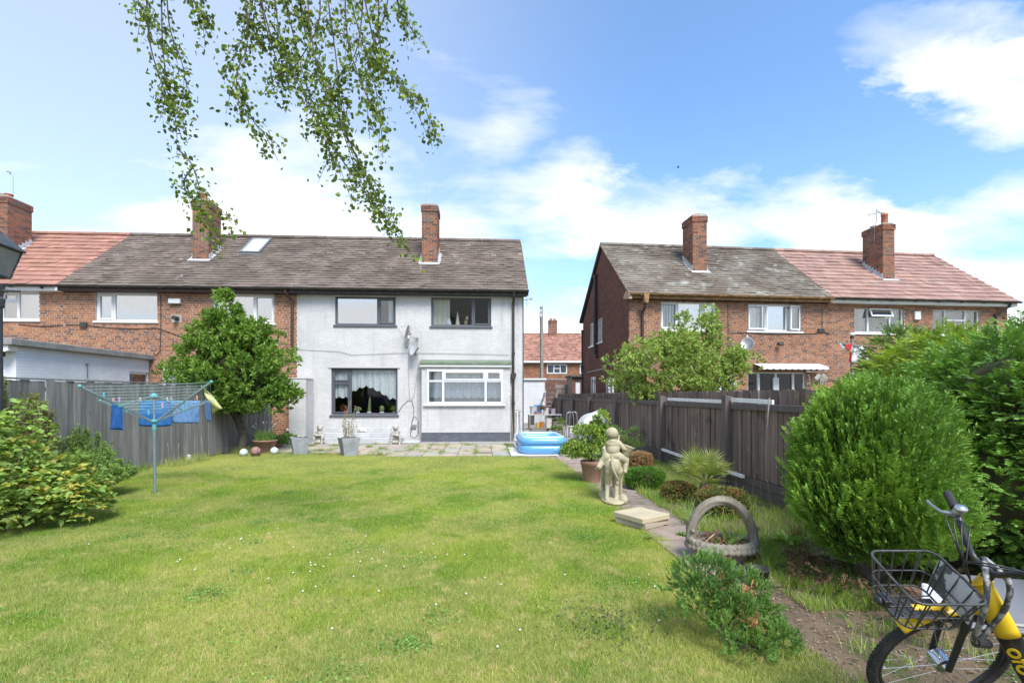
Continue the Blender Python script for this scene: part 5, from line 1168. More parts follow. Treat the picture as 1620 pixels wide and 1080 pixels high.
# ---- conifers on the right
def sprays(mb, P, A, L, nt_=7, tw_l=.38, tw_w=.11, plane=None, tint=None, ang=.75):
    """flat fan sprays: an axis A with alternating side twigs"""
    n = len(P); A = unit(A); Q = rng.normal(0, 1, (n, 3)) if plane is None else plane+rng.normal(0, .25, (n, 3)); S = unit(np.cross(A, Q)); L = np.broadcast_to(L, (n,))[:, None]; t0 = rng.uniform(-.3, .3, n) if tint is None else tint
    leafs(mb, P, A, L[:, 0], L[:, 0]*.07, tint=t0, simple=True, up=np.cross(S, A))
    for k in range(nt_):
        f = .12+.8*k/nt_; ln = L[:, 0]*tw_l*(1-.62*f)*rng.uniform(.8, 1.2, n)
        for sg in (-1, 1):
            d = A*math.cos(ang)+S*sg*math.sin(ang)+rng.normal(0, .10, (n, 3)); leafs(mb, P+A*L*(f+.03*sg), d, ln, L[:, 0]*tw_w, tint=t0+.25*f, simple=True, up=np.cross(S, A)+rng.normal(0, .3, (n, 3)))
    return mb
gt_ = (3.17, 3.94, 0); gl = thing('golden_thuja', 'big rounded bright green thuja bush between the panel fence and the bicycle', 'shrub', gt_)
mb = MB(); rr = np.array((.54, .53, .71)); cc = np.array((0, 0, .86))
def bumpy(d, amp, fq): return 1+amp*(np.sin(d[:, 0]*fq+1.3)*np.sin(d[:, 1]*fq*1.3+.4)+np.sin(d[:, 2]*fq*1.7+2)*.6*np.sin(d[:, 0]*fq*2.1))
for (nn, s0, s1) in ((5200, .90, 1.0), (2600, .78, .9)):
    d = unit(rng.normal(0, 1, (nn, 3))); d = d[d[:, 2] > -.86]; s = rng.uniform(s0, s1, len(d))*bumpy(d, .04, 5)*bumpy(d, .035, 14); sh_ = np.where(d[:, 2:3] > 0, 1+.05*d[:, 2:3], 1.0); P = cc+d*rr*s[:, None]*sh_
    A = d*.55+np.array([0, 0, .95])*np.clip(1+d[:, 2:3]*.3, .5, 1.2)+rng.normal(0, .17, d.shape); sprays(mb, P, A, rng.uniform(.11, .20, len(d)), 7, .36, .075, plane=np.cross(d, np.array([0, 0, 1.0]))*.6+d*.5, tint=rng.uniform(-.25, .2, len(d)))
for (lc, lr, ln) in (((.34, .12, .62), .34, 700), ((.22, -.05, 1.22), .30, 600), ((-.20, .0, 1.18), .30, 600), ((-.36, -.05, .70), .27, 500), ((.05, -.42, .62), .26, 450), ((.5, .2, 1.0), .30, 500)):
    d = unit(rng.normal(0, 1, (ln, 3))); d = d[d[:, 2] > -.7]; P = np.array(lc)+d*lr*np.array([1, 1, 1.15])*rng.uniform(.8, 1.05, (len(d), 1)); A = d*.55+np.array([0, 0, .95])+rng.normal(0, .17, d.shape); sprays(mb, P, A, rng.uniform(.11, .20, len(d)), 7, .36, .075, plane=np.cross(d, np.array([0, 0, 1.0]))*.6+d*.5, tint=rng.uniform(-.25, .2, len(d))+random.uniform(-.08, .12))
d = unit(rng.normal(0, 1, (170, 3))); d = d[d[:, 2] > -.3]; sprays(mb, cc+d*rr*rng.uniform(.96, 1.06, (len(d), 1)), d*.7+np.array([0, 0, .9]), rng.uniform(.16, .28, len(d)), 8, .3, .06, plane=d, tint=rng.uniform(-.1, .3, len(d)))
mb.build('crown', leafmat('leaf_thuja', (.19, .33, .042), (.12, .235, .032), 1.5, .28, .55), gl)
MB().ell((0, 0, .86), tuple(rr*.80), 20, 14).build('dark_core', pmat('core_dead_brown', (.06, .065, .025), (.09, .065, .03), 8, rough=1), gl)  # dark filler body behind the sprays, inner shade put in as colour
tr = MB(); branches(tr, (0, 0, -.02), [(.05, 0, .9), (-.25, -.1, .8), (.3, .1, .8), (.1, -.3, .7)], .055, .02, wob=.03); tr.build('trunk', bark, gl)
# brown dead skirt under it
mb = MB(); n = 700; a = rng.random(n)*6.283; r = rng.uniform(.3, .62, n); P = np.stack([np.cos(a)*r, np.sin(a)*r, rng.uniform(.02, .34, n)*(r/.8)], 1); sprays(mb, P, np.stack([np.cos(a), np.sin(a), rng.normal(-.2, .5, n)], 1), rng.uniform(.06, .13, n), 5, .4, .08)
mb.build('dead_foliage', pmat('dead_fronds', (.12, .07, .035), (.07, .05, .028), 6, rough=1), gl)

def frond_mass(name, label, c, groups_, mat, L=(.14, .26), loc=None, nt_=9, zt=.0, trunk=True, core=None, cat_='shrub', droop=.15):
    t = thing(name, label, cat_, c); mb = MB()
    for (cc, rr, n) in groups_:
        d = unit(rng.normal(0, 1, (n, 3))); d = d[d[:, 2] > -.8]; s = rng.uniform(.78, 1.03, len(d))*bumpy(d, .09, 6); P = np.array(cc)+d*np.array(rr)*s[:, None]
        A = np.stack([d[:, 0], d[:, 1], d[:, 2]*.35+droop], 1)+rng.normal(0, .3, d.shape); sprays(mb, P, A, rng.uniform(*L, len(d)), nt_, .34, .075, plane=np.tile(np.array([0, 0, 1.0]), (len(d), 1)), tint=rng.uniform(-.35, .25, len(d)))
        if core: MB().ell(cc, tuple(np.array(rr)*.72), 16, 10).build('dark_core', core, t)  # solid dark core behind the fronds in place of deep shade
    mb.build('crown', mat, t)
    if trunk:
        tr = MB(); branches(tr, (0, 0, 0), [g[0] for g in groups_]+[(0, 0, zt or 1.0)], .06, .02, wob=.04); tr.build('trunk', bark, t)
    return t
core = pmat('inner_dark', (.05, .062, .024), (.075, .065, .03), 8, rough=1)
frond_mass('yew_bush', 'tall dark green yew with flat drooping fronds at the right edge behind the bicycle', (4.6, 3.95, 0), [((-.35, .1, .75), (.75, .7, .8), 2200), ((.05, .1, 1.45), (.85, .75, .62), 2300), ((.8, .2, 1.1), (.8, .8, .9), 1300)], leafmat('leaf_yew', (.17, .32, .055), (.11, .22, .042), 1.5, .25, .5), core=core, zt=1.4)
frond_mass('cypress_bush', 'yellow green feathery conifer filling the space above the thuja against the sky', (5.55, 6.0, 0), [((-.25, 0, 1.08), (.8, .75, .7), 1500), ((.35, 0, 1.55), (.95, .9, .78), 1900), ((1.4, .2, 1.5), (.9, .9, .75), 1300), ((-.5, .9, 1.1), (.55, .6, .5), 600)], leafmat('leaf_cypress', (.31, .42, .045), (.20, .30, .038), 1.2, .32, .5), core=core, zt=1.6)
frond_mass('dark_conifer', 'dark green spiky conifer rising beyond the fence below the pink roofed house', (8.35, 9.2, 0), [((-.35, 0, 2.05), (.65, .6, .75), 900), ((.45, 0, 1.8), (.8, .7, .55), 900)], leafmat('leaf_conifer', (.17, .29, .05), (.11, .2, .038), 1.5, .25, .5), core=core, zt=2.3, L=(.16, .3))
frond_mass('hedge_conifer', 'bright conifer shrub at the far right edge beyond the fence', (8.9, 7.8, 0), [((0, 0, 1.4), (1.1, 1.0, 1.0), 1600), ((1.2, .3, 1.3), (1.1, 1.0, 1.0), 1200)], leafmat('leaf_hedge', (.20, .32, .045), (.13, .22, .034), 1.2, .3, .5), core=core, zt=1.8, L=(.16, .3))
# small loose tree at the right edge
lt = atz(1612, 560, 9); t = thing('slender_tree', 'slender loose leaved young tree at the far right edge', 'tree', (lt.x+.2, lt.y, 0)); mb = MB(); P, N_ = clumps(12, (0, 0, 2.5), (.4, .4, .6), .14, 9, -.9, .3); whorls(mb, P, N_, 4, .05, .028, 1, .3); mb.build('crown', leafmat('leaf_slender', (.09, .13, .03), None), t)
tr = MB(); branches(tr, (0, 0, 0), [(0, 0, 2.9), (-.3, 0, 2.7), (.2, 0, 2.5)], .02, .005, wob=.05); tr.build('trunk', bark, t)

# ---- left border: raspberry, rosemary, dry juniper
ras = thing('raspberry_bush', 'light green raspberry bush with yellowing leaves at the lower left edge', 'shrub', (-5.75, 6.0, 0)); mb = MB(); ye = MB(); cane = MB()
lm_r = leafmat('leaf_raspberry', (.30, .42, .10), (.20, .32, .07), 1.4, .38, .6); lm_y = leafmat('leaf_yellowing', (.46, .50, .09), (.50, .42, .09), 5, .4, .6)
def rasp(n, cx_, cy_, rx, ry, hz, yel=.08):
    a = rng.random(n)*6.283; r = np.sqrt(rng.random(n)); X_ = cx_+rx*r*np.cos(a); Y_ = cy_+ry*r*np.sin(a); top = hz*np.sqrt(np.maximum(.05, 1-r**2*.85))*(1+.20*np.sin(5*X_+1)*np.sin(6*Y_)); z = top*(1-.75*rng.random(n)**1.6)
    out = np.stack([np.cos(a)*r, np.sin(a)*r-.35, .35+0*a], 1); C = np.stack([X_, Y_, z], 1); isy = rng.random(n) < yel
    for (dst, sel) in ((mb, ~isy), (ye, isy)):
        if sel.sum() == 0: continue
        c, o = C[sel], out[sel]; ax = unit(o+rng.normal(0, .35, c.shape)); side = unit(np.cross(ax, np.array([0, 0, 1.0]))); m_ = len(c); L_ = rng.uniform(.065, .105, m_); tn = rng.uniform(-.3, .3, m_)
        for dd, sc_ in ((ax+np.array([0, 0, -.15]), 1.0), (ax*.35+side*.9, .8), (ax*.35-side*.9, .8)): leafs(dst, c, dd, L_*sc_, L_*sc_*.68, fold=.18, curl=.2, tint=tn+rng.uniform(-.1, .1, m_))
rasp(1500, -.6, .3, 1.0, 1.0, 1.38); rasp(1300, -.1, .15, .95, .8, 1.15, .1); rasp(800, .5, .4, .65, .55, .85, .3); rasp(800, -.5, -.7, .8, .6, .85, .1)
for k in range(46):
    x, y, h = random.uniform(-1.3, .35), random.uniform(-.5, .8), random.uniform(1.0, 1.62); h *= (1-.25*max(0, x)); tip = (x+random.gauss(.04, .12), y+random.gauss(-.03, .1), h); C_ = cat([(x, y, .3), (x, y, h*.7), tip], 4); cane.tube(C_, [.005-.0004*i for i in range(9)], 5)
    A = np.array([tuple(v) for v in C_[4:]]); A = np.repeat(A, 2, 0)+rng.normal(0, .02, (10, 3)); m_ = len(A); ax = unit(np.stack([rng.normal(0, 1, m_), rng.normal(-.3, 1, m_), rng.uniform(-.1, .6, m_)], 1)); side = unit(np.cross(ax, np.array([0, 0, 1.0]))); L_ = rng.uniform(.06, .10, m_)
    for dd, sc_ in ((ax, 1.0), (ax*.35+side*.9, .8), (ax*.35-side*.9, .8)): leafs(mb, A+ax*.05, dd, L_*sc_, L_*sc_*.66, fold=.2, curl=.25, tint=rng.uniform(-.1, .35, m_))
for k in range(34): x, y = random.uniform(-1.4, .4), random.uniform(-.1, 1); h = random.uniform(.6, 1.25); cane.tube([(x, y, 0), (x+random.gauss(0, .05), y, h*.5), (x+random.gauss(0, .15), y+random.gauss(0, .1), h)], [.006, .005, .003], 5)
mb.build('foliage', lm_r, ras); ye.build('yellow_foliage', lm_y, ras); cane.build('cane', pmat('cane', (.28, .22, .13), None), ras)
def twiggy(name, label, loc, n, rx, ry, h, mat, lean=(0, 0), nl=26, L=.022, sub=6, cat_='shrub', twm=None, lw=.25):
    t = thing(name, label, cat_, loc); mb = MB(); tw = MB()
    for k in range(n):
        a = random.random()*6.283; r = math.sqrt(random.random()); tip = Vector((rx*r*math.cos(a)+lean[0], ry*r*math.sin(a)+lean[1], h*(1-.45*r*r)*random.uniform(.75, 1.05))); b0 = Vector((tip.x*.25, tip.y*.25, 0))
        mid = b0.lerp(tip, .5)+Vector((tip.x*.15, tip.y*.15, .05)); C = cat([b0, mid, tip], 5); tw.tube(C, [.006*(1-i/len(C))+.0015 for i in range(len(C))], 4)
        A = np.array([tuple(v) for v in C]); t0 = rng.uniform(.3, 1, nl)*(len(A)-1); i0 = np.minimum(t0.astype(int), len(A)-2); P = A[i0]+(A[i0+1]-A[i0])*(t0-i0)[:, None]; ax = unit(A[i0+1]-A[i0]); sp = np.repeat(P, sub, 0); axr = np.repeat(ax, sub, 0)
        d = axr*.7+rng.normal(0, .6, sp.shape); off = rng.random(len(sp))[:, None]*.05*unit(np.repeat(ax+rng.normal(0, .6, ax.shape), sub, 0)); Lr = rng.uniform(.7, 1.3, len(sp))*L; leafs(mb, sp+off, d, Lr, Lr*lw, simple=True, tint=rng.uniform(-.35, .35, len(sp)))
    mb.build('foliage', mat, t); tw.build('stem', twm or bark, t); return t
lm_ros = leafmat('leaf_rosemary', (.27, .40, .10), (.19, .30, .075), 2, .25, .7); lm_dry = leafmat('leaf_drybush', (.30, .34, .10), (.22, .20, .085), 3, .25, .8)
p = G(165, 790); twiggy('rosemary_bush', 'low spreading rosemary bush leaning over the lawn edge in front of the plank fence', (p.x-.72, p.y+.35, 0), 130, .72, .5, .66, lm_ros, (.25, -.1), 36, .042, 8)
p = G(120, 770); twiggy('rosemary_bush', 'darker rosemary clump close against the fence behind the raspberry', (p.x-.3, p.y+.3, 0), 90, .6, .4, .98, lm_ros, (.1, 0), 34, .042, 8)
twiggy('dry_juniper', 'tall olive brown half dry juniper reaching the fence top at the left edge', (-6.75, 7.45, 0), 110, .75, .45, 1.85, lm_dry, (0, 0), 60, .045, 8)
mb = MB()
for k in range(3): x = -6.35+random.gauss(0, .12); mb.tube([(x, 7.5, .5), (x+random.gauss(.05, .06), 7.5, 1.1), (x+random.gauss(.1, .1), 7.5, random.uniform(1.3, 1.75))], [.007, .005, .002], 5)
tag(mb.build('dead_stems', pmat('dead_stem', (.38, .33, .26), None)), 'bare pale dead stems standing between the juniper and the plank fence', 'stems', kind='stuff')

# ---- shrubs and plants of the right border
def box_bush(name, label, loc, r, mat, n=1500, lf=.022, core_=core, ratio=.5):
    t = thing(name, label, 'shrub', loc); mb = MB(); d = unit(rng.normal(0, 1, (n, 3))); d = d[d[:, 2] > -.75]; sq = np.sign(d)*np.abs(d)**.75; P = np.array([0, 0, r[2]])+sq*np.array(r)*rng.uniform(.86, 1.02, (len(d), 1))*bumpy(d, .04, 5)[:, None]; whorls(mb, P, d, 6, lf, lf*ratio, .8, .5); mb.build('foliage', mat, t)
    MB().ell((0, 0, r[2]), tuple(v*.86 for v in r), 18, 12).build('dark_core', core_, t); return t  # dark solid fills the bush; its tone stands for inner shade
p = G(1028, 777); box_bush('box_bush', 'low dark green clipped box bush right of the donkey statue', (p.x, p.y+.25, 0), (.31, .25, .17), leafmat('leaf_box', (.13, .28, .035), (.08, .19, .028), 3, .25, .45), 3000)
p = G(1018, 742); box_bush('box_bush', 'small brown dried out clipped bush behind the green box bush', (p.x, p.y+.2, 0), (.24, .2, .17), leafmat('leaf_dried', (.50, .32, .16), (.38, .26, .12), 3, .2, .8), 2000, core_=pmat('inner_brown', (.10, .06, .03), None))
p = G(1080, 795); box_bush('heather_bush', 'straggly olive and rust coloured low shrub in front of the palm', (p.x, p.y+.15, 0), (.22, .2, .13), leafmat('leaf_heather', (.23, .25, .06), (.28, .18, .07), 6, .2, .8), 1400, .03)
p = G(1160, 830); box_bush('heather_bush', 'mottled orange and green low shrub seen through the stone basket handle', (p.x+.1, p.y+.5, 0), (.30, .22, .17), leafmat('leaf_heather2', (.15, .20, .05), (.26, .16, .05), 8, .2, .8), 2200, .03)
# fan palm
p = G(1112, 796); pm = thing('fan_palm', 'small fan palm with spiky green and yellow leaves against the brown fence', 'palm', (p.x, p.y, 0)); mb = MB(); st = MB(); pet = pmat('palm_trunk', (.16, .11, .06), (.09, .07, .04), 12, rough=1, bump=.01)
MB().tube([(0, 0, 0), (.02, 0, .15), (.02, 0, .30)], [.07, .08, .05], 10).build('trunk', pet, pm)
for k in range(20):
    a = k*2.4+random.uniform(-.3, .3); inc = random.uniform(.25, 1.25); d = Vector((math.cos(a)*math.sin(inc), math.sin(a)*math.sin(inc), math.cos(inc))); L_ = random.uniform(.22, .34); c = Vector((.02, 0, .27)); e = c+d*L_; st.tube([c, c+d*L_*.5+Vector((0, 0, .02)), e], [.008, .006, .005], 6)
    side = d.cross(Vector((0, 0, 1))).normalized(); nrm = side.cross(d); nb_ = 22
    for j in range(nb_):
        g = R(-78+156*j/(nb_-1)); dd = (d*math.cos(g)+side*math.sin(g)).normalized()+nrm*.08; LL_ = random.uniform(.32, .44)*(1-.25*abs(g)/1.4); pth_ = [e, e+dd*LL_*.5, e+dd*LL_+Vector((0, 0, -.03*LL_/.3-random.uniform(0, .03)))]
        w_ = .012; sd = dd.cross(nrm).normalized(); V = [pth_[0]-sd*w_*.2, pth_[0]+sd*w_*.2, pth_[1]+sd*w_/2, pth_[2], pth_[1]-sd*w_/2]; mb.add(V, [(0, 1, 2, 4), (4, 2, 3)], random.uniform(-.3, .35))
mb.build('fan_leaf', leafmat('leaf_palm', (.22, .31, .075), (.36, .38, .10), 5, .3, .45), pm); st.build('stalk', pmat('palm_stalk', (.2, .22, .07), None), pm)
# spreading juniper
p = G(1162, 1030); jn = thing('spreading_juniper', 'low spreading juniper with rust brown dead tips beside the stone basket', 'shrub', (p.x+.0, p.y+.08, 0)); mb = MB(); dd_ = MB(); stt = MB()
for (cx_, cy_, cz_, rx, rz_, n) in ((-.12, .18, .36, .34, .16, 620), (.12, .1, .30, .30, .16, 420), (-.25, -.02, .28, .18, .18, 300), (.0, -.15, .22, .22, .14, 320), (.28, .02, .17, .2, .10, 300), (.33, -.22, .10, .16, .08, 200), (.05, -.28, .08, .2, .08, 200)):
    d = unit(rng.normal(0, 1, (n, 3))); d = d[d[:, 2] > -.6]; P = np.array([cx_, cy_, cz_])+d*np.array([rx, rx*.8, rz_])*rng.uniform(.6, 1, (len(d), 1)); A = d*np.array([1, 1, .5])+np.array([0, 0, .45])+rng.normal(0, .25, d.shape); sprays(mb, P, A, rng.uniform(.04, .095, len(d)), 6, .42, .11)
    branches(stt, (0, 0, 0), [(cx_, cy_, cz_)], .014, .005, wob=.03)
for (px_, py_, pz_) in ((.08, -.02, .31), (.17, -.02, .33), (.12, -.16, .22), (.14, -.2, .18), (-.02, .08, .38)):
    n = 46; P = np.array([px_, py_, pz_])+rng.normal(0, .03, (n, 3)); sprays(dd_, P, rng.normal(0, .6, (n, 3))+np.array([0, -.4, .4]), rng.uniform(.03, .06, n), 5, .4, .12)
mb.build('foliage', leafmat('leaf_juniper', (.125, .24, .043), (.08, .165, .032), 3, .22, .55), jn); dd_.build('dead_tip', pmat('rust_tips', (.55, .24, .12), (.45, .2, .1), 6, rough=.9), jn); stt.build('stem', bark, jn)
jn.scale = (.70, .72, .98)
# weeds, long grasses and border growth
def weedbed(name, pts, H, W_, mat, lean=.6, label=None):
    mb = MB(); blades(mb, np.array(pts), H, W_, lean=lean, seg=3); o = mb.build(name, mat); tag(o, kind='stuff'); return o
gm_long = grassmat('long_grass_blade', (.20, .33, .05), (.29, .40, .07), (.50, .42, .22), .62, .2)
def scat(n, x0, x1, y0, y1, z=0.0, thr=None):
    P = np.stack([rng.uniform(x0, x1, n), rng.uniform(y0, y1, n), np.full(n, z)], 1)
    if thr is not None:
        v = np.sin(P[:, 0]*5.1+1)*np.sin(P[:, 1]*4.3+.5)+.6*np.sin(P[:, 0]*11+P[:, 1]*9); P = P[v > thr]
    return P
P = np.concatenate([scat(30000, 2.46, 4.1, 3.7, 12.5, thr=-.8), scat(9000, 2.35, 3.0, 3.5, 5.4, thr=-.9), scat(3000, 1.9, 3.2, 2.0, 3.3, thr=.35)]); dd_r = (P[:, 0] > 2.2) | (P[:, 1] > 4); n = len(P)
weedbed('border_grass', P, rng.uniform(.04, .13, n), rng.uniform(.003, .006, n), gm_long)
P = np.concatenate([scat(2600, -7.15, -6.85, 5, 16.3, thr=-.3), scat(700, -6.9, -6.5, 11.2, 12.6), scat(900, -6.6, -6.2, 13.6, 14.8), scat(1500, 2.42, 2.55, 4.2, 12.4, thr=-.4)]); n = len(P)
weedbed('fence_foot_grass', P, rng.uniform(.08, .28, n), rng.uniform(.004, .008, n), gm_long)
edge = []
for a, b in zip(LAWN, LAWN[1:]+LAWN[:1]):
    L_ = math.hypot(b[0]-a[0], b[1]-a[1]); t_ = rng.random(int(L_*260)); edge.append(np.stack([a[0]+(b[0]-a[0])*t_, a[1]+(b[1]-a[1])*t_, 0*t_], 1)+np.stack([rng.normal(0, .045, len(t_)), rng.normal(0, .045, len(t_)), 0*t_], 1))
P = np.concatenate(edge); n = len(P); weedbed('lawn_edge_grass', P, rng.uniform(.03, .085, n), rng.uniform(.003, .005, n), gm_blade, .8)
# tufts in patio joints
P = []
for k in range(75):
    x = -5.85+.45*random.randint(0, 14)+.225*random.choice((1, 1, 0)); y = 13.12+.45*random.randint(0, 6)+.225; m_ = random.randint(40, 160); P.append(np.stack([rng.normal(x, random.uniform(.03, .12), m_), rng.normal(y, .02, m_), np.full(m_, .01)], 1))
P = np.concatenate(P); P = P[(P[:, 0] < .9)]; n = len(P); weedbed('joint_grass', P, rng.uniform(.04, .13, n), rng.uniform(.004, .008, n), gm_long, .8)
# broad leaved weeds
def rosette(loc, n, L_, W_, label, name='dock_plant', mat=None, upb=.5, tilt=.3):
    t = thing(name, label, 'plant', loc); mb = MB(); P = np.zeros((n, 3)); P[:, 2] = .01; a = np.arange(n)*2.4+rng.random(n)*.5; D = np.stack([np.cos(a), np.sin(a), rng.uniform(upb-tilt, upb+tilt*2, n)], 1); Lr = rng.uniform(.7, 1.1, n)*L_; leafs(mb, P, D, Lr, Lr*W_, fold=.15, curl=.25); mb.build('leaf', mat or leafmat('leaf_dock', (.15, .24, .06), (.12, .2, .045), 6, .35, .5), t); return t
wl_ = leafmat('leaf_weed', (.22, .36, .075), (.15, .27, .055), 6, .35, .5)
P_ = [(1250, 870, 9, .22, .3, 'dock'), (1062, 862, 7, .08, .35, ''), (1030, 905, 0, 0, 0, '')]
rosette((G(1245, 862).x, G(1245, 862).y, 0), 14, .24, .3, 'broad leaved green dock plant behind the right rim of the stone basket', mat=wl_)
rosette((G(1048, 935).x, G(1048, 935).y, 0), 8, .07, .4, 'small broad leaved weed at the lawn edge left of the juniper', mat=wl_)
rosette((G(1080, 848).x, G(1080, 848).y, 0), 26, .08, .6, 'low round leaved ground plant between slab stack and stone basket', mat=wl_, name='ground_plant', upb=.3)
rosette((G(1018, 860).x+.1, G(1018, 855).y, 0.02), 10, .09, .3, 'small dandelion growing from the path in front of the slab stack', mat=wl_)
# spider plants: pale striped arching blades
for (px_, py_, lb) in ((1098, 832, 'pale striped grass clump left of the stone basket handle'), (1170, 800, 'pale arching striped grass behind the stone basket handle')):
    p = G(px_, py_); t = thing('striped_grass', lb, 'plant', (p.x, p.y, 0)); mb = MB(); n = 70; blades(mb, np.stack([rng.normal(0, .04, n), rng.normal(0, .04, n), 0*rng.random(n)], 1), rng.uniform(.2, .42, n), .010, lean=.9, seg=5, droop=.5); mb.build('blade', leafmat('leaf_striped', (.42, .46, .30), (.20, .30, .10), 20, .3), t)
n = 240; P = np.stack([rng.normal(G(1140, 815).x, .2, n), rng.normal(G(1140, 815).y, .15, n), 0*rng.random(n)], 1); weedbed('montbretia_leaves', P, rng.uniform(.15, .36, n), .012, leafmat('leaf_blade', (.22, .36, .07), (.15, .27, .055), 3), .45)
n = 46; P = np.stack([rng.normal(G(1262, 858).x, .03, n), rng.normal(G(1262, 858).y, .03, n), 0*rng.random(n)], 1); t = thing('dried_iris', 'stiff dried yellowish iris blades right of the stone basket', 'plant', (0, 0, 0)); mb = MB(); blades(mb, P, rng.uniform(.12, .30, n), .014, lean=.12, seg=2); mb.build('blade', leafmat('leaf_iris', (.16, .17, .05), (.28, .22, .09), 6), t)
# dry heads of long grass
mb = MB()
for (px_, py_, h) in ((1205, 790, .45), (1218, 800, .38), (1190, 786, .5), (1095, 905, .34), (1115, 985, .35), (205, 742, .55), (268, 735, .5), (282, 733, .45), (300, 730, .5), (322, 728, .55), (1280, 820, .3), (390, 712, .6)):
    p = G(px_, py_); lx, ly = random.gauss(0, .12), random.gauss(0, .08); C = cat([(p.x, p.y, 0), (p.x+lx*.3, p.y+ly*.3, h*.6), (p.x+lx, p.y+ly, h)], 4); mb.tube(C, .0022, 4); mb.tube(C[-3:], [.002, .006, .001], 5)
tag(mb.build('seed_heads', pmat('straw', (.48, .40, .24), None)), kind='stuff')
# dark-leaved clover patch on the lawn
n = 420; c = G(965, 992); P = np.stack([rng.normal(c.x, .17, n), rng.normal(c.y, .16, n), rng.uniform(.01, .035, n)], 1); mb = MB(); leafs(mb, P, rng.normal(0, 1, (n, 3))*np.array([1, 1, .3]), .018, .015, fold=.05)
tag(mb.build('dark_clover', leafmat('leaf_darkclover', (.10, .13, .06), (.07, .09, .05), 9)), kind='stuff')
cl_ = []
for k in range(46):
    x, y = rng.uniform(-4.5, 1.6), rng.uniform(2.6, 8.5); m_ = int(rng.uniform(60, 190)); s_ = rng.uniform(.07, .22); cl_.append(np.stack([rng.normal(x, s_, m_), rng.normal(y, s_*.8, m_), rng.uniform(.012, .036, m_)], 1))
P = np.concatenate(cl_); P = P[P[:, 0] < 1.7]; n = len(P); mb = MB(); leafs(mb, P, rng.normal(0, 1, (n, 3))*np.array([1, 1, .25]), rng.uniform(.012, .022, n), .016, fold=.05); tag(mb.build('clover', leafmat('leaf_clover', (.20, .36, .075), (.13, .26, .05), 6, .3, .5)), kind='stuff')
n = 420; P = np.stack([rng.uniform(-5, 1.7, n), rng.uniform(2.4, 9, n), rng.uniform(.012, .035, n)], 1); mb = MB(); leafs(mb, P, rng.normal(0, 1, (n, 3))*np.array([1, 1, .2]), rng.uniform(.012, .03, n), .012, fold=.1); tag(mb.build('fallen_leaves', pmat('fallen', (.42, .33, .14), (.24, .16, .07), 20, rough=1)), kind='stuff')
# dead leaves and litter on the earth at the right
n = 900; P = np.stack([rng.uniform(2.0, 4.0, n), rng.uniform(2.5, 4.6, n), rng.uniform(.003, .02, n)], 1); mb = MB(); leafs(mb, P, rng.normal(0, 1, (n, 3))*np.array([1, 1, .15]), rng.uniform(.012, .04, n), .012, fold=.1); tag(mb.build('leaf_litter', pmat('litter', (.26, .15, .08), (.14, .09, .055), 20, rough=1)), kind='stuff')
# far trees and roofs closing the horizon
for (px_, z_, w_, h_, lb) in ((1700, 40, 9, 6.5, 'broad dark tree far beyond the right houses'), (-90, 60, 14, 5, 'distant tree line beyond the left houses'), (900, 75, 10, 6, 'far green tree behind the passage houses')):
    c = atz(px_, 600, z_); t = thing('far_tree', lb, 'tree', (c.x, c.y, 0)); mb = MB(); P, N_ = clumps(50, (0, 0, h_*.55), (w_/2, w_/3, h_*.45), h_*.14, 14, -.9, .4); whorls(mb, P, N_, 3, .35, .25, 1, .3); mb.build('crown', leafmat('leaf_far', (.08, .12, .035), (.05, .085, .03), .6), t); MB().tube([(0, 0, 0), (0, 0, h_*.5)], [.3, .2], 8).build('trunk', bark, t)
# ================================================================== objects
random.seed(3); rng = np.random.default_rng(3)
terra = pmat('terracotta', (.40, .22, .15), (.33, .19, .14), 6, rough=.85, bump=.002, spots=((.45, .34, .27), 5, .60, .12)); compost = pmat('compost', (.045, .032, .024), (.08, .055, .035), 20, rough=1, bump=.01)
stone = pmat('cast_stone', (.44, .39, .26), (.36, .31, .20), 5, rough=.9, bump=.005, bscale=38, spots=((.27, .23, .14), 9, .57, .10), spots2=((.50, .46, .34), 16, .62, .06)); stoneW = pmat('painted_stone', (.48, .46, .41), (.28, .25, .21), 9, rough=.9, bump=.004, spots=((.16, .13, .10), 12, .60, .06))
stoneG = pmat('grey_stone', (.27, .24, .19), (.19, .165, .13), 7, rough=.95, bump=.004, bscale=60, spots=((.13, .11, .08), 12, .60, .06), spots2=((.42, .41, .36), 9, .62, .08))
def pot(name, label, loc, r, h, mat, top=.82, rim=.03, group=None, cat_='plant pot', n=28, fill=True):
    t = thing(name, label, cat_, loc, 0, group); rb = r*top
    MB().lathe([(.01, 0), (rb*.96, 0), (rb, .01), (r*.95, h-rim*1.6), (r*1.0, h-rim*1.5), (r*1.04, h-rim*.6), (r*1.04, h), (r*.94, h), (r*.90, h-.05), (.01, h-.05)], n).build('pot', mat, t, smooth=True)
    if fill: MB().lathe([(.005, h-.035), (r*.6, h-.03), (r*.905, h-.045)], 16).build('compost', compost, t)
    return t
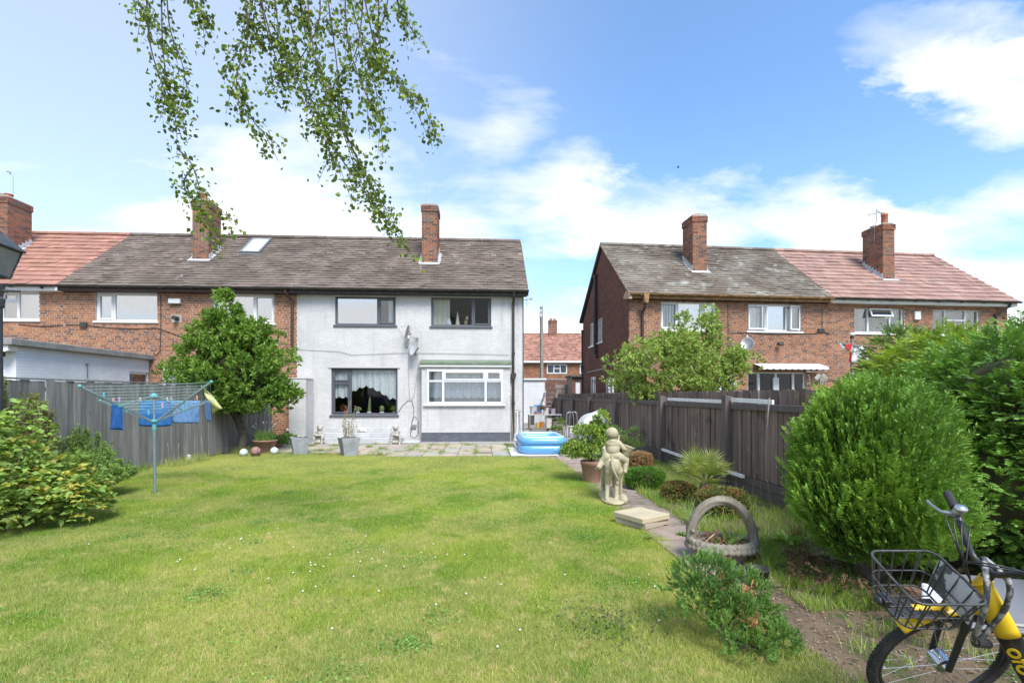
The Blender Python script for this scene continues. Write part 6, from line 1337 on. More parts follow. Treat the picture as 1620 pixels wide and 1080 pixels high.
# ---- steps
tL, tR = G(514, 698.5), G(643, 698.5)
stp = thing('steps', 'two low white painted concrete steps below the lace curtained window', 'steps', (tL.x, 16.62, 0)); Ws = tR.x-tL.x-.1; sm = pmat('step_paint', (.50, .50, .495), (.42, .42, .41), 4, rough=.8, bump=.002)
MB().box(0, Ws, 0, .64, .0, .17).build('lower_step', sm, stp, bev=.015); MB().box(.1, Ws-.38, .25, .64, .171, .33).build('upper_step', sm, stp, bev=.015); MB().box(.2, Ws-.42, .50, .66, .331, .46).build('ledge', sm, stp, bev=.01)
sl = G(651, 700); o = MB().box(sl.x-.28, sl.x+.28, 16.55, 17.2, .012, .05).build('doorstep', sm, bev=.01); tag(o, 'small pale concrete pad between the steps and the bay', 'slab')
sl = G(489, 696); o = MB().box(sl.x-.15, sl.x+.2, 16.5, 16.8, .012, .07).build('paving_block', sm, bev=.01); tag(o, 'small white painted block beside the end of the garden wall', 'block')
# ---- figures made of joined rounded volumes
def caps(mb, a, b, ra, rb, n=12):
    a, b = Vector(a), Vector(b); d = b-a; m = 6; mb.tube([a+d*i/m for i in range(m+1)], [ra+(rb-ra)*i/m for i in range(m+1)], n); mb.ell(a, ra, n, 8); mb.ell(b, rb, n, 8)
sx = 7.25/FPX; sb_ = G(972, 796)
sta = thing('rider_statue', 'cream stone garden statue of a child riding a donkey, seen from behind', 'statue', (sb_.x, sb_.y, 0), -TH)
def sp_(px, py, y=0): return ((px-972)*sx, y, (797-py)*sx)
mb = MB()
mb.ell((0, .12, .03), (.17, .34, .045), 20, 8); mb.ell((.12, -.02, .06), (.07, .12, .08)); mb.ell((-.10, .3, .06), (.08, .12, .07)); mb.ell((.03, .32, .09), (.10, .14, .10))
mb.ell(sp_(970.5, 740, .06), (.125, .13, .135), 20, 14); mb.ell((0, .24, .53), (.118, .22, .125), 20, 14); mb.ell((-.0, .42, .55), (.11, .13, .13), 20, 14)
for s_, xk, bx in ((-1, -.07, -.105), (1, .035, .028)):
    caps(mb, (s_*.065, .03, .46), (xk+s_*.012, .09, .27), .072, .042); caps(mb, (xk+s_*.012, .09, .27), (bx+(.0 if s_ < 0 else .0), .02, .07), .036, .030); mb.ell((bx, .0, .065), (.036, .045, .03))
for s_ in (-1, 1): caps(mb, (s_*.07, .42, .5), (s_*.085, .44, .25), .055, .034); caps(mb, (s_*.085, .44, .25), (s_*.085, .42, .05), .032, .03)
caps(mb, (0, .50, .58), (0, .66, .70), .085, .065); mb.ell((0, .74, .68), (.06, .13, .065), 16, 10, M=Matrix.Rotation(R(-35), 4, 'X')); 
for s_ in (-1, 1): mb.ell((s_*.045, .60, .72), (.02, .05, .02))
T = [sp_(968, 722, -.06), sp_(966, 733, -.095), sp_(968, 742, -.105), sp_(973, 752, -.10), sp_(975.5, 757, -.085), (.03, -.06, .33)]; mb.tube(cat(T, 4), [.020-.0003*i for i in range(21)], 10); mb.ell((.028, -.06, .31), (.026, .026, .05))
mb.ell(sp_(974, 722, .10), (.125, .10, .07), 20, 12); mb.ell(sp_(971.5, 712, .08), (.098, .078, .10), 20, 14); mb.ell(sp_(971, 703, .08), (.10, .07, .075), 20, 12)
caps(mb, sp_(970.5, 700, .08), sp_(970, 694, .09), .05, .045); mb.ell(sp_(969.8, 686.3, .09), (.094, .098, .092), 24, 16); mb.ell(sp_(970, 689, .175), (.05, .03, .05)); mb.ell(sp_(961.5, 689, .10), (.02, .02, .028)); mb.ell(sp_(979, 689, .10), (.02, .02, .028)); mb.ell(sp_(970, 698, .04), (.06, .03, .02))
caps(mb, sp_(962, 724, .08), sp_(955, 731, .10), .068, .052); caps(mb, sp_(955, 731, .10), sp_(948, 740, .04), .048, .040); caps(mb, sp_(948, 740, .04), sp_(946, 743.5, .10), .038, .032)
caps(mb, sp_(981, 724, .08), sp_(993, 730, .13), .070, .056); caps(mb, sp_(993.5, 731, .13), sp_(991, 747, .10), .050, .034); caps(mb, sp_(991, 748, .07), sp_(994, 750, .17), .030, .026)
caps(mb, sp_(982, 702, .09), sp_(989, 711, .07), .036, .032); caps(mb, sp_(989, 711, .07), sp_(1001, 713.5, .10), .032, .026)
caps(mb, sp_(963, 702, .09), sp_(964, 712, .17), .034, .028); caps(mb, sp_(981, 699, .12), sp_(981.5, 691, .14), .018, .022)
caps(mb, (.12, .13, .50), (.125, .13, .08), .018, .02)
bod = remeshed(mb, 'figure', stone, .0085, 3, sta)
b2 = MB(); Mb = Matrix.Translation(sp_(996, 712, .13)) @ Matrix.Rotation(R(18), 4, 'Y'); b2.lathe([(.005, -.11), (.045, -.11), (.055, -.09), (.085, 0), (.10, .035), (.105, .05), (.09, .05), (.075, .0), (.01, -.02)], 24, M=Mb); b2.build('basket', stone, sta, smooth=True)
# child's garment lines
g = MB(); zc_ = sp_(972, 706)[2]
def cherub(label, px, py, s, flip=1, nm='cherub_statue', base=0.0, yw=16.55):
    p = atY(px, py, yw); t = thing(nm, label, 'statue', (p.x, yw, base), 0, None); m = MB(); f = flip
    m.ell((0, 0, .06*s), (.19*s, .15*s, .07*s)); m.ell((0, .02*s, .23*s), (.125*s, .10*s, .15*s)); m.ell((0, .02*s, .36*s), (.10*s, .08*s, .09*s)); m.ell((.02*f*s, .0, .52*s), (.095*s, .095*s, .105*s), 16, 12); m.ell((.02*f*s, -.09*s, .505*s), (.018*s, .02*s, .02*s), 8, 6)
    m.ell((.02*f*s, .03*s, .56*s), (.105*s, .10*s, .075*s), 16, 10)
    for q in (-1, 1):
        caps(m, (q*.09*s, 0, .17*s), (q*.14*s, -.14*s, .20*s), .065*s, .05*s); caps(m, (q*.14*s, -.14*s, .20*s), (q*.13*s, -.16*s, .04*s), .045*s, .035*s); caps(m, (q*.13*s, -.15*s, .03*s), (q*.14*s, -.21*s, .02*s), .035*s, .03*s)
        caps(m, (q*.10*s, 0, .38*s), (q*.15*s, -.04*s, .27*s), .04*s, .035*s); caps(m, (q*.15*s, -.04*s, .27*s), (q*.04*s, -.13*s, .29*s), .033*s, .028*s)
    m.ell((-.05*f*s, -.13*s, .29*s), (.07*s, .05*s, .045*s)); remeshed(m, 'figure', stoneW, .014*s, 2, t); return t
cherub('weathered stone cherub sitting at the left end of the white steps', 505, 696, .98, 1); cherub('weathered stone cherub sitting at the right end of the white steps', 627, 699, 1.0, -1, yw=16.38)
p = atY(573, 683, 16.95); o = MB(); o.ell((0, 0, .09), (.13, .07, .085)); o.ell((-.10, -.02, .12), (.06, .06, .06)); o.ell((.1, 0, .04), (.05, .06, .04)); r_ = remeshed(o, 'animal_ornament', pmat('white_ornament', (.7, .69, .66), (.5, .48, .45), 9, rough=.7), .012, 2, None, (p.x, 16.98, .33)); tag(r_, 'small white animal ornament on the upper white step', 'ornament')
# ---- square tapered planters
def planter(label, pxl, pyb, hgt, yaw, w0=.155, w1=.235):
    p = G(pxl, pyb); t = thing('square_planter', label, 'planter', (p.x, p.y, 0), R(yaw), 'tall tapered grey planters on the patio edge'); m = MB(); gm = pmat('planter_grey', (.36, .37, .38), (.28, .285, .29), 5, rough=.6, bump=.003, spots=((.46, .47, .48), 12, .6, .1)); V = []
    for (w_, z) in ((w0, 0), (w1, hgt), (w1-.025, hgt), (w1-.04, hgt-.07)): V += [(-w_, -w_, z), (w_, -w_, z), (w_, w_, z), (-w_, w_, z)]
    m.add(V, [(4*i+k, 4*i+(k+1) % 4, 4*i+4+(k+1) % 4, 4*i+4+k) for i in range(3) for k in range(4)]+[(0, 3, 2, 1)]); m.build('pot', gm, t, bev=.006); q = MB(); n_ = 9
    for i in range(60): q.ell((random.uniform(-w1*.8, w1*.8), random.uniform(-w1*.8, w1*.8), hgt-.055+random.uniform(0, .04)), (.04, .04, .025), 6, 4)
    tag(q.build('compost', compost, t), kind='stuff'); return t
planter('tapered grey planter filled with bare dark compost, in front of the garden wall', 474.5, 718.5, .46, 26); pl2 = planter('tapered grey planter with thin dead flower stalks, in front of the steps', 552, 720.5, .47, 30)
m = MB(); fl2 = MB(); lf = MB()
for k in range(16):
    a = random.uniform(-.13, .13); b = random.uniform(-.1, .1); h = random.uniform(.35, .85); tip = Vector((a*1.6+random.gauss(.04, .06), b*2, .43+h)); C = cat([(a, b, .42), (a*1.2, b, .42+h*.5), tip], 4); m.tube(C, [.006-.0004*i for i in range(9)], 4)
    if k % 2: fl2.ell(tip, .018, 6, 5)
    P = np.array([tuple(v) for v in C[2:7]]); leafs(lf, P, rng.normal(0, 1, (len(P), 3)), .07, .025)
C = cat([(-.1, 0, .42), (-.16, 0, .8), (-.05, 0, 1.15), (.05, 0, 1.42)], 5); m.tube(C, .008, 5)
ds = thing('dead_stalks', 'spindly pinkish dry stalks growing in the planter before the steps', 'plant', pl2.location, 0); m.build('stalk', pmat('dry_stalk', (.30, .24, .14), None), ds); fl2.build('bud', pmat('dry_bud', (.35, .12, .12), None), ds); lf.build('leaf', lm_dry, ds)
# ---- pots and balls by the fence
p = G(418, 717); t1 = pot('bowl_pot', 'wide terracotta bowl pot against the fence near the bay tree', (p.x, p.y+.05, 0), .30, .36, terra, .66)
t = thing('chives', 'tuft of green chives growing out of the wide terracotta pot', 'plant', (p.x, p.y+.05, .33)); m = MB(); n = 900; a = rng.random(n)*6.28; r = .25*np.sqrt(rng.random(n)); blades(m, np.stack([r*np.cos(a), r*np.sin(a), 0*a], 1), rng.uniform(.18, .36, n), .008, lean=.3, seg=3); m.build('blade', leafmat('leaf_chive', (.18, .34, .065), (.25, .36, .09), 9), t)
m = MB()
for k in range(9): a = random.uniform(0, 6.28); tp_ = Vector((.3*math.cos(a), .2*math.sin(a), random.uniform(.38, .55))); m.tube([(0, 0, 0), tp_*.6+Vector((0, 0, .05)), tp_], .004, 4).ell(tp_, (.02, .02, .03), 6, 4)
m.build('seed_head', pmat('chive_head', (.55, .48, .38), None), t)
for k, (px_, py_, r, h, lb, mt) in enumerate(((446, 706, .15, .2, 'small plastic pot of trailing strawberry leaves beside the wide terracotta pot', 'lead'), (455, 704, .15, .22, 'second small grey pot of strawberries next to the garden wall corner', 'lead'), (441, 709, .13, .15, 'low terracotta strawberry pot just right of the wide bowl pot', ''))):
    p = G(px_, py_); t = pot('small_pot', lb, (p.x, p.y, 0), r, h, M['lead'] if mt else terra, .75); m = MB(); n = 260; a = rng.random(n)*6.28; rr_ = (r+.1)*np.sqrt(rng.random(n)); P = np.stack([rr_*np.cos(a), rr_*np.sin(a), h+.12*(1-rr_/(r+.1))+rng.uniform(-.06, .07, n)], 1); leafs(m, P, np.stack([np.cos(a), np.sin(a), rng.normal(.2, .5, n)], 1), .06, .05); m.build('foliage', wl_, t)
p = G(444, 703); o = MB(); o.ell((0, 0, .13), (.09, .08, .13)); o.ell((0, -.02, .29), (.075, .07, .07)); o.ell((-.06, 0, .35), .028, 8, 6); o.ell((.06, 0, .35), .028, 8, 6); bw_ = pmat('panda_paint', (.65, .65, .63), (.05, .05, .05), 9, lo=.53, hi=.56, rough=.5)
pn = remeshed(o, 'bear_ornament', bw_, .012, 2, None, (p.x+.1, p.y+.4, .12)); tag(pn, 'little black and white bear ornament among the strawberry pots', 'ornament')
p = G(404.5, 722); bal = thing('basketball', 'faded pink brown basketball on the grass below the bay tree', 'ball', (p.x, p.y, 0)); rb = .128
MB().ell((0, 0, rb), rb, 24, 16).build('ball', pmat('ball_rubber', (.33, .18, .15), (.27, .15, .13), 20, rough=.6, bump=.001), bal, smooth=True)
m = MB(); cc_ = Vector((0, 0, rb))
for Mx in (Matrix.Rotation(R(20), 3, 'X'), Matrix.Rotation(R(90), 3, 'X') @ Matrix.Rotation(R(10), 3, 'Z'), Matrix.Rotation(R(90), 3, 'Y') @ Matrix.Rotation(R(25), 3, 'X')): m.tube([cc_+Mx @ Vector((math.cos(a_*.2618), math.sin(a_*.2618), 0))*rb*1.0 for a_ in range(24)], .004, 5, closed=True)
for s_ in (-1, 1): m.tube([cc_+Vector((s_*rb*.62+s_*.0*a_, math.cos(a_*.2618)*rb*.785, math.sin(a_*.2618)*rb*.785)) for a_ in range(24)], .004, 5, closed=True)
m.build('seam', M['black'], bal)
gb = pmat('ball_green', (.42, .58, .48), (.62, .64, .60), 14, lo=.45, hi=.55, rough=.4)
for (px_, py_, lb) in ((385.5, 722, 'pale green patterned ball left of the basketball'), (434, 719, 'pale green patterned ball right of the basketball')):
    p = G(px_, py_); b = thing('toy_ball', lb, 'ball', (p.x, p.y, 0), 0, 'pale green balls beside the basketball'); MB().ell((0, 0, .10), .10, 20, 14).build('ball', gb, b, smooth=True)
    m = MB(); [m.tube([Vector((0, 0, .10))+Matrix.Rotation(R(a_*60), 3, 'Z') @ Vector((math.cos(k*.3142)*.1, 0, math.sin(k*.3142)*.1)) for k in range(20)], .0025, 4, closed=True) for a_ in range(3)]; m.build('seam', M['white'], b)
p = G(298, 730); o = MB().tube([(0, 0, 0), (.02, 0, .16)], .045, 12).build('white_stub', M['whitepaint']); o.location = (p.x, p.y, 0); tag(o, 'short white plastic stub standing in the grass at the fence foot', 'pipe')
# ---- paddling pool on its white sheet
pf0, pf1 = G(822, 721), G(902, 721); pw = pf1.x-pf0.x; pd = 2.0
o = MB(); o.box(pf0.x-.22, pf1.x+.02, pf0.y-.10, pf0.y+pd-.1, .012, .030); tag(o.build('ground_sheet', strip, bev=.01), 'thin white board lying under the paddling pool', 'sheet')
pool = thing('paddling_pool', 'rectangular inflatable paddling pool in light and deeper blue', 'pool', ((pf0.x+pf1.x)/2, pf0.y+pd/2, .03))
def rrect(w_, d_, r, n=6): return [(sx_*(w_/2-r)+r*math.cos(a0+R(90)*i/n), sy_*(d_/2-r)+r*math.sin(a0+R(90)*i/n)) for (sx_, sy_, a0) in ((1, 1, 0), (-1, 1, R(90)), (-1, -1, R(180)), (1, -1, R(270))) for i in range(n+1)]
pb1 = pmat('pool_blue', (.16, .42, .74), None, rough=.25, spec=.6, trans=.2, transcol=(1, 1, 1.1)); pb2 = pmat('pool_pale', (.50, .72, .82), None, rough=.25, spec=.6, trans=.25, transcol=(1, 1, 1.1))
for k, (z, mt, r_) in enumerate(((.125, pb1, .125), (.32, pb1, .115))):
    m = MB(); m.tube([(x, y, z) for x, y in rrect(pw-.25, pd-.25, .22)], r_, 16, closed=True); m.build('ring', mt, pool, smooth=True)
m = MB(); L_ = rrect(pw-.27, pd-.27, .2); m.tube([(x, y, .405) for x, y in L_], .062, 14, closed=True); m.build('top_ring', pb2, pool, smooth=True)
m = MB(); L2 = rrect(pw-.4, pd-.4, .15); n = len(L2); m.add([(x, y, .02) for x, y in L2]+[(x, y, .40) for x, y in L2], [tuple(range(n))]+[(i, (i+1) % n, n+(i+1) % n, n+i) for i in range(n)]); m.build('liner', pb2, pool)
m = MB(); m.lathe([(.02, 0), (.02, .02), (.012, .03)], 10, (0, 0, 0), M=Matrix.Translation((.28, -pd/2+.01, .30)) @ Matrix.Rotation(R(90), 4, 'X')).lathe([(.02, 0), (.02, .02), (.012, .03)], 10, (0, 0, 0), M=Matrix.Translation((.28, -pd/2-.0, .12)) @ Matrix.Rotation(R(90), 4, 'X')); m.build('valve', M['white'], pool)
# ---- big terracotta pot and its plant
p = G(936, 762); pot('terracotta_pot', 'tall ribbed terracotta pot on the path left of the rider statue', (p.x, p.y, 0), .195, .385, terra, .72, .05)
m = MB()
for z in (.20, .235): m.lathe([(.183, z), (.19, z+.008), (.185, z+.016)], 28)
t = thing('potted_shrub', 'airy light green leafy shrub growing in the tall terracotta pot', 'shrub', (p.x, p.y, .33)); m = MB(); P, N_ = clumps(26, (.05, .1, .38), (.42, .4, .36), .13, 34, -.9, .3); P2, N2 = clumps(9, (.22, .1, .72), (.16, .15, .2), .09, 30, -.9, .3); P3, N3 = clumps(8, (-.28, 0, .22), (.2, .2, .14), .09, 26, -.9, .3); whorls(m, np.concatenate([P, P2, P3]), np.concatenate([N_, N2, N3]), 5, .045, .028, .9, .3); m.build('foliage', leafmat('leaf_potted', (.33, .45, .08), (.22, .34, .065), 4, .4, .5), t)
m = MB(); branches(m, (0, 0, 0), [(-.3, 0, .35), (.1, 0, .8), (.25, .1, .9), (.35, .1, .45), (-.1, .2, .6), (0, -.2, .5)], .01, .003); m.build('stem', bark, t)
p = G(1000, 738); t = thing('hebe_bush', 'loose dark green shrub between the potted plant and the panel fence', 'shrub', (p.x, p.y+1.4, 0)); m = MB(); P, N_ = clumps(30, (.0, 0, .42), (.62, .5, .38), .16, 30, -.9, .3); whorls(m, P, N_, 6, .06, .018, .8, .4); m.build('foliage', leafmat('leaf_hebe', (.18, .29, .06), (.12, .21, .05), 3), t); MB().ell((0, 0, .35), (.38, .3, .28), 14, 9).build('dark_core', core, t)  # hebe filled by a dark solid in place of shade between leaves
p = G(918, 722); t = thing('strawberry_patch', 'low bright leafy plants between the pool and the terracotta pot', 'plant', (p.x, p.y, 0)); m = MB(); P, N_ = clumps(20, (0, .3, .12), (.42, .8, .16), .12, 26, -.2, .3); whorls(m, P, N_, 5, .06, .045, .9, .3); m.build('foliage', leafmat('leaf_strawberry', (.30, .43, .08), (.21, .32, .065), 4), t)
m = MB()
for k in range(40): m.ell((random.uniform(-.35, .35), random.uniform(-.3, .8), random.uniform(.15, .32)), .018, 6, 4)
m.build('flower', pmat('white_flower', (.75, .75, .70), None), t)
# ---- slab stack
p = G(1030, 843); ss = thing('slab_stack', 'two buff paving slabs stacked beside the path', 'slab stack', (p.x, p.y+.36, 0), R(31))
MB().box(-.225, .225, -.225, .225, .02, .085).build('slab', slabm[0], ss, (.01, 0, 0), (0, 0, R(4)), bev=.006); MB().box(-.235, .235, -.235, .235, .09, .15).build('slab', pmat('slab_light', (.50, .42, .28), (.43, .36, .25), 5, rough=.9, bump=.003), ss, (0, 0, 0), (0, 0, 0), bev=.006)
p = None
if 0: o = link_mesh('loose_slab', pme[0].copy(), None, None, (p.x-.0, p.y+.62, .0), (0, 0, R(8))); tag(o, 'flat grey pink slab in front of the slab stack', 'slab')
# ---- stone basket planter
bp_ = G(1160, 900); bk_ = thing('stone_basket', 'weathered stone basket planter with a tall arched handle and rope rim', 'planter', (bp_.x+.0, bp_.y+.22, 0), R(-8))
RX, RY, zr = .29, .235, .185; m = MB(); m.lathe([(.01, 0), (.19, 0), (.21, .02), (.26, .11), (RX*.98, .17), (RX*.86, .175), (.22, .08), (.01, .06)], 36, sy=RY/RX); m.build('bowl', stoneG, bk_, smooth=True)
m = MB(); nk = 34
for k in range(nk):
    a = 2*math.pi*k/nk
    for (dr, dz, r0) in ((.0, .0, .034), (.022, -.035, .028), (-.018, .018, .022)):
        aa = a+(.09 if dz else 0); m.ell(((RX+dr)*math.cos(aa), (RY+dr)*math.sin(aa), zr+dz), (r0*1.1, r0*1.1, r0), 8, 6, M=None)
remeshed(m, 'rope_rim', stoneG, .0075, 2, bk_)
m = MB(); H_ = [((RX-.0)*math.cos(g_)*1.0, 0, zr+.0+.385*math.sin(g_)) for g_ in [math.pi*i/22 for i in range(23)]]
for k in range(5):
    off = 2*math.pi*k/5; C = []
    for i, q in enumerate(H_):
        g_ = math.pi*i/22; tw_ = off+i*.10; rr_ = .026; nx_, nz_ = math.cos(g_), math.sin(g_); C.append((q[0]+nx_*rr_*math.cos(tw_), rr_*math.sin(tw_), q[2]+nz_*rr_*math.cos(tw_)))
    m.tube(C, .023, 8)
remeshed(m, 'handle', stoneG, .007, 2, bk_)
m = MB()
for s_ in (-1, 1):
    for k in range(12): m.ell((s_*(RX+random.uniform(-.02, .02)), random.uniform(-.06, .06), zr+random.uniform(-.01, .13)), random.uniform(.02, .032), 8, 6)
m.build('leaf_carving', stoneG, bk_, smooth=True); MB().lathe([(.01, .12), (.2, .125), (.245, .13)], 24, sy=RY/RX).build('compost', compost, bk_)
t = thing('basket_weeds', 'green dock leaves and reddish dead weeds growing in the stone basket', 'plant', (bk_.location.x, bk_.location.y, .13)); m = MB(); n = 26; a = rng.random(n)*6.28; P = np.stack([rng.normal(.03, .09, n), rng.normal(0, .06, n), 0*a], 1); leafs(m, P, np.stack([np.cos(a), np.sin(a)*.6, rng.uniform(.5, 1.4, n)], 1), rng.uniform(.08, .16, n), .04); leafs(m, np.array([[.06, 0, 0], [.04, 0, 0.], [.07, .02, 0]]), np.array([[-.25, -.1, 1], [.9, -.2, .75], [.5, .1, .8]]), np.array([.20, .26, .2]), .065); m.build('leaf', wl_, t)
m = MB(); n = 500; leafs(m, np.stack([rng.normal(-.05, .11, n), rng.normal(-.04, .09, n), rng.uniform(0, .13, n)*rng.random(n)], 1), rng.normal(0, 1, (n, 3)), .03, .014); leafs(m, np.stack([rng.normal(.2, .04, 200), rng.normal(-.12, .04, 200), rng.uniform(-.08, .08, 200)], 1), rng.normal(0, 1, (200, 3)), .03, .015)
for k in range(14): m.tube([(random.gauss(-.1, .05), 0, 0), (random.gauss(-.1, .06), 0, random.uniform(.1, .22))], .004, 4)
m.build('dead_stem', pmat('reddish_dead', (.25, .12, .07), (.16, .09, .05), 12, rough=1), t)
p = G(1209, 934); bpt = pot('black_pot', 'battered black plastic pot behind the juniper by the basket rim', (p.x+.0, p.y+.10, 0), .09, .15, M['black'], .86, .012)
# ---- rotary airer
az0 = G(245, 781); air = thing('rotary_airer', 'open rotary clothes airer with grey pole and turquoise fittings', 'clothes airer', (az0.x, az0.y, 0), (R(-.5), R(-.8), 0))
teal = pmat('teal_plastic', (.12, .38, .38), None, rough=.4); alu = pmat('airer_grey', (.26, .33, .35), (.22, .28, .30), 4, rough=.35, metal=.3); lin = pmat('line_cord', (.28, .46, .44), None, rough=.6)
MB().tube([(0, 0, 0), (0, 0, 1.16)], .021, 12).build('pole', alu, air, smooth=True); MB().tube([(0, 0, 1.16), (0, 0, 1.56)], .015, 12).build('inner_pole', alu, air, smooth=True)
MB().lathe([(.026, 1.00), (.03, 1.02), (.03, 1.13), (.06, 1.14), (.06, 1.17), (.02, 1.18)], 16).build('hub', teal, air, smooth=False); MB().lathe([(.02, 1.53), (.055, 1.535), (.055, 1.56), (.02, 1.59), (.005, 1.595)], 16).build('top_cap', teal, air)
az_c = []
for k in range(4):
    a = R(-17+90*k); e = Vector((math.cos(a)*1.10, math.sin(a)*1.10, (1.75, 1.47, 1.49, 1.68)[k])); az_c.append(e); h0 = Vector((math.cos(a)*.05, math.sin(a)*.05, 1.155)); ar = MB().beam(h0, e, .022, .028).build('arm', alu, air); MB().ell(e, .024, 10, 8).build('end_cap', teal, ar)
    mid = h0.lerp(e, .47); MB().tube([(math.cos(a)*.045, math.sin(a)*.045, 1.545), mid], .008, 8).build('strut', alu, ar); MB().box(-.03, .03, -.02, .02, -.02, .02, M=Matrix.Translation(mid) @ Matrix.Rotation(a, 4, 'Z')).build('clamp', teal, ar, bev=.005)
lm_ = MB(); hubc = Vector((0, 0, 1.155))
for j in range(9):
    f = .38+.62*j/8.0-.012
    P4_ = [hubc.lerp(e, f) for e in az_c]
    for k in range(4): a_, b_ = P4_[k], P4_[(k+1) % 4]; lm_.tube([a_, a_.lerp(b_, .5)-Vector((0, 0, .012)), b_], .0022, 4)
tag(lm_.build('washing_line', lin, air), kind='stuff')
bpy.context.view_layer.update(); MWA = air.matrix_world.copy()
def cloth(name, label, A, B, drop, mat, wob=.02, swing=(0, 0), taper=0, nx=16, nz=12, curlb=0):
    A, B = Vector(A), Vector(B); m = MB(); V = []; side = (B-A).cross(Vector((0, 0, 1))).normalized(); ph = random.random()*6
    for j in range(nz+1):
        for i in range(nx+1):
            u, v = i/nx, j/nz; p = A.lerp(B, .5+(u-.5)*(1-taper*v)); d = drop*(1-.07*math.sin(math.pi*u)*(1-v)) * (1-.04*((2*u-1)**4)); p = p-Vector((0, 0, 1))*d*v+side*(wob*math.sin(u*9+ph+v*2)*v+swing[0]*v*v)+(B-A).normalized()*swing[1]*v*v; V.append(p)
    m.add(V, [(j*(nx+1)+i, j*(nx+1)+i+1, (j+1)*(nx+1)+i+1, (j+1)*(nx+1)+i) for j in range(nz) for i in range(nx)]); o = m.build(name, mat, smooth=True); s_ = o.modifiers.new('sol', 'SOLIDIFY'); s_.thickness = .006; tag(o, label, 'washing'); return o
def onl(px, py, z): return atz(px, py, z)
blu = pmat('cloth_blue', (.035, .16, .42), (.05, .20, .50), 25, rough=.95, trans=.25, transcol=(1, 1, 1)); dblu = pmat('cloth_dark_blue', (.02, .085, .26), (.03, .12, .34), 20, rough=.95); lblu = pmat('cloth_light_blue', (.16, .30, .55), (.22, .38, .62), 25, rough=.95, trans=.3, transcol=(1, 1, 1)); yel = pmat('cloth_yellow', (.62, .62, .26), (.66, .66, .36), 10, rough=.9, trans=.3, transcol=(1, 1, .7))
zf = 8.82
cloth('bath_mat', 'blue square bath mat pegged on the airer behind its pole', onl(221, 634, zf), onl(270, 633.5, zf), .45, blu, .035); cloth('towel', 'light blue towel with rounded lower edge on the back line of the airer', onl(269, 633, zf+.1), onl(316, 634, zf+.1), .40, lblu, .015)
cloth('dark_towel', 'dark blue folded cloth hanging left of the airer pole', onl(177, 638, 8.0), onl(193, 641, 8.0), .40, dblu, .05, taper=-.7); cloth('narrow_towel', 'narrow blue cloth seen edge on at the right end of the airer', onl(325, 632, 8.8), onl(333, 637, 8.3), .33, lblu, .02, taper=.25)
ya, yb, yc, yd = [Vector(atz(*q)) for q in ((316.5, 610, 7.95), (327, 624, 8.1), (354, 646, 8.0), (334, 652, 8.1))]; m = MB(); V = []
for j in range(11):
    for i in range(11): u, v = i/10, j/10; q = ya.lerp(yb, u).lerp(yc.lerp(yd, u), v); q.y += .05*math.sin(5*u+4*v); V.append(q)
o = m.add(V, [(j*11+i, j*11+i+1, j*11+12+i, j*11+11+i) for j in range(10) for i in range(10)]).build('yellow_cloth', yel, smooth=True); o.modifiers.new('s', 'SOLIDIFY').thickness = .006; tag(o, 'pale yellow cloth blown sideways off the right arm of the airer', 'washing')
pc = [((.75, .35, .45), 'pink'), ((.75, .72, .3), 'yellow'), ((.1, .5, .6), 'teal'), ((.5, .35, .6), 'lilac')]; pms = [pmat('peg_'+n_, c_, None, rough=.5) for c_, n_ in pc]
for k, (px_, py_, z_, c_, w_) in enumerate(((179.5, 634, 8.0, 0, 'above the dark towel, left one'), (189, 632, 8.0, 3, 'above the dark towel, right one'), (222, 632, 8.9, 1, 'at the left corner of the bath mat'), (265, 632, 8.9, 1, 'at the right corner of the bath mat'), (257, 641, 8.5, 0, 'hanging in front of the bath mat'), (312, 629, 9.0, 0, 'at the right corner of the light blue towel'), (235, 652, 8.3, 2, 'low beside the airer pole'), (164.5, 625, 7.9, 2, 'alone on the left outer line'), (271, 631, 9.0, 3, 'between bath mat and towel'))):
    p = atz(px_, py_, z_); pg = MB(); pg.box(-.008, .008, -.012, .0, -.04, .04).box(-.008, .008, .002, .014, -.04, .04); o = pg.build('clothes_peg', pms[c_], None, p, (R(6), 0, 0), bev=.003); tag(o, pc[c_][1]+' clothes peg '+w_, 'clothes peg', 'pegs on the rotary airer')
# ---- Victorian style garden lamp
lpz = 6.6; lp = atz(-13, 620, lpz); lam = thing('garden_lamp', 'black cast iron Victorian style garden lamp post with glass lantern at the left edge', 'lamp post', (lp.x, lp.y, 0), R(8))
zB = 3.02; ir = pmat('cast_iron', (.05, .052, .056), (.075, .075, .08), 6, rough=.5, bump=.001)
MB().lathe([(.15, 0), (.15, .12), (.12, .18), (.115, .45), (.11, .5), (.105, zB-.32), (.12, zB-.30), (.13, zB-.2), (.105, zB-.17), (.12, zB-.07), (.13, zB-.02), (.06, zB), (.03, zB+.03), (.03, zB+.14)], 20).build('post', ir, lam, smooth=False)
MB().tube([(-.3, 0, zB-.09), (.3, 0, zB-.09)], .014, 8).ell((.3, 0, zB-.09), (.025, .02, .02)).ell((-.3, 0, zB-.09), (.025, .02, .02)).ell((.16, 0, zB-.09), (.028, .024, .024)).build('ladder_bar', ir, lam)
zL = zB+.10; fr2 = MB(); w0, w1, hL_ = .125, .205, .36
cn = [(sx_, sy_) for sx_, sy_ in ((-1, -1), (1, -1), (1, 1), (-1, 1))]
for k in range(4):
    a, b = cn[k], cn[(k+1) % 4]; fr2.beam((a[0]*w0, a[1]*w0, zL), (a[0]*w1, a[1]*w1, zL+hL_), .016, .016); fr2.beam((a[0]*w0, a[1]*w0, zL), (b[0]*w0, b[1]*w0, zL), .018, .018); fr2.beam((a[0]*w1, a[1]*w1, zL+hL_), (b[0]*w1, b[1]*w1, zL+hL_), .024, .02)
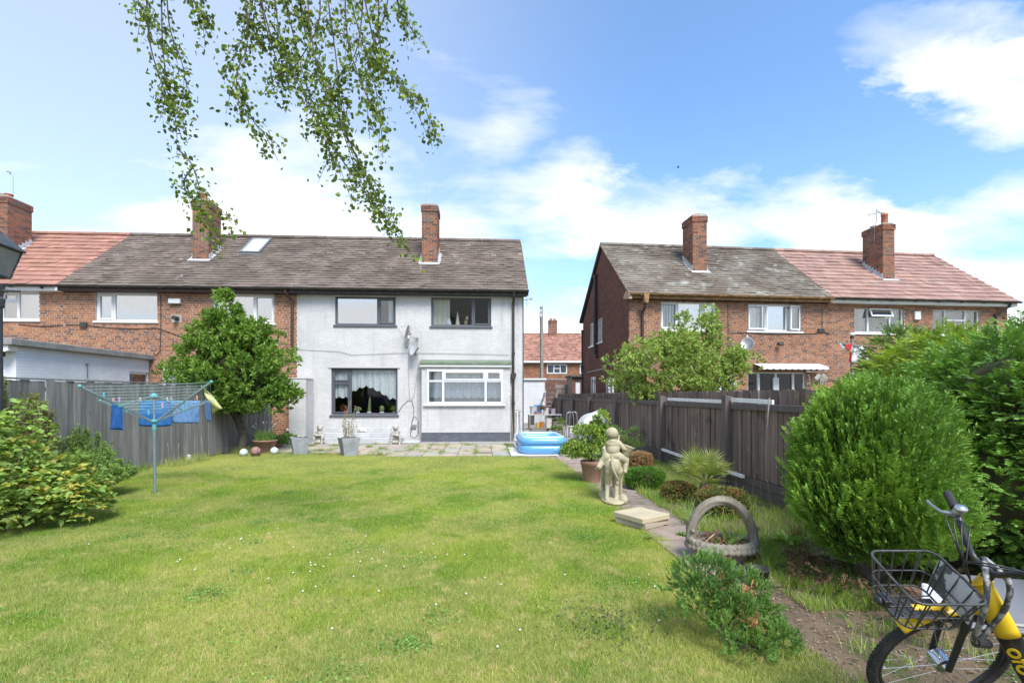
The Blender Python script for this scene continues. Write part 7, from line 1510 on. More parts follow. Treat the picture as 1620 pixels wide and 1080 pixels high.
fro = fr2.build('lantern_frame', ir, lam)
for k in range(4):
    a, b = cn[k], cn[(k+1) % 4]; q = .97; g_ = MB(); g_.add([(a[0]*w0*q, a[1]*w0*q, zL), (b[0]*w0*q, b[1]*w0*q, zL), (b[0]*w1*q, b[1]*w1*q, zL+hL_), (a[0]*w1*q, a[1]*w1*q, zL+hL_)], [(0, 1, 2, 3)]); o = g_.build('pane', pmat('lantern_glass', (.50, .47, .44), (.40, .38, .36), 5, rough=.25, spec=.6, trans=.5, transcol=(1, 1, 1)) if k == 0 else o.data.materials[0], fro); o.modifiers.new('s', 'SOLIDIFY').thickness = .003
tpz = zL+hL_; rfm = MB(); V = [(x*w1*1.16, y*w1*1.16, tpz-.0) for x, y in cn]+[(x*w1*1.16, y*w1*1.16, tpz+.02) for x, y in cn]+[(x*.09, y*.09, tpz+.20) for x, y in cn]+[(x*.05, y*.05, tpz+.26) for x, y in cn]; rfm.add(V, [(3, 2, 1, 0)]+[(4*i+k, 4*i+(k+1) % 4, 4*i+4+(k+1) % 4, 4*i+4+k) for i in range(3) for k in range(4)]+[(12, 13, 14, 15)]); rfm.build('roof', ir, lam, bev=.006)
MB().lathe([(.05, tpz+.26), (.07, tpz+.28), (.03, tpz+.32), (.045, tpz+.35), (.02, tpz+.39), (.003, tpz+.43)], 14).build('finial', ir, lam, smooth=True)
MB().lathe([(.02, zL), (.02, zL+.05), (.03, zL+.06), (.035, zL+.12), (.03, zL+.17), (.005, zL+.18)], 14).build('lamp_holder', M['white'], lam, smooth=True); MB().tube(cat([(.03, -.02, zL+.0), (.15, -.03, zL-.04), (.24, -.03, zL-.02), (.25, -.02, zL+.06)], 4), .006, 6).build('wire', M['black'], lam)
# ---- things in the passage
def bin_(label, px0, px1, pyt, pyb, mat, nm='wheelie_bin', lid=None, cat_='bin'):
    p0, p1 = G(px0, pyb), G(px1, pyb); w_ = p1.x-p0.x; z_ = (EYE)*FPX/(pyb-HY); h = EYE-(pyt-HY)*z_/FPX; t = thing(nm, label, cat_, ((p0.x+p1.x)/2, p0.y+w_*.6, 0)); m = MB(); V = []
    for (q, z) in ((.80, .03), (1, h*.9)): V += [(-w_/2*q, -w_*.6*q, z), (w_/2*q, -w_*.6*q, z), (w_/2*q, w_*.6*q, z), (-w_/2*q, w_*.6*q, z)]
    m.add(V, [(3, 2, 1, 0), (4, 5, 6, 7)]+[(k, (k+1) % 4, 4+(k+1) % 4, 4+k) for k in range(4)]); m.build('body', mat, t, bev=.02)
    l = MB(); l.box(-w_/2*1.08, w_/2*1.08, -w_*.66, w_*.66, h*.9+.002, h); l.build('lid', lid or mat, t, bev=.02)
    for s_ in (-1, 1): MB().tube([(s_*w_*.36, w_*.55, .1), (s_*w_*.46, w_*.55, .1)], .1, 14).build('wheel', M['black'], t)
    return t
bb = pmat('bin_blue', (.03, .20, .48), None, rough=.4, spec=.5)
bin_('blue wheelie bin at the far end of the passage by the white outbuilding', 845, 858, 640, 668, bb); bin_('small dark grey bin beside the blue wheelie bin', 838, 846, 655, 672, pmat('bin_grey', (.10, .10, .10), None, rough=.5), 'small_bin')
def ladder(label, a, b, w_, n, mat, nm='ladder'):
    t = thing(nm, label, 'ladder', (a.x, a.y, 0)); d = b-a; s_ = Vector((w_, 0, 0)); o0 = Vector((0, 0, a.z))
    for k in (0, 1): MB().beam(o0+s_*k, o0+s_*k+d, .05, .03).build('stile', mat, t)
    for k in range(1, n): MB().tube([o0+d*k/n, o0+d*k/n+s_], .015, 6).build('rung', mat, t)
    return t
la = G(858, 664); lb = atz(871, 613, 24.5); ladder('pale aluminium ladder leaning against the fence in the passage', la, lb, .3, 8, M['lead'])
la = G(851, 661); lb = atz(862, 620, 27.5); o = MB().beam(la, lb, .12, .03).build('plank', strip); tag(o, 'pale board leaning behind the blue bin', 'board')
def bucket(label, px, pyb, r, h, mat, handle=True, nm='bucket', lidz=True, dz=0):
    p = G(px, pyb); t = thing(nm, label, 'bucket', (p.x, p.y+r, dz)); MB().lathe([(.01, 0), (r*.86, 0), (r, h*.92), (r*1.05, h*.93), (r*1.05, h), (r*.95, h), (r*.9, h*.3), (.01, h*.3)], 20).build('body', mat, t, smooth=False)
    if handle: MB().tube([(r*math.cos(a), -.02, h+.0+r*.9*math.sin(a)) for a in [math.pi*i/10 for i in range(11)]], .006, 5).build('handle', M['metal'], t)
    return t
wp = pmat('white_plastic', (.68, .67, .64), (.58, .56, .52), 7, rough=.5)
tbw = G(868, 683); tb_ = thing('slatted_table', 'old low wooden table holding buckets in the passage', 'table', (tbw.x-.25, tbw.y+.3, 0)); 
for k in range(4): MB().box(-.5, .55, -.3+.17*k, -.3+.17*k+.15, .14, .165).build('slat', wdm, tb_)
for (x, y) in ((-.45, -.28), (.5, -.28), (-.45, .3), (.5, .3)): MB().box(x-.03, x+.03, y-.03, y+.03, 0, .139).build('leg', wdm, tb_)
def put(o, x, y, z): o.location = (x, y, z); return o
X0, Y0 = tb_.location.x, tb_.location.y
put(bucket('white plastic bucket with hoop handle on the low table', 868, 683, .15, .40, wp), X0+.28, Y0-.05, .166); put(bucket('orange tub beside the white bucket on the low table', 864, 683, .09, .26, pmat('orange_tub', (.45, .16, .04), None, rough=.5), False, 'tub'), X0-.02, Y0-.12, .166); put(bucket('small yellow tub at the left of the low table', 864, 683, .07, .2, pmat('yellow_tub', (.5, .36, .06), None, rough=.5), False, 'tub'), X0-.2, Y0-.1, .166)
put(bucket('grey tub stacked behind the low table', 858, 676, .17, .34, M['lead'], False, 'tub'), X0-.25, Y0+1.2, .72)
# shelf behind with oddments
sh_ = thing('workbench', 'pale topped workbench crowded with oddments behind the low table', 'workbench', (X0+.25, Y0+1.1, 0)); MB().box(-.75, .75, -.3, .3, .66, .70).build('top', M['lead'], sh_, bev=.005)
for (x, y) in ((-.7, -.26), (.7, -.26), (-.7, .26), (.7, .26)): MB().box(x-.03, x+.03, y-.03, y+.03, 0, .659).build('leg', wdm, sh_)
random.seed(8)
mt_ = [wp, terra, M['lead'], wdm, pmat('box_brown', (.30, .22, .14), None), pmat('mauve_tub', (.42, .38, .46), None), M['black']]
nms = [('storage_box', 'box'), ('tub', 'tub'), ('flower_pot', 'flower pot')]
spots_ = [(880, 689, .0, 'dark wicker crate at the foot of the fence pile'), (888, 690, .0, 'crate of soil at the right of the pile'), (876, 682, .0, 'brown box left in the passage pile'), (884, 683, .22, 'wooden box on top of the passage pile'), (893, 686, .15, 'open crate of plants near the folded frames')]
for k, (px_, py_, z, lb) in enumerate(spots_):
    p = G(px_, py_); t = thing('crate', lb, 'crate', (p.x, p.y+.3, z), random.uniform(-.3, .3)); w_, d_, h = .24, .18, .22
    for j in range(3): MB().box(-w_, w_, -d_-.012, -d_, .01+j*.075, .065+j*.075).build('slat', wdm, t); MB().box(-w_, w_, d_, d_+.012, .01+j*.075, .065+j*.075).build('slat', wdm, t); MB().box(-w_-.012, -w_, -d_, d_, .01+j*.075, .065+j*.075).build('slat', wdm, t); MB().box(w_, w_+.012, -d_, d_, .01+j*.075, .065+j*.075).build('slat', wdm, t)
    MB().box(-w_+.005, w_-.005, -d_+.005, d_-.005, .005, .17).build('soil', compost, t)
    if k != 2: m = MB(); P, N_ = clumps(6, (0, 0, .25), (.2, .15, .1), .08, 16, -.3, .3); whorls(m, P, N_, 4, .04, .03, .9, .3); m.build('seedlings', wl_, t)
for k, (px_, py_, r, h, z, mi, lb) in enumerate(((873, 676, .13, .3, .70, 0, 'white tub on the workbench'), (866, 676, .16, .12, .70, 1, 'terracotta dish on the workbench'), (879, 677, .11, .26, .70, 5, 'mauve container on the right of the workbench'), (885, 676, .12, .5, 0, 5, 'tall pale mauve container against the fence'), (897, 690, .15, .34, 0, 0, 'white bucket just left of the folded frames'), (902, 688, .14, .3, 0, 0, 'white bucket behind the folded frames'), (908, 693, .12, .2, 0, 0, 'low white tub under the folded frames'))):
    p = G(px_, py_); bucket(lb, px_, py_, r, h, mt_[mi], False, 'tub', dz=z) if z == 0 else put(bucket(lb, px_, py_, r, h, mt_[mi], False, 'tub'), X0+.25+(px_-872)*.055, Y0+1.1, z)
m = MB(); P, N_ = clumps(10, (0, 0, .1), (.25, .15, .1), .08, 18, -.3, .3); whorls(m, P, N_, 4, .04, .035, .9, .3); o = m.build('pink_flowers', leafmat('leaf_pinkfl', (.45, .20, .18), (.12, .18, .06), 14), None, (X0+.15, Y0+1.05, .85)); tag(o, 'pink and green flower heads in the dish on the workbench', 'flowers')
# folded frames
fz = G(909, 692)
for k, (dx_, yw_, lb) in enumerate(((0, 12, 'folded metal tube frame leaning in front of the tarpaulin, nearer one'), (.16, -8, 'folded metal tube frame leaning in front of the tarpaulin, farther one'))):
    t = thing('folded_frame', lb, 'walking frame', (fz.x-.15+dx_, fz.y+.1+dx_*1.2, 0), R(yw_), 'folded metal frames by the tarpaulin')
    for j, (w_, tl) in enumerate(((.16, -.05), (.18, .12))): m = MB(); m.tube(cat([(-w_, tl, 0), (-w_*.8, 0, .75), (-w_*.45, 0, .92), (w_*.45, 0, .92), (w_*.8, 0, .75), (w_, tl, 0)], 5), .014, 8); fo_ = m.build('tube_frame', M['metal'], t, smooth=True)
    MB().tube([(-.14, 0, .4), (.14, 0, .42)], .011, 6).build('cross_bar', M['metal'], t)
    for s_ in (-1, 1): MB().ell((s_*.16, -.05, .02), (.02, .02, .03), 8, 6).build('foot', M['black'], t)
# tarpaulin covered heap
tz = G(958, 700); t = thing('covered_heap', 'grey white tarpaulin draped over a rounded garden object beside the fence', 'tarpaulin', (tz.x+.05, tz.y+.9, 0)); nx, ny = 44, 30; V = []
for j in range(ny+1):
    for i in range(nx+1):
        u, v = i/nx*2-1, j/ny*2-1; s_ = max(abs(u), abs(v)); r = (u*u+v*v)**.5; x = u*.82; y = v*.62; prof = max(0, 1-s_**5.0)**.45 if s_ < 1 else 0; z = .98*prof*(1-.10*u*u+.05*math.sin(u*3+1))*(1+(.02*math.sin(9*u+4*v)))
        flare = 1+.05*math.sin(10*math.atan2(v, u))*s_**3; V.append((x*flare+(.05 if prof < .2 else 0)*u, y*flare, max(z, .03)))
m = MB().add(V, [(j*(nx+1)+i, j*(nx+1)+i+1, (j+1)*(nx+1)+i+1, (j+1)*(nx+1)+i) for j in range(ny) for i in range(nx)]); tarm = pmat('tarpaulin', (.60, .61, .61), (.50, .51, .51), 3, rough=.45, bump=.03, bscale=5, spec=.5); o = m.build('tarpaulin', tarm, t, smooth=True); o.modifiers.new('s', 'SOLIDIFY').thickness = .006
V = [(.52+.34*u, -.60+.015*math.sin(7*u), .0+.78*v*(1-.25*u)) for v in (0, .25, .5, .75, 1) for u in (0, .33, .66, 1)]; MB().add(V, [(j*4+i, j*4+i+1, j*4+5+i, j*4+4+i) for j in range(4) for i in range(3)]).build('dark_sheet', pmat('dark_tarp', (.16, .16, .15), (.10, .10, .10), 5, rough=.6), t, smooth=True).modifiers.new('s', 'SOLIDIFY').thickness = .01
MB().tube(cat([(.2, -.58, .82), (.5, -.62, .74), (.62, -.6, .9)], 4), .008, 5).build('cord', M['black'], t)
# garden tools leaning at the right end of the bay
def tool(label, px, kind, dx, h, nm, cat_):
    p = atY(px, 694, 17.0); t = thing(nm, label, cat_, (p.x, 17.02, 0)); top = Vector((dx, .18, h)); MB().tube([(0, 0, .25 if kind != 'rake' else .02), top], .014, 8).build('handle', wdm if kind != 'spade' else M['whitepaint'], t)
    if kind == 'rake': m = MB().box(-.16, .16, -.012, .012, 0, .03); [m.box(-.15+k*.05-.004, -.15+k*.05+.004, -.06, -.01, .005, .015) for k in range(7)]; m.build('head', M['metal'], t)
    else:
        MB().prism([(-.09, 0), (.09, 0), (.09, .26), (.03, .30), (-.03, .30), (-.09, .26)], -.006, .006, M=Matrix.Rotation(R(90), 4, 'X')).build('blade', M['metal'] if kind == 'shovel' else M['lead'], t, bev=.003)
    if kind != 'rake': MB().tube([top+Vector((-.07, 0, 0)), top+Vector((.07, 0, 0))], .014, 8).build('grip', wdm, t)
tool('rake leaning against the white wall right of the bay', 812, 'rake', -.08, 1.55, 'rake', 'rake'); tool('pale handled spade leaning by the drainpipe', 818, 'spade', .03, 1.05, 'spade', 'spade'); tool('shovel leaning at the corner of the painted house', 823, 'shovel', -.02, 1.0, 'shovel', 'shovel')
# cacti and oddments on the window boards
def sill_item(fr, ox, px, oc_, root, dy=.24): p = fr.at(px, 500, dy); return p.x+(0 if root is None else 0)
zb_ = oC[2]+.002; cg = pmat('cactus_green', (.18, .22, .09), (.26, .28, .13), 20, rough=.8, bump=.003, bscale=80)
def winpot(px, label, kind, r=.065):
    x = X(px, .24); t = thing('potted_cactus' if kind != 'leafy' and kind != 'red' else 'window_plant', label, 'house plant', (x, 17.3+.25, zb_)); MB().lathe([(.01, 0), (r*.8, 0), (r, .1), (r*.9, .1), (.01, .09)], 16).build('pot', M['white'] if kind != 'red' else terra, t, smooth=True); m = MB()
    if kind == 'fan':
        for k in range(9): a = R(-60+15*k); m.ell((math.sin(a)*.10, 0, .12+math.cos(a)*.10), (.035, .02, .055), 10, 8, M=Matrix.Rotation(a, 4, 'Y'))
        m.ell((0, 0, .14), (.06, .03, .07))
    elif kind == 'tall': m.tube([(0, 0, .08), (.01, 0, .3), (.02, 0, .52), (.03, 0, .60)], [.06, .05, .03, .006], 10)
    elif kind == 'ball': m.ell((0, 0, .19), (.085, .085, .12), 18, 12)
    elif kind == 'red': n = 160; leafs(m, np.stack([rng.normal(0, .05, n), rng.normal(0, .03, n), rng.uniform(.08, .3, n)], 1), rng.normal(0, 1, (n, 3))+np.array([0, 0, .6]), .09, .02)
    else: n = 120; leafs(m, np.stack([rng.normal(0, .04, n), rng.normal(0, .03, n), rng.uniform(.08, .25, n)], 1), rng.normal(0, 1, (n, 3))+np.array([0, 0, .5]), .08, .04)
    m.build('plant', {'red': pmat('red_plant', (.28, .08, .04), (.2, .1, .05), 9), 'leafy': wl_}.get(kind, cg), t, smooth=kind in ('tall', 'ball', 'fan'))
winpot(544, 'reddish spiky plant in a clay pot behind the small lower left pane', 'red', .08); winpot(566, 'fan shaped cactus in a white pot behind the lace curtained window', 'fan'); winpot(584, 'tall tapering cactus in a white pot in the middle of the window', 'tall', .075); winpot(604, 'round barrel cactus in a white pot in the window', 'ball', .08); winpot(624, 'small bright leafy plant in a white pot at the right end of the window', 'leafy')
zb2 = oB[2]+.002; x = X(710, .24); o = MB().lathe([(.01, 0), (.06, 0), (.09, .08), (.09, .15), (.05, .24), (.06, .29), (.04, .29), (.01, .1)], 18).build('vase', M['white'], None, (x, 17.54, zb2), smooth=True); tag(o, 'white vase on the sill of the upper right window', 'vase')
x = X(724, .24); o = MB().lathe([(.09, 0), (.004, .56)], 18).build('cone_ornament', pmat('cone_cream', (.6, .56, .42), None), None, (x, 17.54, zb2)); tag(o, 'tall cream cone ornament beside the vase in the upper window', 'ornament')
x = X(737, .24); m = MB(); m.ell((0, 0, .03), (.1, .06, .03)); m.ell((0, 0, .14), (.06, .05, .1)); m.ell((.03, 0, .28), (.06, .05, .07)); m.ell((.05, 0, .36), (.03, .03, .04)); o = remeshed(m, 'figurine', pmat('figurine_brown', (.26, .14, .07), (.5, .42, .3), 14), .01, 2, None, (x, 17.54, zb2)); tag(o, 'brown and cream animal figurine in the upper right window', 'figurine')
# ---- flag pole, flag, trellis and bird house
fp_ = atz(1348, 600, 15.4); t = thing('flag_pole', 'slim grey flag pole with a white ball light on top beyond the fence', 'flag pole', (fp_.x, fp_.y, 0)); ztp = atz(1348, 534, 15.4).z; MB().tube([(0, 0, 0), (0, 0, ztp)], [.05, .045], 12).build('pole', wdm, t); MB().ell((0, 0, ztp+.10), (.075, .075, .06), 14, 10).build('cap', M['whitepaint'], t, smooth=True); MB().lathe([(.05, ztp-.02), (.055, ztp), (.055, ztp+.05), (.03, ztp+.06)], 12).build('collar', M['black'], t)
fa, fb_ = atz(1323, 541, 15.35), atz(1373, 549, 15.35); arm_ = MB().beam(fa, fb_, .05, .07).build('cross_arm', wdm, t); arm_.matrix_parent_inverse = Matrix.Translation((-fp_.x, -fp_.y, 0))
ft = thing('flag', 'white flag with faded red cross draped from the flag pole arm', 'flag', (fp_.x, fp_.y-.06, 0)); wh = pmat('flag_white', (.76, .76, .80), None, rough=.85, trans=.3, transcol=(1, 1, 1)); rd_ = pmat('flag_red', (.62, .06, .05), None, rough=.85, trans=.25, transcol=(1, 1, 1)); pk_ = pmat('flag_pink', (.66, .28, .36), None, rough=.85, trans=.25, transcol=(1, 1, 1))
def FP(px, py, dy=0): p = atz(px, py, 15.3); return (p.x-fp_.x, dy, p.z)
def panel(name, pts, mat, n=8, dy=0, amp=.03):
    (a, b, c, d) = [Vector(FP(*q)) for q in pts]; V = []
    for j in range(n+1):
        for i in range(n+1): u, v = i/n, j/n; p = a.lerp(b, u).lerp(d.lerp(c, u), v); p.y += dy+amp*math.sin(5*u+3*v+p.x*4); V.append(p)
    o = MB().add(V, [(j*(n+1)+i, j*(n+1)+i+1, (j+1)*(n+1)+i+1, (j+1)*(n+1)+i) for j in range(n) for i in range(n)]).build(name, mat, ft, smooth=True); o.modifiers.new('s', 'SOLIDIFY').thickness = .004
panel('cloth', [(1349, 546), (1371, 548), (1381.5, 580), (1347, 573)], wh); panel('cloth', [(1327, 543), (1348, 545), (1348, 557), (1338, 552)], wh, dy=.02); panel('cross_band', [(1357, 558), (1372, 557), (1374.5, 564), (1366, 564)], pk_, dy=-.035); panel('cross_band', [(1337, 545), (1347, 543), (1347, 556), (1340, 553)], rd_, dy=-.03); panel('cross_band', [(1345.5, 556), (1347.5, 556), (1347, 573), (1345, 573)], rd_, dy=-.02)
bh = atz(1296.5, 600, 15.9); bz_ = atz(1296.5, 609, 15.9).z; sB = 15.9/FPX; t = thing('bird_house', 'small grey wooden bird house hanging beside the patio doors beyond the fence', 'bird house', (bh.x, bh.y, bz_))
MB().prism([(-.10, 0), (.10, 0), (.10, .18), (0, .27), (-.10, .18)], -.16, 0, M=Matrix(((1, 0, 0, 0), (0, 0, 1, 0), (0, 1, 0, 0), (0, 0, 0, 1)))).build('box', wdm, t)
for s_ in (-1, 1): MB().beam((s_*.135, -.08, .145), (0, -.08, .285), .24, .015, up=(0, 1, 0)).build('roof_board', M['concrete'], t)
m = MB(); [m.ell((x_, -.165, z_), (.018, .008, .018), 8, 5) for x_, z_ in ((-.04, .1), (.04, .1), (-.04, .05), (.04, .05))]; m.build('hole', M['black'], t); MB().tube([(-.05, -.08, .26), (0, -.08, .4), (.05, -.08, .26)], .006, 5).build('hanger', M['metal'], t)
t = thing('trellis', 'rustic brown pole trellis carrying the bird house by the patio doors', 'trellis', (bh.x, bh.y+.05, 0))
for (a, b) in (((1279, 592), (1283, 625)), ((1307, 589), (1303, 625)), ((1276, 588), (1311, 590)), ((1276, 607), (1346, 600)), ((1300, 603), (1345, 601))): pa, pb = atz(*a, 15.95)-t.location, atz(*b, 15.95)-t.location; MB().tube([pa, (pa+pb)/2+Vector((0, 0, .01)), pb], .022, 7).build('pole', pmat('rustic', (.22, .14, .10), (.30, .24, .18), 8, rough=.9) if a == (1279, 592) else bpy.data.materials['rustic'], t)
# white gate lamp by the door behind the tree
p = rp(1160, 606); o = MB().box(-.07, .07, -.12, -.0, -.12, .12).build('wall_lantern', M['lead'], hb, (p.x, -.01, p.z), bev=.015)
# birds
def bird(label, px, py, z, s, yaw, mat, cat_='bird', fly=True):
    p = atz(px, py, z); t = thing('bird', label, cat_, p, R(yaw)); m = MB(); m.ell((0, 0, 0), (.05*s, .14*s, .05*s), 10, 8); m.ell((0, .15*s, .03*s), .035*s, 8, 6)
    if fly:
        for q in (-1, 1): m.add([(0, .06*s, .02*s), (q*.2*s, .10*s, .10*s), (q*.42*s, -.02*s, .04*s), (q*.18*s, -.04*s, .08*s), (0, -.06*s, .02*s)], [(0, 1, 2, 3, 4)])
    m.add([(-.02*s, -.1*s, 0), (.02*s, -.1*s, 0), (.04*s, -.22*s, -.01*s), (-.04*s, -.22*s, -.01*s)], [(0, 1, 2, 3)]); m.build('body', mat, t, smooth=False); return t
bird('small dark bird flying high in the blue sky between the houses', 1073, 265, 60, 1.0, 70, M['black']); bird('grey white gull perched on the tall red chimney pot', 1394.5, 336.5, 20.9, 1.0, 100, M['lead'], 'gull', False)
# ================================================================== bicycle
random.seed(4)
hubw = atz(1487, 1052, 2.41); LEAN = R(-25)
by = thing('bicycle', 'yellow and black hire bicycle with wire front basket leaning beside the thuja', 'bicycle', (hubw.x, hubw.y, 0), (LEAN, 0, math.pi-TH)); by.location = Vector((hubw.x, hubw.y, 0)) + Vector((-math.cos(TH), math.sin(TH), 0))*.15 + Vector((math.sin(TH), math.cos(TH), 0))*(.33*math.sin(-LEAN))
yl = pmat('bike_yellow', (.72, .47, .02), (.66, .42, .02), 5, rough=.35, spec=.5); bk2 = pmat('bike_black', (.018, .018, .02), (.028, .028, .03), 9, rough=.4, spec=.5); rub = pmat('rubber', (.03, .029, .028), (.045, .042, .04), 30, rough=.85); chrome = pmat('chrome', (.55, .56, .57), None, rough=.22, metal=.9); wire = pmat('basket_wire', (.055, .055, .055), (.09, .09, .088), 20, rough=.4, metal=.3)
RW = .33
def wheel(par, cx_, y_=0, M4=Matrix.Identity(4)):
    C = Vector((cx_, y_, RW)); m = MB(); n = 56
    ring = lambda r, y: [C+Vector((r*math.cos(2*math.pi*i/n), y, r*math.sin(2*math.pi*i/n))) for i in range(n)]
    m.tube([M4 @ p for p in ring(RW-.022, 0)], .023, 10, closed=True); ty = m.build('tyre', rub, par, smooth=True)
    k_ = MB()
    for i in range(96):
        a = 2*math.pi*i/96
        for yy in (-.012, .0, .012): k_.box(-.006, .006, -.004, .004, -.0025, .0025, M=M4 @ Matrix.Translation(C) @ Matrix.Rotation(-a, 4, 'Y') @ Matrix.Translation((0, yy, RW-abs(yy)*.28)))
    tag(k_.build('tread_block', rub, ty), kind='stuff')
    m = MB(); m.tube([M4 @ p for p in ring(RW-.05, 0)], .013, 8, closed=True); m.build('rim', bk2, ty, smooth=True)
    s = MB()
    for i in range(28):
        a = 2*math.pi*i/28; sd = .028 if i % 2 else -.028; b = a+(.55 if (i//2) % 2 else -.55); s.tube([M4 @ (C+Vector((.03*math.cos(b), sd, .03*math.sin(b)))), M4 @ (C+Vector(((RW-.058)*math.cos(a), 0, (RW-.058)*math.sin(a))))], .0014, 4)
    s.build('spoke', chrome, ty)
    h = MB(); h.tube([M4 @ (C+Vector((0, -.05, 0))), M4 @ (C+Vector((0, -.034, 0))), M4 @ (C+Vector((0, -.033, 0))), M4 @ (C+Vector((0, .033, 0))), M4 @ (C+Vector((0, .034, 0))), M4 @ (C+Vector((0, .05, 0)))], [.015, .015, .042, .042, .02, .012], 18); h.build('hub', chrome, ty, smooth=False); return ty
wheel(by, -.15)
f = MB()
for s_ in (-1, 1): f.tube(cat([(-.15, s_*.052, RW), (-.13, s_*.055, .50), (-.115, s_*.05, .665), (-.125, 0, .70)], 5), [.014]*8+[.018]*8, 10)
f.build('fork', bk2, by, smooth=True); MB().tube([(-.122, 0, .69), (-.135, 0, .735)], .026, 14).build('fork_crown', yl, by, smooth=True)
g = MB(); V = []; n = 30
for i in range(n+1):
    a = R(40)+R(55)*i/n
    for (yy, rr_) in ((-.036, RW+.010), (-.026, RW+.024), (0, RW+.030), (.026, RW+.024), (.036, RW+.010)): V.append((-.15+rr_*math.cos(a), yy, RW+rr_*math.sin(a)))
g.add(V, [(5*i+k, 5*i+k+1, 5*i+6+k, 5*i+5+k) for i in range(n) for k in range(4)]); o = g.build('mudguard', yl, by, smooth=True); o.modifiers.new('s', 'SOLIDIFY').thickness = .004
MB().tube([(-.05, -.0, .675), (.10, 0, .665)], .02, 12).build('carrier_tube', yl, by, smooth=True); MB().box(-.02, .22, -.05, .05, .668, .677).build('basket_plate', bk2, by, bev=.003)
# basket
b = MB(); bw0, bw1 = .12, .155; xb0, xb1, xt0, xt1 = -.02, .22, -.05, .255; zb, zt = .68, .86
def ringr(x0, x1, w_, z, r=.045, dz=0):
    P = []; 
    for (cx_, cy_, a0) in ((x1-r, w_-r, 0), (x0+r, w_-r, 90), (x0+r, -w_+r, 180), (x1-r, -w_+r, 270)):
        for i in range(5): a = R(a0+22.5*i); P.append((cx_+r*math.cos(a), cy_+r*math.sin(a), z+dz*((cx_-x0)/(x1-x0))))
    return P
b.tube(ringr(xt0, xt1, bw1, zt), .0055, 8, closed=True)
for fz_ in (.45, .02): b.tube(ringr(xb0+(xt0-xb0)*fz_, xb1+(xt1-xb1)*fz_, bw0+(bw1-bw0)*fz_, zb+(zt-zb)*fz_), .0035 if fz_ > .1 else .0045, 6, closed=True)
rt, rb_ = ringr(xt0, xt1, bw1, zt), ringr(xb0, xb1, bw0, zb)
for i in range(0, 20, 2): b.tube([rb_[i], rt[i]], .0032, 6)
for k in range(1, 5): t_ = k/5; x0_, x1_ = xb0+(xb1-xb0)*t_, xt0+(xt1-xt0)*t_; [b.tube([(x0_, s_*bw0, zb), (x1_, s_*bw1, zt)], .0032, 6) for s_ in (-1, 1)]; b.tube([(x0_, -bw0, zb), (x0_, bw0, zb)], .0032, 6)
for k in range(1, 4): y_ = -bw0+2*bw0*k/4; b.tube([(xb0, y_, zb), (xb1, y_, zb)], .0032, 6); b.tube([(xb1, y_, zb), (xt1, y_*1.25, zt)], .0032, 6); b.tube([(xb0, y_, zb), (xt0, y_*1.25, zt)], .0032, 6)
tag(b.build('basket', wire, by, smooth=True), None); MB().box(.225, .255, -.03, .03, .70, .74).ell((.265, 0, .72), (.012, .025, .02)).build('front_light', bk2, by, bev=.004)
pl_ = MB(); pl_.box(-.052, -.046, -.115, .115, .70, .85).build('number_plate', pmat('plate_dark', (.12, .12, .13), (.5, .5, .52), 11, lo=.5, hi=.52, rough=.4), by, bev=.003)
# steerer, stem, bars
st2 = MB(); st2.tube([(-.135, 0, .74), (-.165, 0, .85)], .027, 14).build('head_tube', yl, by, smooth=True); MB().tube([(-.165, 0, .85), (-.175, 0, .90)], .022, 12).tube([(-.175, 0, .90), (-.13, 0, .915)], .02, 10).build('stem', bk2, by, smooth=True)
bars = MB(); 
for s_ in (-1, 1): bars.tube(cat([(-.13, 0, .915), (-.125, s_*.06, .925), (-.11, s_*.13, 1.0), (-.125, s_*.20, 1.045), (-.17, s_*.30, 1.05)], 5), .0125, 10)
bars.build('handlebar', bk2, by, smooth=True)
for s_ in (-1, 1):
    a_, b_ = Vector((-.135, s_*.225, 1.048)), Vector((-.185, s_*.335, 1.05)); gm_ = MB(); gm_.tube([a_.lerp(b_, t) for t in np.linspace(0, 1, 15)], [.0175+(.0012 if i % 2 else 0) for i in range(15)], 14); gm_.build('grip', rub, by, smooth=True)
    lv_ = MB(); lv_.tube(cat([a_+Vector((.02, -s_*.03, -.008)), a_+Vector((.055, s_*.0, -.02)), a_+Vector((.05, s_*.06, -.03)), a_+Vector((.04, s_*.10, -.035))], 4), [.010]*4+[.0075]*9, 8).ell(a_+Vector((.015, -s_*.03, 0)), (.022, .02, .02)); lv_.build('brake_lever', M['metal'], by, smooth=True)
MB().ell((-.12, -.185, 1.075), (.026, .026, .018), 16, 10).build('bell', chrome, by, smooth=True)
cb = MB()
for k in range(4): cb.tube(cat([(-.115, -.15+.01*k, 1.03), (-.02-.01*k, -.14+.03*k, 1.07), (.0, -.02+.02*k, 1.0-.01*k), (-.07, .02, .87), (-.12, .0, .78)], 6), .0032, 6)
for k in range(2): cb.tube(cat([(-.115, .15, 1.03), (-.01, .12+.02*k, 1.04), (.01, .04, .97), (-.08, .02, .85), (-.12, 0, .78)], 6), .0032, 6)
cb.build('brake_cable', bk2, by, smooth=True)
lk = MB(); LP_ = cat([(-.15, -.03, .93), (-.09, .05, .925), (-.07, .11, .86), (-.075, .13, .74), (-.10, .12, .62), (-.15, .10, .575), (-.185, .09, .66), (-.20, .09, .78), (-.19, .06, .89), (-.15, -.03, .93)], 6); lk.tube(LP_, .0115, 10); lko = lk.build('lock_cable', pmat('lock_grey', (.07, .07, .07), (.28, .27, .25), 30, lo=.5, hi=.58, rough=.5), by, smooth=True); MB().tube([(-.13, .11, .585), (-.20, .10, .565)], .02, 12).build('lock_body', bk2, lko, smooth=False)
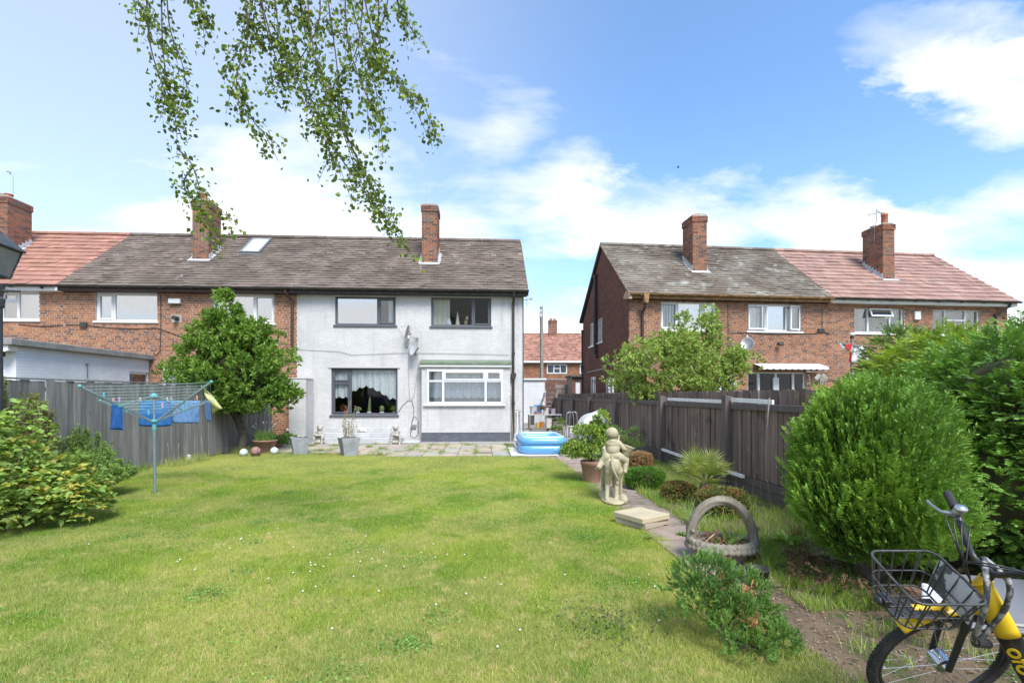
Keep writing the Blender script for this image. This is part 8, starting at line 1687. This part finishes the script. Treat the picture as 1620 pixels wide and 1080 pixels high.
# frame, turned against the steered front
MFm = Matrix.Translation((-.15, 0, 0)) @ Matrix.Rotation(R(-50), 4, 'Z') @ Matrix.Translation((.15, 0, 0))
V_ = lambda *p: MFm @ Vector(p)
def ovt(a, b, wa, ha, wb, hb_, mat, nm, n=18, m=8):
    a, b = V_(*a), V_(*b); d = (b-a).normalized(); s_ = (MFm.to_3x3() @ Vector((0, 1, 0))).normalized(); u_ = s_.cross(d).normalized(); V = []
    for i in range(m+1):
        t = i/m; p = a.lerp(b, t); w_ = wa+(wb-wa)*t; h = ha+(hb_-ha)*t
        for k in range(n): g_ = 2*math.pi*k/n; V.append(p+s_*(w_*math.cos(g_))+u_*(h*math.sin(g_)))
    return MB().add(V, [(i*n+k, i*n+(k+1) % n, (i+1)*n+(k+1) % n, (i+1)*n+k) for i in range(m) for k in range(n)]+[tuple(range(n)), tuple(range(m*n, m*n+n))]).build(nm, mat, by, smooth=True)
ovt((-.145, 0, .82), (-.30, 0, .635), .028, .045, .03, .045, yl, 'down_tube'); dt = ovt((-.298, 0, .637), (-.60, 0, .28), .0295, .0445, .03, .04, bk2, 'down_tube')
fc = bpy.data.curves.new('lettering', 'FONT'); fc.body = 'ofo'; fc.size = .088; fc.extrude = .0015; fc.offset = .0015; fc.space_character = 1.02; fo_ = bpy.data.objects.new('lettering', fc); COL.objects.link(fo_); bpy.context.view_layer.update()
me = bpy.data.meshes.new_from_object(fo_.evaluated_get(bpy.context.evaluated_depsgraph_get())); bpy.data.objects.remove(fo_); me.materials.clear()
a_, b_ = V_(-.318, 0, .613), V_(-.60, 0, .28); d = (b_-a_).normalized(); s_ = (MFm.to_3x3() @ Vector((0, 1, 0))).normalized(); u_ = s_.cross(d).normalized()
# letters run down the tube, tops towards the upper edge, on the side that faces the lawn
ML = Matrix(((d.x, u_.x, s_.x, 0), (d.y, u_.y, s_.y, 0), (d.z, u_.z, s_.z, 0), (0, 0, 0, 1))); 
if ML.to_3x3().determinant() < 0: u_ = -u_; ML = Matrix(((d.x, u_.x, s_.x, 0), (d.y, u_.y, s_.y, 0), (d.z, u_.z, s_.z, 0), (0, 0, 0, 1)))
ltr = link_mesh('lettering', me, yl, dt); ltr.matrix_local = Matrix.Translation(a_+s_*.0305-u_*.022+d*.01) @ ML
ovt((-.60, 0, .30), (-.70, 0, .62), .02, .025, .018, .02, yl, 'seat_tube'); ovt((-.70, 0, .62), (-.73, 0, .86), .013, .013, .013, .013, chrome, 'seat_post')
sd_ = MB(); P0 = V_(-.74, 0, .88); RM = MFm.to_3x3().to_4x4(); sd_.ell(tuple(P0), (.13, .10, .035), 20, 12, M=RM); sd_.ell(tuple(V_(-.62, 0, .885)), (.10, .035, .028), 16, 10, M=RM); remeshed(sd_, 'saddle', rub, .008, 4, by)
wheel(by, -1.07, 0, MFm)
ch = MB(); [ch.tube([V_(-.60, s_*.03, .29), V_(-1.07, s_*.055, .33)], .011, 8) for s_ in (-1, 1)]; [ch.tube([V_(-.69, s_*.02, .60), V_(-1.07, s_*.055, .33)], .009, 8) for s_ in (-1, 1)]; ch.build('rear_stay', bk2, by, smooth=True)
MB().tube([V_(-.60, -.05, .29), V_(-.60, -.04, .29), V_(-.60, .04, .29), V_(-.60, .05, .29)], [.02, .09, .09, .02], 24).build('chainring_cover', bk2, by); 
for s_ in (-1, 1): MB().beam(V_(-.60, s_*.07, .29), V_(-.60-s_*.12, s_*.08, .29-s_*.11), .025, .015).build('crank', chrome, by); MB().box(-.045, .045, -.04, .04, -.012, .012, M=Matrix.Translation(V_(-.60-s_*.12, s_*.12, .29-s_*.11)) @ RM).build('pedal', bk2, by, bev=.003)
# grey plastic panels lying behind the bicycle
c1 = atz(1640, 960, 3.1); t = thing('grey_panel', 'flat light grey plastic panel propped up behind the bicycle at the right edge', 'panel', (c1.x, c1.y+.15, 0), R(-20)); MB().box(-.22, .75, 0, .03, .05, .50, M=Matrix.Rotation(R(-58), 4, 'X')).build('panel', pmat('panel_grey', (.17, .18, .205), (.14, .15, .17), 3, rough=.5), t, bev=.01); MB().box(-.22, .75, -.012, .0, .09, .11, M=Matrix.Rotation(R(-58), 4, 'X')).build('rib', M['concrete'], t)
p = atz(1500, 942, 3.0); o = MB().box(-.13, .13, -.02, .0, 0, .14, M=Matrix.Rotation(R(-30), 4, 'X') @ Matrix.Rotation(R(8), 4, 'Y')).build('white_tray', pmat('tray_pale', (.42, .43, .47), None, rough=.4), None, (p.x, p.y, max(.02, p.z-.1)), (0, 0, R(-25)), bev=.01); tag(o, 'pale plastic tray seen through the bicycle basket', 'tray')
p = atz(1447, 985, 3.35); o = MB().tube([(0, 0, 0), (.01, 0, .28)], .07, 16).build('tree_stump', pmat('stump', (.20, .10, .06), (.10, .07, .05), 9, rough=.95, bump=.01)); o.location = (p.x, p.y, 0); tag(o, 'short reddish brown stump behind the bicycle basket', 'stump')
